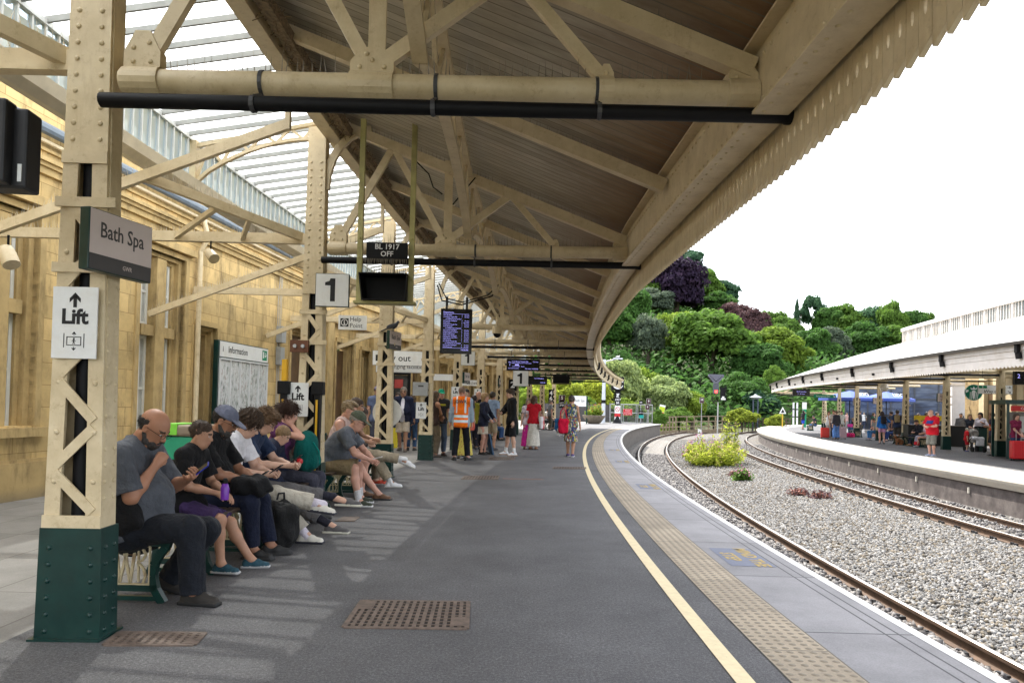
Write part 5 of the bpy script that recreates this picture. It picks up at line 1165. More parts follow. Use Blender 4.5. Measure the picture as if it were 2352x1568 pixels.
        garment({'trousers': 'trousers', 'shorts': 'shorts', 'skirt': 'skirt'}[typ], fb_, bottom.get('mats') or cloth(bottom['col']), bottom.get('rough', .006), None, bmf if 'band' in bottom else None, sd_ + 1)
    if shoes:
        U = shoes.get('mats') or [mat('shoe', shoes['col'], .6, .15, 20, .1, 90), mat('shoe_sole', shoes.get('sole', (.03, .03, .03)), .7, .1)]
        for i in (0, 1):
            t_ = td[i]; sdv = unit(np.cross(v3(0, 0, 1), t_)); upf = np.cross(t_, sdv); M3 = np.stack([t_, sdv, upf], 1); hh = min(h, .010)
            b0 = ft[i]; G_ = Field(b0 - .24, b0 + .26, hh)
            q = lambda x, y, z: b0 + (t_ * x + sdv * y + upf * z) * S
            G_.cone(q(-.045, 0, .038), q(.06, 0, .040), .036 * S, .040 * S, .02); G_.cone(q(.06, 0, .040), q(.150, 0, .030), .041 * S, .034 * S, .02, sq=(upf, .85)); G_.cone(q(-.03, 0, .04), q(-.02, 0, shoes.get('high', .085)), .040 * S, .039 * S, .02, flat=True); G_.cone(q(.0, 0, .06), q(.07, 0, .055), .03 * S, .026 * S, .02)
            G_.box(q(.05, 0, .012), v3(.140, .044, .014) * S, M3, .012, .006); G_.cut(q(0, 0, -.001), -upf)
            up0 = upf; 
            G_.build('shoe', U, root, lambda Cn, b0=b0, up0=up0: (((Cn - b0) @ up0) < .024 * S).astype(int))
            if 'sock' in shoes:
                G_ = Field(np.minimum(an[i], kn[i]) - .08, np.maximum(an[i], kn[i]) + .08, h); d = unit(kn[i] - an[i]); G_.cone(an[i] - d * .05, an[i] + d * shoes.get('sockh', .10) * S, .044 * S, .046 * S, .01, flat=True); G_.build('sock', cloth(shoes['sock']), root)
    if hair: 
        G_ = Field(hc - .34 * S - (v3(0, 0, .35) if hair.get('len', 0) > .12 else 0), hc + .24 * S, min(h, .009)); ty = hair['type']; hm = hair_mat(hair['col'])
        if ty in ('short', 'messy', 'curly', 'long', 'bun', 'side'):
            t_ = hair.get('vol', .012); G_.ell(hp_(-.022, 0, .042), v3(.100 + t_, .080 + t_, .094 + t_) * hs, M, .01)
            G_.ell(hp_(.068, 0, -.062), v3(.072, .095, .092) * hs, M, .015, op='s')                                    # face opening
            G_.ell(hp_(.075, 0, .0), v3(.048, .072, .052) * hs, M, .015, op='s'); G_.cone(hp_(.0, .1, -.030), hp_(.0, -.1, -.030), .030 * hs, .03 * hs, .01, op='s') if ty in ('short', 'messy', 'curly') else None
            G_.cut(hp_(-.05, 0, -.075), -hu + hf * .4) if ty != 'long' else None
            if ty == 'long':
                L_ = hair.get('len', .2)
                for s_ in (1, -1): G_.cone(hp_(-.03, s_ * .062, .0), hp_(-.045, s_ * .068, -L_), .042 * hs, .038 * hs, .03)
                G_.cone(hp_(-.075, 0, .0), hp_(-.075, 0, -L_), .055 * hs, .05 * hs, .03, sq=(hf, .8))
            if ty == 'bun': G_.ell(hp_(-.115, 0, hair.get('bz', .0)), v3(.045, .05, .045) * hs, M, .02)
            if ty == 'messy': G_.ell(hp_(.045, 0, .105), v3(.055, .075, .035) * hs, M, .02)
            G_.rough({'messy': .010, 'curly': .011, 'long': .006}.get(ty, .0045), {'curly': 150, 'messy': 110}.get(ty, 130), sd_ + 5)
        elif ty == 'fringe':      # bald on top, hair round the back
            G_.ell(hp_(-.020, 0, .030), v3(.103, .082, .090) * hs, M, .01); G_.ell(hp_(.075, 0, .02), v3(.10, .12, .20) * hs, M, .02, op='s'); G_.cut(hp_(0, 0, .065), hu - hf * .35); G_.cut(hp_(-.05, 0, -.070), -hu + hf * .3); G_.rough(.002, 60, 3)
        ho = G_.build('hair', hm, root)
        if h < .0095: strands(ho, hc, hu, hf, .030 if ty in ('messy', 'curly', 'side') else (.05 if ty in ('long', 'bun') else .012), .0032 if ty != 'short' else .002)
    def headpart(name, fn, m, hh=.007):
        G_ = Field(hc - .2 * S, hc + .24 * S, hh); fn(G_, hp_, M, hs); return G_.build(name, m, root)
    J['headpart'] = headpart; J['hp'] = hp_; J['M'] = M; J['lo'] = lo; J['hi'] = hi; J['h'] = h; J['garment'] = garment
    return J
def hand(F, J, i, mode, palm, fdir, h):
    S = J['S']; w = J['hd'][i]; e = J['el'][i]; d = unit(w - e) if fdir is None else unit(fdir); sgn = (1, -1)[i]
    pn = v3(0, -sgn, -.1) if palm is None else np.array(palm, float)          # palm normal: default faces the body
    pn = unit(pn - d * (pn @ d)); sd = unit(np.cross(d, pn)) * sgn              # sd points to the thumb side
    if palm is None: sd = sd if sd[0] > -.2 else -sd
    r = max(.0082, h * .62) * S
    curl = {'relax': (.25, .45, .35), 'hold': (.55, .9, .6), 'fist': (1.3, 1.5, 1.0), 'flat': (.08, .12, .1), 'point': (.35, .5, .4)}[mode]
    F.cone(w, w + d * .05 * S, .026 * S, .03 * S, .015, sq=(pn, .62)); F.cone(w + d * .03 * S - sd * .018 * S, w + d * .082 * S - sd * .022 * S, .016 * S, .015 * S, .015, sq=(pn, .9)); F.cone(w + d * .03 * S + sd * .016 * S, w + d * .085 * S + sd * .022 * S, .017 * S, .015 * S, .015, sq=(pn, .9)); F.cone(w + d * .03 * S, w + d * .088 * S, .018 * S, .015 * S, .015, sq=(pn, .9))
    L = (.078, .088, .082, .064)
    for j in range(4):
        p = w + d * (.086 - .004 * abs(j - 1)) * S + sd * (.028 - .0186 * j) * S; q = rot(d, sd * 1., 0); fd = unit(d + sd * (.10 - .066 * j)); ax = np.cross(fd, pn); cu = 0.
        for s_ in range(3):
            cu += curl[s_] * (1 if mode != 'point' or j != 0 else .15); dd = rot(fd, ax, cu); n = p + dd * L[j] * (.45, .31, .24)[s_] * S; F.cone(p, n, r * (1 - .06 * s_), r * (.96 - .06 * s_), .004); p = n
    b = w + d * .022 * S + sd * .022 * S + pn * .008 * S; td = unit(d * .75 + sd * .62 + pn * (.30 if mode in ('relax', 'flat') else .6)); m = b + td * .042 * S; F.cone(b, m, r * 1.6, r * 1.2, .012); t2 = unit(td + d * .3 - sd * .3 + pn * .3); F.cone(m, m + t2 * .034 * S, r * 1.15, r * .95, .006)
def to_world(J, p): return J['root'].matrix_basis @ Vector(p)
def glasses(J, sun=False):
    hp_ = J['hp']; b = MB(); 
    for s_ in (1, -1):
        pts = [Vector(hp_(.106, s_ * (.034 + .021 * math.cos(a)), .008 + .017 * math.sin(a))) for a in np.linspace(0, 2 * math.pi, 13)]; b.tube(pts, .0016, 5, False); b.tube([Vector(hp_(.104, s_ * .056, .013)), Vector(hp_(.0, s_ * .086, .012))], .0016, 5)
    b.tube([Vector(hp_(.108, .012, .010)), Vector(hp_(.108, -.012, .010))], .0016, 5); o = b.build('glasses', BLACK if sun or True else STEEL, J['root'])
    if sun:
        c = MB(); 
        for s_ in (1, -1): c.add([hp_(.107, s_ * .034 + .021 * math.cos(a), .008 + .017 * math.sin(a)) for a in np.linspace(0, 2 * math.pi, 12, endpoint=False)], [tuple(range(12))])
        c.build('lens', SCR, o)
    return o
def cap(J, col, brim=True, hh=.007):
    def f(G_, hp_, M, hs):
        G_.ell(hp_(-.016, 0, .050), v3(.112, .091, .096) * hs, M, .0); G_.cut(hp_(0, 0, .040), -J['hu'] - J['hf'] * .12)
        if brim: G_.ell(hp_(.115, 0, .040), v3(.085, .075, .010) * hs, np.stack([unit(J['hf'] - J['hu'] * .25), J['hl'], unit(J['hu'] + J['hf'] * .25)], 1), .008)
    return J['headpart']('cap', f, cloth(col), hh)
def beard(J, col):
    def f(G_, hp_, M, hs):
        G_.ell(hp_(.040, 0, -.080), v3(.062, .062, .056) * hs, M, .01); G_.cone(hp_(-.005, .07, -.03), hp_(.03, .055, -.08), .015 * hs, .02 * hs, .02); G_.cone(hp_(-.005, -.07, -.03), hp_(.03, -.055, -.08), .015 * hs, .02 * hs, .02)
        G_.cone(hp_(.104, .03, -.046), hp_(.104, -.03, -.046), .008 * hs, .008 * hs, .01); G_.ell(hp_(.110, 0, -.058), v3(.03, .026, .010) * hs, M, .006, op='s'); G_.rough(.002, 140, 4)
    return J['headpart']('beard', f, hair_mat(col), .006)
def phone(label, p, d, n, col=(.01, .01, .012), L=.15, Wd=.073, parent=None):
    d = Vector(d).normalized(); n = Vector(n).normalized(); s = d.cross(n).normalized(); n = s.cross(d); M = Matrix((s, d, n)).transposed().to_4x4(); M.translation = p
    t = thing('phone', label, 'phone', p, 0); t.matrix_world = M
    b = MB(); b.box((0, 0, 0), (Wd, L, .009)); b.build('case', mat('phone_case', col, .4, .1), t, bevel=.003); b = MB(); b.box((0, 0, .0049), (Wd - .008, L - .012, .0008)); b.build('screen', SCR, t); return t
# ================================================================== BENCHES
BMONO = mat('cream_bench_panel', (.50, .42, .26), .5, .15, 12, dirt=(.22, .09, .03), dscale=9, damt=.8)
def bench(label, L=1.62):
    """front towards +x, length along y from 0 to L"""
    t = thing('bench', label, 'bench', (0, 0, 0), 0, 'green iron and timber benches along the platform')
    s = MB()
    for x in (.03, .14, .25, .36): s.b2((x, 0, .425 - .02 * (.36 - x)), (x + .095, L, .455 - .02 * (.36 - x)))
    s.build('seat', WOOD, t, bevel=.006)
    b = MB()
    for i, z in enumerate((.56, .68, .80)): b.box((-.035 - i * .035, L / 2, z), (.025, L, .09), M=Matrix.Rotation(-.27, 4, 'Y'))
    b.build('backrest', WOOD, t)
    for y in (.03, L / 2, L - .03):
        f = MB(); w = .045
        def pl(P, w_=.04, d=.045):
            for a, c in zip(P, P[1:]): f.beam((a[0], y, a[1]), (c[0], y, c[1]), d, w_, (0, 0, 1) if abs(a[0] - c[0]) > abs(a[1] - c[1]) else (1, 0, 0))
        pl([(.0, .40), (.46, .40)], .05); pl([(-.02, .10), (.40, .10)], .045); pl([(.46, .41), (.45, .37), (.41, .32), (.375, .25), (.365, .18), (.385, .09), (.44, .0)], .05); pl([(-.14, .88), (-.06, .62), (.0, .41), (.005, .25), (-.02, .10), (-.06, .0)], .045); pl([(-.06, .03), (.44, .03)], .03, .03)
        fo = f.build('end_frame', GREEN, t)
        m = MB(); M = face_m(Vector((.19, y - .008, .25)), (1, 0, 0)); P = []
        def st(pts, w_=.022):
            for a, c in zip(pts, pts[1:]): P.append(line2(a, c, w_ * .62))
        st([(-.165, .125), (.165, .125)], .016); st([(-.165, -.125), (.165, -.125)], .016); st([(-.165, -.125), (-.165, .125)], .016); st([(.160, -.125), (.160, .125)], .016)
        st([(-.062, .11), (-.035, -.115), (0, .05), (.035, -.115), (.062, .11)], .026); st([(-.02, .12), (0, .045), (.02, .12)], .022)
        st([(-.07, .085), (-.105, .11), (-.14, .085), (-.13, .04), (-.095, .01), (-.085, -.05), (-.105, -.10), (-.14, -.09)], .022); st([(-.13, .04), (-.15, .0), (-.145, -.05)], .018)
        st([(.07, .10), (.11, .11), (.135, .07), (.11, .03), (.08, .02), (.12, -.02), (.135, -.07), (.12, -.115)], .022); st([(.085, .1), (.09, -.11)], .018)
        flat(m, M, P, .016); m.build('monogram', BMONO, fo)
    return t
BX = -2.72
b0 = bench('green iron bench with cream monogram panel under the bald man and the boy'); b0.location = (BX, 4.62, 0)
for Y, x, lab in ((6.42, -2.70, 'bench holding the teenagers with crossed legs'), (8.85, -2.72, 'bench under the man in grey shirt and green cap'), (10.7, -2.72, 'bench under the man in beige trousers with white sneakers'), (27.6, -1.3, 'distant bench in the crowd with a woman in red and jeans'), (42.8, 1.6, 'farthest bench with three seated people near the flowered dress woman')):
    dup(b0, (x, Y, 0), 0 if Y < 20 else (-.15 if Y < 30 else -.25), lab)

# ================================================================== PEOPLE ON THE BENCHES
HOLD = dict(lhand='hold', rhand='hold', lpalm=(-.5, -.5, .7), rpalm=(-.5, .5, .7))
def SITP(**k): d = dict(pelvis=(0, 0, .53), sit=True, lean=.0, lean2=.22, hp=.35, lf=(.43, .12, 0), rf=(.40, -.12, 0), lh=(.30, .10, .70), rh=(.30, -.10, .70), le=(-.2, .6, -1), re=(-.2, -.6, -1)); d.update(k); return d
SK = dict(brown=(.30, .145, .085), tan=(.40, .215, .135), fair=(.56, .34, .245), pink=(.55, .30, .22))
J = person('bald bearded man in grey polo shirt, chin on his fist, seated nearest the column', (-2.60, 4.75, 0), 0, 1.76, .006, (.36, .175, .105),
    SITP(pelvis=(.06, 0, .49), lean=-.22, lean2=.26, hp=.50, hy=-.10, rf=(.52, -.12, .0), lf=(.22, .13, .03), lt=(1, .1, -.35), lk=(1, .05, .25), rk=(1, -.05, .35), rh=(.225, -.075, .90), re=(-.1, -.35, -1), rhand='fist', rpalm=(-.75, .55, -.3), lh=(.37, .10, .80), lhand='hold', lpalm=(-.55, -.35, .75)),
    dict(col=(.075, .082, .097), collar=True, sleeve=.86, loose=.022, inf=.016), dict(col=(.011, .013, .018), loose=.030, len=2.03), dict(mats=[mat('dark_suede', (.03, .026, .022), .8, .2), mat('black_sole', (.012, .012, .012), .7, .1)]), dict(type='fringe', col=(.02, .017, .015)), fat=1.05)
glasses(J); beard(J, (.045, .04, .038))
p = to_world(J, J['hd'][0]) + Vector((.085, -.03, .06)); phone('blue cased phone in the hand of the bald man', p, (.75, .1, .62), (-.55, -.45, .65), (.01, .02, .25))
J = person('boy in black t-shirt and purple shorts beside the bald man', (-2.60, 5.55, 0), 0, 1.44, .0065, SK['tan'],
    SITP(pelvis=(.02, 0, .62), lean=.02, lean2=.30, hp=.12, hy=.05, lf=(.62, .16, 0), rf=(.46, -.16, .02), rh=(.36, -.09, .76), lh=(.38, .08, .74), rpalm=(-.2, .3, -.9), lpalm=(-.2, -.3, -.9), lk=(1, .15, .3), rk=(1, -.15, .3)),
    dict(col=(.005, .005, .006), sleeve=.82, loose=.02), dict(col=(.045, .025, .085), type='shorts', len=.92, loose=.018), dict(mats=[mat('teal_shoe', (.015, .06, .085), .7, .3, 40, .3, 200), mat('grey_sole', (.4, .4, .4), .7)]), dict(type='short', col=(.045, .026, .015), vol=.006))
J = person('man in blue cap, glasses and black t-shirt looking at his phone next to the boy', (-2.66, 6.08, 0), 0, 1.74, .0065, SK['brown'],
    SITP(pelvis=(.03, 0, .50), lean=-.10, lean2=.30, hp=.28, rh=(.40, -.05, .66), lh=(.43, .09, .65), lf=(.56, .10, 0), rf=(.48, -.10, 0), **HOLD),
    dict(col=(.005, .005, .006), sleeve=.84, loose=.024), dict(col=(.008, .011, .026), loose=.01), dict(col=(.02, .02, .02)), dict(type='short', col=(.02, .015, .012), vol=.004), fat=.25)
cap(J, (.12, .13, .18)); glasses(J); beard(J, (.05, .045, .04))
phone('dark phone held by the man in the blue cap', to_world(J, J['hd'][1]) + Vector((.10, .03, .045)), (.8, .0, .6), (-.6, .0, .8))
J = person('curly haired teenager in white t-shirt with one leg crossed', (-2.66, 6.62, 0), 0, 1.72, .0065, SK['fair'],
    SITP(pelvis=(.03, 0, .50), lean=-.22, lean2=.40, hp=.42, rh=(.35, -.06, .68), lh=(.38, .09, .67), lf=(.72, .10, 0), rf=(.82, .12, .30), rk=(.8, -.2, .9), lk=(1, .1, .4), rt=(1, -.05, -.12), lt=(1, -.1, 0), **HOLD),
    dict(col=(.68, .67, .70), sleeve=.72, loose=.022), dict(col=(.42, .385, .32), loose=.030, len=1.86), dict(mats=[mat('cream_leather_shoe', (.58, .55, .48), .5, .08), mat('dark_navy_sole', (.03, .03, .04), .7)], sock=(.6, .55, .62)), dict(type='curly', col=(.055, .032, .018), vol=.022))
phone('phone in the hands of the teenager in white', to_world(J, J['hd'][1]) + Vector((.10, .04, .04)), (.8, .0, .6), (-.6, .0, .8))
J = person('teenager in navy t-shirt and glasses typing on a phone, legs crossed', (-2.72, 7.15, 0), 0, 1.76, .0075, SK['fair'],
    SITP(pelvis=(.03, 0, .49), lean=-.16, lean2=.42, hp=.42, rh=(.42, -.06, .70), lh=(.46, .08, .69), lf=(.88, .10, 0), rf=(.99, .12, .28), rk=(.8, -.2, .9), lk=(1, .1, .4), rt=(1, -.05, -.02), lt=(1, -.1, 0), **HOLD),
    dict(col=(.020, .034, .075), sleeve=.72, loose=.022), dict(col=(.115, .110, .112), loose=.016, len=1.86), dict(mats=[mat('grey_suede_shoe', (.09, .085, .085), .8, .15), mat('cream_sole', (.5, .48, .40), .7)], sock=(.02, .02, .03)), dict(type='messy', col=(.13, .075, .038), vol=.016))
glasses(J); phone('black phone of the teenager in navy', to_world(J, J['hd'][1]) + Vector((.10, .05, .06)), (.8, .0, .6), (-.6, .0, .8))
J = person('child in dark navy hoodie holding something red, half hidden by the teenagers', (-2.66, 7.60, 0), 0, 1.33, .010, SK['fair'], SITP(pelvis=(.02, 0, .64), lean=.0, lean2=.4, hp=.4, rh=(.36, -.06, .86), lh=(.38, .06, .86), **HOLD), dict(col=(.010, .014, .035), sleeve=1.9), dict(col=(.02, .025, .05)), dict(col=(.1, .1, .1)), dict(type='short', col=(.25, .16, .08)))
t = thing('toy', 'small round red toy in the hands of the hooded child', 'toy', to_world(J, J['hd'][0]) + Vector((.07, -.02, .05))); b = MB(); b.lathe([(.004, -.035), (.03, -.02), (.036, .0), (.028, .025), (.004, .034)], n=14); b.build('shell', mat('red_plastic', (.5, .015, .02), .3, .05), t, smooth=True)
J = person('woman in purple top resting her head on her raised arm, behind the teenagers', (-2.66, 8.0, 0), 0, 1.70, .009, SK['pink'], SITP(pelvis=(.02, 0, .55), lean=-.05, lean2=.12, hp=.25, hy=.1, rh=(.14, -.02, 1.13), re=(1, -.3, -.6), rhand='fist', lh=(.34, .05, .70)), dict(col=(.13, .04, .13), sleeve=.35), dict(col=(.05, .05, .07)), dict(col=(.05, .05, .05)), dict(type='bun', col=(.06, .03, .02), bz=.03), fem=True)
t = thing('rucksack', 'teal rucksack on the lap of the woman in purple', 'rucksack', (-2.33, 7.97, .80)); F_ = Field((-.2, -.2, -.28), (.2, .2, .28), .012); F_.ell((0, 0, -.02), v3(.14, .16, .25), None, .02); F_.ell((.08, 0, -.1), v3(.09, .12, .12), None, .03); F_.rough(.006, 25, 2); F_.build('bag', cloth((.0, .085, .075)), t); b = MB(); b.tube([(.1, -.1, .1), (.16, -.06, -.0), (.16, -.02, -.15)], .008, 6); b.build('strap', cloth((.0, .2, .17)), t)
J = person('man in grey t-shirt, olive cap and khaki shorts leaning forward over his knees', (-2.50, 9.30, 0), 0, 1.78, .008, SK['pink'],
    SITP(pelvis=(.02, 0, .53), lean=.50, lean2=.85, hp=-.05, rh=(.62, -.06, .60), lh=(.66, .07, .58), rf=(.52, -.16, 0), lf=(.46, .18, 0), re=(.2, -.7, -.6), le=(.2, .7, -.6), **HOLD),
    dict(col=(.105, .115, .135), sleeve=.70, loose=.022), dict(col=(.195, .145, .08), type='shorts', len=.97, loose=.03), dict(mats=[mat('olive_shoe', (.045, .052, .035), .8, .2), mat('white_sole', (.6, .6, .6), .7)], sock=(.55, .54, .55), sockh=.13), dict(type='short', col=(.3, .28, .25), vol=.003), fat=.3)
cap(J, (.085, .10, .07)); glasses(J, True); phone('pale phone in the hands of the man in the olive cap', to_world(J, J['hd'][1]) + Vector((.09, .05, .02)), (.9, .0, .25), (-.2, .0, .95), (.6, .6, .6))
J = person('blond man in pale vest and sandals behind the man in the olive cap', (-2.55, 9.95, 0), 0, 1.80, .010, SK['pink'], SITP(pelvis=(.02, 0, .54), lean=.15, lean2=.35, hp=.15, rf=(.68, -.1, 0), lf=(.4, .12, 0), rh=(.38, -.1, .66)), dict(col=(.55, .40, .36), sleeve=0), dict(col=(.12, .15, .25), type='shorts', len=.85), dict(col=(.12, .06, .03), high=.04), dict(type='messy', col=(.26, .19, .11), vol=.008))
J = person('dark haired man in black vest and beige trousers with crossed legs and white sneakers', (-2.62, 11.2, 0), 0, 1.82, .010, SK['tan'], SITP(pelvis=(.02, 0, .55), lean=.0, lean2=.20, hp=.12, lf=(.66, .1, 0), rf=(.86, .12, .36), rk=(.8, -.2, .9), lk=(1, .1, .4), rt=(1, -.1, -.35), rh=(.34, -.12, .72), lh=(.40, .1, .74), re=(-.2, -1, -.8)), dict(col=(.015, .015, .017), sleeve=0), dict(col=(.31, .26, .185), loose=.03, len=1.85), dict(mats=[mat('white_trainer', (.66, .66, .67), .5, .05), mat('grey_rubber', (.4, .39, .36), .7)], sock=(.66, .66, .66)), dict(type='short', col=(.05, .028, .016), vol=.010))
J = person('person in red trainers mostly hidden behind the man in beige trousers', (-2.66, 11.75, 0), 0, 1.68, .012, SK['fair'], SITP(lf=(.47, .1, 0), rf=(.44, -.1, 0)), dict(col=(.12, .1, .1), sleeve=1.9), dict(col=(.2, .16, .11)), dict(col=(.5, .06, .03), sole=(.6, .6, .6)), dict(type='short', col=(.06, .04, .03)))

# ================================================================== THINGS ON THE FLOOR BY THE BENCHES
def sack(name, label, c, r, col, yaw=0., straps=True, rough=.012, h=.012, M=None):
    t = thing(name, label, 'rucksack' if name == 'rucksack' else 'bag', c, yaw); F_ = Field(-v3(*r) * 1.25, v3(*r) * 1.3, h); F_.box((0, 0, 0), v3(*r) * .92, None, min(r) * .6, .02); F_.ell((r[0] * .55, 0, -r[2] * .35), v3(r[0] * .6, r[1] * .75, r[2] * .5), None, .04); F_.rough(rough, 22, int(r[2] * 100)); F_.build('body', cloth(col), t)
    if straps:
        b = MB()
        for y in (-.5, .5): b.tube([(-r[0] * .8, y * r[1], r[2] * .9), (-r[0] * 1.6, y * r[1], r[2] * .5), (-r[0] * 1.7, y * r[1], -r[2] * .2), (-r[0] * .9, y * r[1], -r[2] * .8)], .014, 6)
        b.tube([(-.03, -.04, r[2]), (-.03, -.03, r[2] + .06), (-.03, .03, r[2] + .06), (-.03, .04, r[2])], .01, 6); b.build('strap', cloth((.02, .02, .022)), t)
    return t
t = sack('rucksack', 'large black rucksack leaning on the bench behind the bald man', (-2.60, 4.58, .66), (.15, .08, .25), (.007, .007, .008)); t.rotation_euler = (.06, -.52, -.1)
t = sack('rucksack', 'black rucksack on the floor at the feet of the white shirted teenager', (-2.13, 6.50, .22), (.17, .15, .22), (.012, .012, .012)); t.rotation_euler = (0, .15, -.6)
t = sack('shoulder_bag', 'black bag on the lap of the man in the blue cap', (-2.22, 5.98, .63), (.16, .12, .085), (.009, .009, .010), straps=False)
t = thing('drink_bottle', 'small purple water bottle in the lap of the boy', 'bottle', (-2.20, 5.40, .585)); b = MB(); b.lathe([(.03, 0), (.032, .09), (.022, .12), (.018, .125)], n=14); b.build('body', mat('purple_plastic', (.16, .03, .35), .25, .05), t, smooth=True); b = MB(); b.lathe([(.02, .126), (.02, .15), (.012, .165)], n=12); b.build('cap', BLACK, t)
t = thing('litter_bin', 'green recycling bin with grey lid behind the boy on the platform', 'bin', (at(465, 1010, 8.1).x, 8.1, 0)); b = MB(); b.b2((-.34, -.28, 0), (.34, .28, .93)); b.build('body', mat('bright_green_panel', (.02, .30, .16), .4, .15, 4), t, bevel=.02); b = MB(); b.b2((-.38, -.31, .935), (.38, .31, 1.06)); b.build('lid', mat('brown_grey_lid', (.22, .17, .12), .5, .15), t, bevel=.03); b = MB(); b.b2((-.32, -.315, .95), (-.15, .2, 1.075)); b.build('lid_patch', mat('lime', (.2, .6, .05), .5), t)

# ================================================================== STANDING PEOPLE ON THE NEAR PLATFORM
def ST(px, py, z=0.): p = gnd(px, py, z); return (p.x, p.y, z)
def R_(d): return math.radians(d)                        # yaw: 0 faces the track, 90 faces away from the camera, -90 faces the camera
HV = [cloth((.85, .17, .01), 'hi_vis'), mat('reflective_band', (.60, .68, .72), .35, .05), cloth((.30, .38, .46), 'pale_blue_sleeve')]
J = person('railway worker in orange high visibility vest seen from behind', ST(1057, 1057), R_(88), 1.80, .011, SK['pink'], dict(lh=(.10, .27, .86), rh=(.16, -.24, .90), lf=(-.02, .14, 0), rf=(.04, -.17, 0), rt=(1, -.7, 0), lt=(1, .3, 0), hy=-.25),
    dict(mats=HV, sleeve=1.9, hem=.06, loose=.012, inf=.024, stripes=((.10, .165), (-.02, .04)), braces=True, sleeve_m=True, name='vest'), dict(col=(.007, .008, .012), loose=.02), dict(col=(.012, .012, .012)), dict(type='short', col=(.20, .13, .09), vol=.002), fat=.15)
lettering('GWR', .115, face_m(Vector(J['ch'] - J['cf'] * .168 + v3(0, 0, .10)), (0, -1, 0)), SIGNDK, J['root'], 'lettering', .012, .002)
J = person('man in open navy jacket, white t-shirt, beige shorts and sunglasses walking towards us', ST(924, 1036), R_(-90), 1.82, .012, SK['tan'], dict(lf=(.16, .10, 0), rf=(-.14, -.09, .02), lh=(.02, .33, .78), rh=(.08, -.33, .80)), dict(col=(.016, .020, .045), sleeve=1.93, open=True, inner=(.62, .61, .66), inf=.024, hem=.06), dict(col=(.52, .45, .36), type='shorts', len=.92, loose=.03), dict(col=(.12, .095, .08)), dict(type='side', col=(.22, .19, .16)), fat=.35); glasses(J, True)
J = person('woman with long wavy hair in brown vest top and cargo trousers', ST(994, 1049), R_(40), 1.68, .012, SK['tan'], dict(lh=(.22, -.02, 1.08), rh=(.24, .06, 1.04), le=(.2, .8, -.8), re=(.1, -1, -.8)), dict(col=(.055, .035, .03), sleeve=0), dict(col=(.17, .14, .10), loose=.035), dict(col=(.15, .12, .1)), dict(type='long', col=(.085, .055, .03), len=.17, vol=.02), fem=True)
J = person('man in green cap, dark printed t-shirt and jeans holding a cup', ST(1009, 1046), R_(-70), 1.76, .012, SK['pink'], dict(rh=(.26, -.10, 1.0), lh=(.10, .24, .82), re=(-.3, -.6, -1)), dict(mats=[cloth((.03, .03, .035)), mat('yellow_print', (.45, .40, .03), .8)], panel=.12, plo=.40, phi=.45, sleeve=.6), dict(col=(.075, .11, .18)), dict(col=(.06, .03, .03)), dict(type='short', col=(.15, .09, .05))); cap(J, (.0, .22, .12))
YF = NT('yellow_floral'); co = YF.coord(); vv = YF.n("ShaderNodeTexVoronoi"); vv.inputs['Scale'].default_value = 17; YF.l(co, vv.inputs['Vector']); YF.col(YF.mix(YF.math('LESS_THAN', vv.outputs[0], .22), (.62, .52, .10), (.42, .07, .07))); YF.set(.8); YF = YF.m
J = person('woman in long yellow flowered dress half behind the orange vest man', ST(1063, 1052), R_(-60), 1.68, .012, SK['fair'], dict(lh=(.18, .22, 1.02), rh=(.05, -.28, .85)), dict(mats=[YF], sleeve=.7), dict(mats=[YF], type='skirt', len=1.78, loose=.12), dict(col=(.6, .6, .6)), dict(type='bun', col=(.32, .24, .15)), fem=True); glasses(J)
t = sack('shoulder_bag', 'small coral handbag hanging by the yellow dress', ST(1078, 1051)[:2] + (.82,), (.045, .13, .11), (.62, .13, .09), R_(-60), False, .003)
J = person('man with dark hair just behind the orange vest man', ST(1066, 1046), R_(-60), 1.78, .014, SK['brown'], {}, dict(col=(.05, .05, .06)), dict(col=(.03, .03, .05)), dict(col=(.03, .03, .03)), dict(type='short', col=(.012, .01, .01)))
J = person('blonde woman in navy cardigan and pale mini skirt with black boots', ST(1108, 1043), R_(-20), 1.70, .012, SK['pink'], dict(lh=(.30, .12, 1.02), rh=(.28, -.16, 1.0), le=(.1, .8, -1), re=(.1, -.9, -1)), dict(col=(.015, .018, .035), sleeve=1.9, hem=.05), dict(col=(.52, .47, .38), type='skirt', len=.72, loose=.03), dict(col=(.015, .013, .012), high=.17), dict(type='long', col=(.33, .21, .10), len=.14, vol=.02), fem=True)
t = thing('paper_bag', 'flat blue paper carrier bag standing by the black boots of the blonde woman', 'bag', ST(1129, 1043), R_(20)); b = MB(); b.add([(-.02, -.17, 0), (.02, -.17, 0), (.02, .17, 0), (-.02, .17, 0), (-.13, -.15, .58), (-.09, -.15, .58), (-.09, .17, .58), (-.13, .17, .58)], [(0, 3, 2, 1), (4, 5, 6, 7), (0, 1, 5, 4), (1, 2, 6, 5), (2, 3, 7, 6), (3, 0, 4, 7)]); b.build('bag', mat('blue_paper', (.015, .075, .16), .5, .15), t)
J = person('young man in black jacket and black shorts with white trainers holding a cup', ST(1174, 1045), R_(-165), 1.83, .011, SK['fair'], dict(lf=(-.02, .22, 0), rf=(.10, -.20, 0), rh=(.30, .02, 1.12), lh=(.05, .30, .84), re=(.1, -1, -.7), hp=.1, rt=(1, .1, 0)), dict(col=(.008, .008, .009), sleeve=1.93, collar=True, inf=.028, hem=.06), dict(col=(.009, .009, .011), type='shorts', len=.98, loose=.03), dict(mats=[mat('white_trainer', (.66, .66, .67), .5, .05), mat('gum_sole', (.35, .2, .1), .7)], sock=(.7, .7, .7), sockh=.12), dict(type='messy', col=(.05, .032, .02), vol=.014))
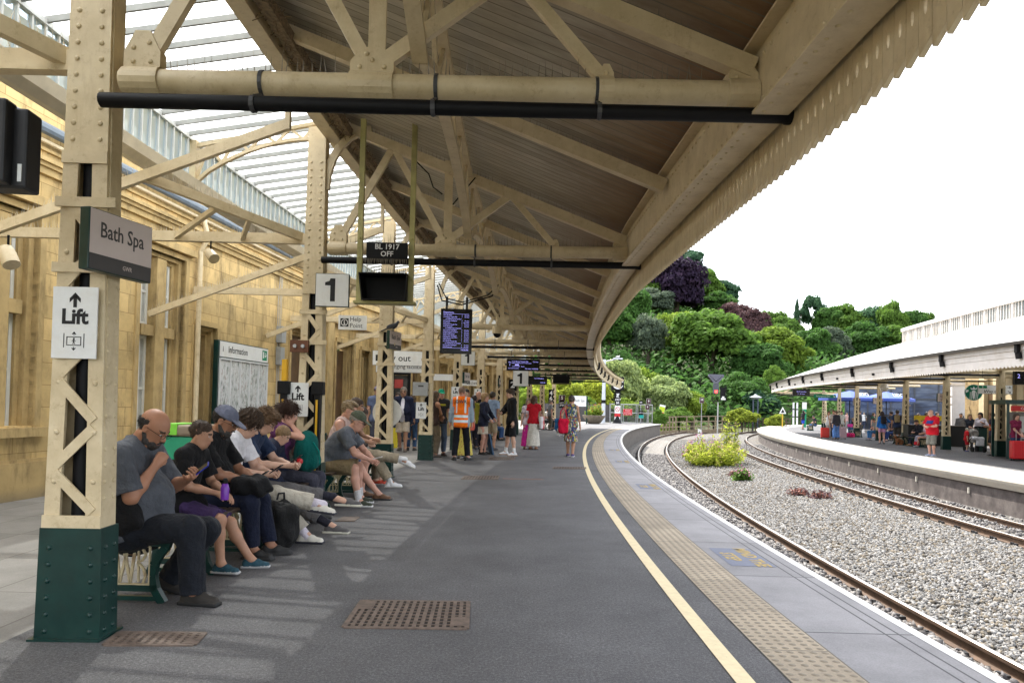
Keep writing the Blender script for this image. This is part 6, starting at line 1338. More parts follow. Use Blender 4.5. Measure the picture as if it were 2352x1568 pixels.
t = thing('paper_cup', 'brown paper coffee cup in the hand of the man in black jacket', 'cup', to_world(J, J['hd'][1]) + Vector((-.07, .0, -.03))); b = MB(); b.lathe([(.028, -.05), (.038, .05), (.040, .055), (.036, .065)], n=14); b.build('cup', mat('kraft_paper', (.4, .3, .2), .7), t, smooth=True)
J = person('woman in red short sleeved top and long white skirt seen from behind', ST(1224, 1032), R_(80), 1.70, .011, SK['pink'], dict(lh=(.12, .24, .92), rh=(.06, -.30, .88)), dict(col=(.42, .008, .018), sleeve=.55, fem=True), dict(col=(.60, .57, .50), type='skirt', len=1.72, loose=.08), dict(col=(.25, .12, .06), high=.04), dict(type='long', col=(.075, .042, .024), len=.16, vol=.024), fem=True)
t = thing('tote_bag', 'red and white printed tote bag on the shoulder of the woman in red', 'bag', to_world(J, J['sh'][1]) + Vector((.10, -.02, -.52)), R_(75)); F_ = Field((-.26, -.12, -.24), (.26, .12, .26), .012); F_.box((0, 0, 0), v3(.19, .05, .20), None, .03, .02); F_.rough(.008, 20, 4); F_.build('bag', [cloth((.62, .58, .58)), cloth((.55, .07, .09))], t, lambda Cn: (Cn[:, 0] > .05).astype(int)); b = MB(); b.tube([(-.1, 0, .2), (-.06, 0, .38), (.0, .02, .47), (.06, 0, .38), (.1, 0, .2)], .01, 6); b.build('strap', cloth((.10, .05, .03)), t); lettering('lululemon', .10, face_m(Vector((-.06, -.056, 0)), (0, 0, 1), (-1, 0, 0)), mat('red_print', (.4, .02, .03), .7), t, 'lettering', .001)
J = person('woman in white top and magenta skirt behind the woman in red', ST(1211, 1031), R_(-70), 1.62, .014, SK['fair'], {}, dict(col=(.6, .52, .56), sleeve=.6), dict(col=(.55, .02, .25), type='skirt', len=1.75, loose=.08), dict(col=(.3, .2, .15)), dict(type='long', col=(.28, .22, .17), len=.1), fem=True)
FD = NT('multicolour_print'); co = FD.coord('Object', (1, 1, .6)); vv = FD.n("ShaderNodeTexVoronoi"); vv.inputs['Scale'].default_value = 34; FD.l(co, vv.inputs['Vector']); FD.col(FD.ramp(FD.sep(vv.outputs['Color'])[0], [(0, (.015, .025, .10)), (.25, (.02, .03, .09)), (.27, (.10, .14, .05)), (.45, (.42, .40, .30)), (.6, (.02, .06, .16)), (.75, (.30, .26, .05)), (.9, (.25, .05, .03))])); FD.t.nodes[-1].color_ramp.interpolation = 'CONSTANT' if FD.t.nodes[-1].type == 'VALTORGB' else None; FD.set(.8); FD = FD.m
J = person('woman in multicoloured sleeveless dress walking away along the yellow line', ST(1310, 1049), R_(86), 1.69, .010, SK['tan'], dict(lf=(.12, .07, 0), rf=(-.10, -.06, .01), rh=(.02, -.27, .82), lh=(-.02, .28, .95), hy=-.2), dict(mats=[FD], sleeve=0, hem=.0), dict(mats=[FD], type='skirt', len=1.02, loose=.05), dict(mats=[mat('purple_trainer', (.07, .05, .17), .7, .2), mat('white_sole', (.6, .6, .6), .7)]), dict(type='bun', col=(.035, .025, .02), bz=-.01, vol=.012), fem=True)
t = sack('shoulder_bag', 'crimson shoulder bag of the woman in the multicoloured dress', to_world(J, J['sh'][0]) + Vector((-.06, -.12, -.52)), (.09, .15, .22), (.48, .005, .035), R_(90), False, .008); b = MB(); b.tube([(0, -.1, .18), (-.02, -.05, .42), (-.02, .02, .5), (.02, .08, .40), (0, .1, .18)], .016, 6); b.build('strap', cloth((.48, .005, .035)), t)
t = sack('rucksack', 'blue rucksack hanging beside the crimson bag', to_world(J, J['sh'][0]) + Vector((-.17, .05, -.50)), (.12, .13, .20), (.02, .12, .30), R_(90), False, .01)
t = sack('carrier_bag', 'crumpled clear carrier bag in the hand of the dress woman', to_world(J, J['hd'][0]) + Vector((-.02, 0, -.24)), (.10, .10, .13), (.45, .44, .44), 0, False, .02)
# people further back among the columns, smaller in the picture
BG = [
 ('bald man in dark jacket behind the blonde woman', 1098, 1030, -120, 1.80, 'pink', dict(col=(.02, .02, .022), sleeve=1.9), dict(col=(.02, .02, .03)), dict(type='fringe', col=(.2, .18, .16)), {}),
 ('man in pale blue shirt with backpack behind the blonde woman', 1127, 1033, 60, 1.78, 'tan', dict(col=(.25, .33, .45), sleeve=.6), dict(col=(.35, .28, .18), type='shorts', len=.9), dict(type='short', col=(.05, .04, .03)), {}),
 ('person in dark red hoodie behind the navy jacket man', 912, 1024, -100, 1.70, 'fair', dict(col=(.14, .01, .02), sleeve=1.9), dict(col=(.04, .06, .1)), dict(type='short', col=(.05, .03, .02)), {}),
 ('person in blue jeans and jacket beside the navy jacket man', 944, 1034, 90, 1.62, 'fair', dict(col=(.04, .06, .11), sleeve=1.9), dict(col=(.05, .10, .20)), dict(type='long', col=(.1, .06, .03), len=.15), {}),
 ('man in lilac cap half hidden behind the third column', 862, 1042, -60, 1.80, 'pink', dict(col=(.12, .15, .25), sleeve=.6), dict(col=(.05, .05, .07)), dict(type='short', col=(.1, .07, .05)), dict(cap=(.28, .25, .38))),
 ('person in black and yellow top behind the yellow dress woman', 1086, 1032, 90, 1.66, 'tan', dict(col=(.22, .20, .02), sleeve=.6), dict(col=(.02, .02, .03)), dict(type='short', col=(.03, .02, .02)), {}),
 ('woman in white blouse standing in the shade behind the blonde woman', 1090, 1026, -60, 1.68, 'fair', dict(col=(.55, .53, .52), sleeve=1.2), dict(col=(.25, .2, .15)), dict(type='long', col=(.25, .15, .08), len=.12), {}),
 ('person with shoulder bag far behind the woman in red', 1212, 1001, -90, 1.75, 'tan', dict(col=(.03, .03, .04), sleeve=1.9), dict(col=(.03, .03, .05)), dict(type='short', col=(.02, .015, .01)), {}),
 ('man in grey t-shirt far back beside the 46 board', 1262, 988, 20, 1.78, 'pink', dict(col=(.2, .21, .23), sleeve=.6), dict(col=(.1, .09, .07)), dict(type='short', col=(.2, .17, .14)), {}),
]
for lab, px, py, yw, H, skn, tp, bt_, hr, ex in BG:
    J = person(lab, ST(px, py), R_(yw), H, .017, SK[skn], {}, tp, bt_, dict(col=(.05, .05, .05)), hr, fem=hr['type'] == 'long')
    if 'cap' in ex: cap(J, ex['cap'], True, .012)
SEATED = [
 ('seated woman in red top and blue jeans on the distant bench', (-.78, 27.9), 1.66, dict(col=(.40, .03, .04), sleeve=.6), dict(col=(.03, .07, .17)), dict(type='long', col=(.03, .02, .015), len=.16)),
 ('seated person in white and beige beside the woman in red and jeans', (-.80, 28.5), 1.66, dict(col=(.6, .58, .56), sleeve=1.2), dict(col=(.35, .27, .18)), dict(type='bun', col=(.06, .04, .03))),
 ('seated person in pale green leaning back farther along the bench', (-.85, 29.2), 1.7, dict(col=(.30, .36, .30), sleeve=1.2), dict(col=(.2, .18, .14)), dict(type='short', col=(.1, .08, .06))),
 ('seated person in white t-shirt bending forward on the farthest bench', (2.05, 43.1), 1.72, dict(col=(.6, .6, .6), sleeve=.6), dict(col=(.05, .05, .06)), dict(type='short', col=(.03, .02, .02))),
 ('seated person in black with black boots on the farthest bench', (2.2, 43.7), 1.75, dict(col=(.03, .03, .035), sleeve=.6), dict(col=(.02, .02, .02)), dict(type='short', col=(.08, .05, .03))),
 ('seated woman in dusty pink skirt on the farthest bench', (2.35, 44.3), 1.66, dict(col=(.12, .14, .2), sleeve=.9), dict(col=(.30, .15, .16), type='skirt', len=1.6), dict(type='long', col=(.08, .05, .03), len=.12)),
]
for lab, (x, y), H, tp, bt_, hr in SEATED: person(lab, (x, y, 0), R_(-10), H, .018, SK['tan'], SITP(lean=.1, lean2=.35), tp, bt_, dict(col=(.03, .03, .03)), hr, fem=hr['type'] != 'short')
t = thing('mirror_panel', 'round white panel fixed behind the third column', 'panel', at(889, 947, 12.95)); b = MB(); b.tube([(0, 0, 0), (0, .03, 0)], .27, 28); b.build('disc', mat('off_white_disc', (.55, .54, .50), .5, .08), t)
t = thing('floor_sign', 'yellow caution floor stand beside the navy jacket man', 'floor sign', ST(902, 1028), .2); b = MB(); b.beam((0, -.12, 0), (0, 0, .62), .28, .012, (0, -1, .2)); b.beam((0, .12, 0), (0, 0, .62), .28, .012, (0, 1, .2)); b.build('panel', mat('caution_yellow', (.65, .52, .02), .5, .1), t); b = MB(); b.tube([(-.05, 0, .62), (.05, 0, .62)], .012, 6); b.build('hinge', BLACK, t)
t = thing('ticket_barrier', 'dark glazed gate frame in the doorway beyond the third column', 'gate', at(901, 945, 24.) * Vector((1, 1, 0)) if False else Vector((at(901, 945, 24.).x, 24., 0))); b = MB()
for x in (-.55, 0, .55): b.b2((x - .05, -.05, 0), (x + .05, .05, 2.35))
b.b2((-.6, -.05, 2.351), (.6, .05, 2.45)); b.build('frame', BLACK, t); b = MB(); b.b2((-.5, -.01, .05), (-.05, .01, 2.34)); b.b2((.05, -.01, .05), (.5, .01, 2.34)); b.build('glass', GLASSD, t); b = MB(); b.b2((.06, -.06, 1.9), (.35, -.055, 2.2)); b.build('poster', mat('red_poster', (.45, .06, .05), .5), t)
# pigeon on the small name board
def pigeon(label, c, yaw):
    t = thing('pigeon', label, 'bird', c, yaw); F_ = Field((-.25, -.08, -.02), (.16, .08, .22), .006)
    F_.ell((-.01, 0, .085), v3(.10, .05, .055), np.stack([unit((1, 0, .45)), v3(0, 1, 0), unit((-.45, 0, 1))], 1), .02); F_.cone((.06, 0, .12), (.085, 0, .165), .033, .022, .02); F_.ell((.098, 0, .178), v3(.026, .021, .021), None, .01); F_.cone((.118, 0, .176), (.138, 0, .168), .006, .003, .005); F_.cone((-.08, 0, .055), (-.20, 0, -.005), .030, .020, .02, sq=((0, 0, 1), .4))
    for s_ in (1, -1): F_.ell((-.035, s_ * .042, .085), v3(.09, .014, .042), np.stack([unit((1, 0, .4)), v3(0, 1, 0), unit((-.4, 0, 1))], 1), .008); F_.cone((.0, s_ * .018, .04), (.005, s_ * .018, .004), .006, .005, .006); F_.cone((.005, s_ * .018, .004), (.035, s_ * .022, .002), .004, .003, .004)
    F_.build('body', mat('slate_feathers', (.045, .048, .055), .6, .35, 30), t); return t
c = at(905, 782, CPOS[2].y - .05); pigeon('dark grey pigeon perched on the small station name board', (c.x - .03, c.y, c.z + .172), .25)
# ================================================================== FAR PLATFORM: canopy, columns, shops, people
def proj(P):
    d = P - Vector((0, 0, EYE)); zc = d.dot(_F); return PX0 + FOC * d.dot(_r) / zc, PY0 - FOC * d.dot(_u) / zc
def s_px(px, o, z=ZF, lo=14, hi=95): return min(np.arange(lo, hi, .1), key=lambda s: abs(proj(W(s, o, z))[0] - px))
def zf(s): return float(np.interp(s, [15, 20, 30, 45, 60, 70], [-.02, .02, .08, .20, .30, .34]))     # the far canopy climbs gently with the line
EO = 10.0
def FW(s, o, z): return W(s, o, z + zf(s))
FS0, FS1 = 10., 62.
fc = thing('far_canopy', 'pale roofed canopy with white fascia boards and glazed lantern over the opposite platform', 'canopy', (0, 0, 0))
def fsheet(name, prof, m, ds=1., s0=FS0, s1=FS1, parent=fc):
    ss = np.linspace(s0, s1, int((s1 - s0) / ds) + 1); n = len(prof); vs, uv, fs = [], [], []
    for s in ss:
        for j, (o, z) in enumerate(prof): vs.append(FW(s, o, z)); uv.append((s, j * 2.))
    for i in range(len(ss) - 1):
        for j in range(n - 1): fs.append((i * n + j, i * n + j + 1, (i + 1) * n + j + 1, (i + 1) * n + j))
    return uvmesh(name, vs, fs, uv, m, parent)
def fsweep(mb, prof, ds=1., s0=FS0, s1=FS1):
    ss = np.linspace(s0, s1, int((s1 - s0) / ds) + 1); m = len(prof); vs, fs = [], []
    for s in ss:
        for (o, z) in prof: vs.append(FW(s, o, z))
    for i in range(len(ss) - 1):
        for j in range(m): j2 = (j + 1) % m; fs.append((i * m + j, i * m + j2, (i + 1) * m + j2, (i + 1) * m + j))
    fs.append(tuple(range(m - 1, -1, -1))); fs.append(tuple((len(ss) - 1) * m + j for j in range(m))); return mb.add(vs, fs)
PW = mat('white_fascia_paint', (.66, .61, .56), .5, .08, 3, dirt=(.45, .36, .26), damt=.4)
ROOFW = m_tiles('pale_roof_sheet', (.42, .41, .395), 90, .95, .03, (.30, .29, .28), vary=.08)
RO = 14.7
fsheet('roof', [(EO - .22, 3.36), (RO - .45, 5.0)], ROOFW)
fsheet('soffit_boards', [(EO + .06, 3.25), (RO - .5, 4.86)], BOARDS); fsheet('rear_roof', [(RO + 1.2, 5.0), (RO + 4.6, 3.6)], ROOFW, s1=40)
mb = MB()
for z0, z1, o in ((2.98, 3.14, .0), (3.15, 3.31, -.03)): fsweep(mb, [(EO + o - .02, z0), (EO + o + .02, z0), (EO + o + .02, z1), (EO + o - .02, z1)])
mb.build('fascia', PW, fc)
va = MB(); s = FS0
while s < FS1:
    t = head(s); fw = Vector((math.sin(t), math.cos(t), 0)); rt = Vector((math.cos(t), -math.sin(t), 0)); o = FW(s, EO, 0)
    va.prism([(-.09, 2.97), (.09, 2.97), (.09, 2.76), (0, 2.70), (-.09, 2.76)], lambda a, z: o + fw * a + Vector((0, 0, z)) - rt * .012, lambda a, z: o + fw * a + Vector((0, 0, z)) + rt * .012); s += .182
va.build('valance', PW, fc)
mb = MB(); fsweep(mb, [(EO - .22, 3.30), (EO - .05, 3.30), (EO - .05, 3.36), (EO - .24, 3.37)]); mb.build('gutter', mat('dark_gutter', (.06, .055, .05), .5, .2), fc)
mb = MB(); fsweep(mb, [(EO + .2, 2.95), (EO + .24, 2.95), (EO + .24, 3.25), (EO + .2, 3.25)]); fsweep(mb, [(RO - .08, 3.15), (RO + .08, 3.15), (RO + .08, 3.35), (RO - .08, 3.35)]); mb.build('girder', CREAM, fc)
for px in (1763, 1784, 1812, 1844, 1887, 1957, 2047, 2163, 2337):
    mb = MB(); s = s_px(px, EO - .1, 3.1 + zf(40), 15, 62); mb.beam(FW(s, EO - .12, 3.30), FW(s, EO - .12, 3.08), .10, .10, (1, 0, 0)); mb.beam(FW(s, EO - .10, 3.1), FW(s, EO - .07, 2.92), .16, .07, (1, 0, 0)); mb.build('gutter_outlet', BLACK, fc)
LS1 = s_px(2074, RO - .5, 5.4)
fsheet('lantern_glass', [(RO - .5, 5.02), (RO - .5, 5.60)], mat('lantern_glass', (.08, .13, .14), .4, .3, 8), s1=LS1)
mb = MB(); i = 0
for s in np.arange(FS0, LS1, .21): mb.beam(FW(s, RO - .52, 5.0), FW(s, RO - .52, 5.62), .035 if i % 5 else .12, .06, (1, 0, 0)); i += 1
fsweep(mb, [(RO - .62, 5.58), (RO - .48, 5.58), (RO - .48, 5.72), (RO - .62, 5.72)], s1=LS1); mb.build('lantern_bars', PW, fc)
fsheet('lantern_roof', [(RO - .66, 5.72), (RO + .4, 6.0), (RO + 1.5, 5.7)], RGLASS, s1=LS1); fsheet('ridge_cap', [(RO - .5, 4.98), (RO + .2, 5.2), (RO + .9, 4.98)], ROOFW, s0=LS1)
ccol = lattice_column('lattice_column', 'far platform lattice column just left of the woman with the red suitcase', False, 'cream lattice columns of the opposite platform', H=3.9, depth=.2, riv=False)
for i, (px, lab) in enumerate(((2297, None), (2173, 'far platform lattice column right of the man in red polo shirt'), (2080, 'far platform lattice column beside the sitting brown dog'), (2019, 'far platform lattice column behind the woman in blue jacket'), (1967, 'far platform lattice column carrying brown number 5 plate'), (1927, 'far platform lattice column behind the woman in blue trousers'), (1895, 'far platform lattice column behind the red suitcase'), (1874, 'far platform lattice column behind the man seated in jeans'), (1864, 'farthest lattice column of the opposite platform'))):
    s = s_px(px, 14.75, 1.0); p = W(s, 14.75, ZF)
    if i == 0: ccol.location = p; ccol.rotation_euler.z = -head(s); sc0 = s
    else: dup(ccol, p, -head(s), lab)
    mb = MB(); mb.tube([FW(s, EO + .25, 3.12), FW(s, 18.6, 3.12)], .07, 8); mb.beam(FW(s, EO + .2, 3.2), FW(s, RO, 4.95), .08, .1); mb.beam(FW(s, 12.6, 3.15), FW(s, 13.2, 4.3), .05, .06); mb.beam(FW(s, 12.6, 3.15), FW(s, 11.8, 3.8), .05, .06); mb.build('truss', CREAM, fc)
    t = thing('drain_pipe', 'black pipe hung under a truss of the opposite canopy', 'pipe', (0, 0, 0), 0, 'black pipes under the opposite canopy'); mb = MB(); mb.tube([FW(s - .2, EO - .1, 2.93), FW(s - .2, 14.6, 2.98)], .05, 8); mb.build('pipe', BLACK, t); mb = MB()
    for o in (11., 12.6, 14.0): mb.tube([FW(s - .2, o, 2.9), FW(s - .2, o, 3.14)], .012, 5)
    mb.build('hanger', BLACK, t)
# stone building on the far platform
WO = 19.2; ws0, ws1 = 12., s_px(2216, WO, 1.5)
t = thing('stone_building', 'tall buff stone building with pale pilasters at the back of the opposite platform', 'station building', (0, 0, 0))
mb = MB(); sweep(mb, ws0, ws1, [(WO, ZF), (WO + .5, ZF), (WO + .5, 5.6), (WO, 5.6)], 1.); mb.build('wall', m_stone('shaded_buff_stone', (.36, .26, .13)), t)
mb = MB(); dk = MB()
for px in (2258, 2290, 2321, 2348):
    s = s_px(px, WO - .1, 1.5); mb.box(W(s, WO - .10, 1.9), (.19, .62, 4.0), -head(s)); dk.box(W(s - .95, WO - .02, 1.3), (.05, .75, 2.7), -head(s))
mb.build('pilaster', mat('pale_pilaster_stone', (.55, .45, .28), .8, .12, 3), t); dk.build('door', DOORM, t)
s = s_px(2197, WO, 1.); t = thing('white_pier', 'plain white painted pier at the end of the buff stone building', 'pier', W(s, WO, ZF), -head(s)); mb = MB(); mb.b2((-.4, -.4, 0), (.4, .4, 3.4)); mb.build('shaft', mat('white_render', (.62, .61, .62), .7, .06), t); mb = MB(); mb.b2((-.45, -.45, 3.4), (.45, .45, 3.55)); mb.build('cap', PW, t)
# modern glazed block and terrace beyond
c = at(2090, 945, 74.); t = thing('glazed_building', 'modern blue glass fronted building beyond the opposite platform', 'building', (c.x, c.y, -1.2), -.45)
GB = NT('blue_glass_facade'); co = GB.coord('Object', (.25, 1, 1.3)); GB.col(GB.ramp(GB.noise(co, 1.6, 3), [(.3, (.015, .02, .035)), (.5, (.04, .06, .11)), (.7, (.12, .15, .22))])); GB.set(.12, 0, .6); GB = GB.m
mb = MB(); mb.b2((-6.2, 0, 0), (7, 8, 6.6)); mb.build('facade', GB, t); mb = MB()
for x in np.arange(-6.2, 7.1, 2.2): mb.b2((x - .07, -.12, 0), (x + .07, -.005, 6.6))
for z in (2.1, 4.3, 6.5): mb.b2((-6.3, -.16, z), (7.1, -.125, z + .16))
mb.build('mullion', mat('dark_mullion', (.04, .045, .06), .4), t); mb = MB(); mb.b2((-6.4, -.3, 6.6), (7.2, 8.1, 6.9)); mb.build('roof', mat('grey_roof', (.25, .26, .28), .6), t)
t = thing('handrail', 'long white handrail in front of the blue glass building', 'railing', (0, 0, 0)); mb = MB(); a, b = at(2050, 979, 56), at(2185, 982, 44)
mb.tube([a, b], .05, 8); mb.build('rail', mat('white_rail', (.7, .7, .7), .4), t); mb = MB()
for f in np.linspace(0, 1, 6): p = a.lerp(b, f); mb.tube([p, Vector((p.x, p.y, ZF))], .035, 6)
mb.build('post', STEEL, t)
t = thing('iron_railing', 'black spiked iron railing closing the back of the opposite platform', 'railing', (0, 0, 0)); mb = MB(); a, b = W(44, 19.5, ZF), W(66, 17.5, ZF); n = 90
for i in range(n): p = a.lerp(b, i / n); mb.beam(p, p + Vector((0, 0, 1.6)), .03, .03, (1, 0, 0))
mb.build('bars', BLACK, t); mb = MB(); mb.beam(a + Vector((0, 0, 1.45)), b + Vector((0, 0, 1.45)), .05, .05); mb.beam(a + Vector((0, 0, .15)), b + Vector((0, 0, .15)), .05, .05); mb.build('rail', BLACK, t)
BLUEC = NT('blue_canvas'); BLUEC.col((.05, .09, .36)); BLUEC.set(.8); BLUEC.b.inputs['Transmission Weight'].default_value = 0; BLUEC = BLUEC.m
def parasol(lab, px, py, Y, r):
    c = at(px, py, Y); t = thing('parasol', lab, 'parasol', (c.x, c.y, ZF), .4, 'blue terrace parasols'); h = c.z - ZF
    b = MB(); n = 8; vs = [(0, 0, h)] + [(r * math.cos(2 * math.pi * k / n), r * math.sin(2 * math.pi * k / n), h - .62) for k in range(n)] + [(r * math.cos(2 * math.pi * k / n), r * math.sin(2 * math.pi * k / n), h - .85) for k in range(n)]
    b.add(vs, [(0, 1 + k, 1 + (k + 1) % n) for k in range(n)] + [(1 + k, 9 + k, 9 + (k + 1) % n, 1 + (k + 1) % n) for k in range(n)]); b.build('canopy', BLUEC, t).modifiers.new('s', 'SOLIDIFY').thickness = .015
    b = MB(); b.tube([(0, 0, 0), (0, 0, h)], .04, 8); b.build('pole', BLACK, t)
    for k in (-1, 0):
        lettering('LIDO', .5, face_m(Vector((-.25 + k * .9, -r * .62, h - .34)), (1, -.15, 0), (0, .45, .55)), WTXT, t, 'lettering', .004, .01) if k == 0 else None
    return t
parasol('larger blue terrace parasol with white lettering behind the far columns', 1952, 897, 58, 2.4); parasol('second blue terrace parasol to the right behind the number 5 column', 2036, 899, 60, 2.2)
# signs on the far platform
def fsign(name, label, px, py, Y, w, h, face, edge, yaw=-.15, cat='sign', d=.06, group=None): return sign_box(name, label, cat, at(px, py, Y), w, h, d, yaw, face, edge, group)
EXG = mat('exit_green', (.0, .22, .10), .5, .05)
t = fsign('emergency_exit_sign', 'green Emergency Exit sign hanging under the far canopy', 1894.5, 909.5, 50, 1.5, .24, EXG, EXG); txt(t, 'Emergency Exit', .17, -.12, 0, WTXT, 0, .9); art(t, [line2((.56, .06), (.66, -.06), .03), line2((.66, -.06), (.58, -.06), .03), line2((.66, -.06), (.66, .02), .03)], WTXT, 'arrow')
t = fsign('platform_display', 'black train display under the tip of the far canopy', 1840, 901.5, 58, 1.35, .46, SCR, DARK, cat='display screen', d=.15); txt(t, '15:13 London', .14, 0, .08, LED); txt(t, '2   On time', .12, 0, -.1, LED)
t = fsign('platform_display', 'cut off black train display at the right edge of the photo', 2352, 868, 26.5, .72, .50, SCR, DARK, cat='display screen', d=.15); txt(t, '2', .22, -.22, .06, LED)
t = fsign('way_out_sign', 'long white Way out sign with arrows under the far canopy', 2285, 894.5, 28.6, 1.26, .36, WHITE, GREYP, -.22); txt(t, 'Way out', .17, -.10, -.08, INK, .001); art(t, [rect(-.60, .05, -.47, .15), rect(-.44, .05, -.30, .15)], EXG, 'symbol'); art(t, [line2((.44, .09), (.56, .09), .02), line2((.56, .09), (.51, .13), .02), line2((.56, .09), (.51, .05), .02), line2((.46, -.04), (.56, -.13), .02), line2((.56, -.13), (.49, -.13), .02), line2((.56, -.13), (.56, -.07), .02), rect(-.40, -.13, -.385, -.03)], INK, 'arrow')
t = thing('coffee_roundel', 'round green and white coffee shop roundel hanging beside the far Way out sign', 'sign', at(2236.5, 901, 29.6), -.22); b = MB(); b.tube([(0, 0, 0), (0, .06, 0)], .335, 32); b.build('disc', mat('coffee_green', (.0, .16, .085), .45, .05), t); b = MB(); M = face_m(Vector((0, -.001, 0)), (1, 0, 0))
b2_ = ring2(0, 0, .345, .014, 32) + [[(.03 + x * .9, -.30 + .0), (.05 + x * .9, -.30), (.085 + x, .02), (.06 + x, .02)] for x in (-.20, -.14, .04, .10)] + [disc2(0, .02, .075, 16), [(-.06, -.05), (.06, -.05), (.03, -.28), (-.03, -.28)], [(-.10, .12), (.10, .12), (.13, .22), (.05, .16), (0, .26), (-.05, .16), (-.13, .22)], [(-.30, -.02), (-.2, .04), (-.2, .12), (-.30, .1)], [(.30, -.02), (.2, .04), (.2, .12), (.30, .1)]]
flat(b, M, b2_, .004); b.build('emblem', WTXT, t); b = MB(); b.tube([(-.25, .03, .30), (-.25, .03, .52)], .01, 6); b.tube([(.2, .03, .30), (.2, .03, .52)], .01, 6); b.tube([(-.35, .03, .50), (.9, .03, .50)], .015, 6); b.build('hanger', BLACK, t)
for px, py, Y, lab in ((2013, 920, 43, 'pale far name board seen edge on by the blue jacket woman'), (2163, 913, 32.5, 'pale far name board on the column by the red polo man'), (1915, 914, 58, 'tiny far name board under the blue parasol')):
    t = fsign('name_board', lab, px, py, Y, .42, .40, SIGNGREY, GREEN, -.1, d=.1, group='name boards on the opposite columns'); txt(t, 'Bath', .12, 0, .06, SIGNDK); txt(t, 'Spa', .12, 0, -.08, SIGNDK)
DBR = mat('dark_brown_sign', (.05, .015, .02), .5, .1)
t = fsign('platform_number', 'brown number 5 plate on a far column', 1968, 922, 48, .48, .48, DBR, WHITE); txt(t, '5', .36, 0, 0, WTXT, .004)
t = fsign('stopping_board', 'black 2-6 stopping board under the far number 5 plate', 1968.5, 936.5, 48, .40, .40, BLACK, BLACK); txt(t, '2-6', .2, 0, 0, WTXT, .002)
t = thing('globe_lamp', 'white globe lamp hanging under the far canopy', 'lamp', at(2030.5, 890, 40)); b = MB(); b.lathe([(.02, -.25), (.16, -.2), (.24, 0), (.16, .2), (.03, .25)], n=18); b.build('globe', mat('opal_globe', (.6, .58, .52), .3, .03), t, smooth=True); b = MB(); b.tube([(0, 0, .25), (0, 0, .7)], .03, 6); b.build('stem', CREAM, t)
for px, lab in ((1822, 'left white pole with black bands on the far platform end'), (1830.5, 'right white pole with black bands on the far platform end')):
    p = gnd(px, 976, ZF); t = thing('banded_pole', lab, 'pole', p, 0, 'white poles on the far platform end'); b = MB(); b.tube([(0, 0, 0), (0, 0, 2.9)], .11, 12); b.build('pole', mat('white_pole', (.68, .68, .70), .4, .05), t, smooth=True); b = MB(); b.tube([(0, 0, 1.0), (0, 0, 1.14)], .115, 12); b.tube([(0, 0, 1.95), (0, 0, 2.1)], .115, 12); b.build('band', BLACK, t)
t = thing('green_totem', 'narrow green and white information totem near the far platform end', 'sign', gnd(1847, 981, ZF), -.3); b = MB(); b.b2((-.2, -.06, 0), (.2, .06, 2.0)); b.build('post', EXG, t); b = MB(); b.b2((-.22, -.07, 2.0), (.22, .07, 2.75)); b.build('panel', WHITE, t)
# kiosk and coffee stall
p = at(2345, 950, 25.8); t = thing('kiosk', 'dark framed refreshment kiosk with red header at the right edge', 'kiosk', (p.x + .1, p.y, ZF), -.3); b = MB()
for x in (-.5, 1.5): b.b2((x - .04, -.04, 0), (x + .04, .04, 2.05)); b.b2((x - .04, 1.5, 0), (x + .04, 1.58, 2.05))
b.b2((-.6, -.1, 2.05), (1.6, 1.7, 2.2)); b.build('frame', GREEN, t); b = MB(); b.b2((-.46, -.02, .02), (1.46, .02, .80)); b.b2((-.46, .025, .8), (1.46, .06, 1.75)); b.build('panel', mat('kiosk_panel', (.16, .15, .13), .5, .2), t); b = MB(); b.b2((-.42, -.05, 1.78), (1.5, -.02, 1.98)); b.build('header', mat('red_header', (.5, .02, .02), .5), t); lettering('Coffee & Cakes', .13, face_m(Vector((.3, -.052, 1.88)), (1, 0, 0)), WTXT, t); b = MB(); b.b2((-.1, .015, 1.0), (.35, .022, 1.6)); b.build('poster', mat('grey_poster', (.4, .4, .38), .5), t); b = MB(); b.b2((-.5, -.25, .78), (1.5, .02, .84)); b.build('counter', STEEL, t)
p = gnd(2184, 1027, ZF); t = thing('coffee_stall', 'black coffee stall front with white lettering behind the man in red', 'stall', (p.x, p.y + 1.2, ZF), -.25); b = MB(); b.b2((-1.3, 0, 0), (1.5, .9, 1.02)); b.build('front', mat('black_stall', (.012, .012, .013), .5), t); b = MB(); b.b2((-1.35, -.05, 1.02), (1.55, .95, 1.07)); b.build('counter', WOOD, t); lettering('STARBUCKS', .2, face_m(Vector((.0, -.004, .78)), (1, 0, 0)), WTXT, t, 'lettering', .002, .002, spacing=1.1); b = MB(); b.b2((-1.0, .1, 1.3), (.35, .16, 1.55)); b.build('menu_board', mat('yellow_board', (.6, .42, .02), .5), t); b = MB(); b.tube([(-.95, .13, 1.07), (-.95, .13, 1.3)], .02, 6); b.tube([(.3, .13, 1.07), (.3, .13, 1.3)], .02, 6); b.build('bracket', BLACK, t)
p = gnd(2258, 1037, ZF); t = thing('green_bin', 'slim dark green bin between the woman in white and the far column', 'bin', (p.x, p.y + .2, ZF), -.2); b = MB(); b.b2((-.14, -.2, 0), (.2, .2, 1.05)); b.build('body', GREEN, t, bevel=.02); b = MB(); b.b2((-.16, -.22, 1.05), (.22, .22, 1.12)); b.build('lid', BLACK, t)
bf = dup(b0, W(s_px(2118, 14.9), 14.6, ZF), R_(180) - head(36), 'far platform bench holding the woman in straw hat'); dup(b0, W(69, 13.6, ZF), R_(180) - head(69), 'far platform bench under the man seated in jeans'); dup(b0, W(40.6, 14.6, ZF), R_(180) - head(41), 'far platform bench behind the woman in blue jacket'); dup(b0, W(52.5, 14.9, ZF), R_(180) - head(52), 'far platform bench of the woman with the pink bag')

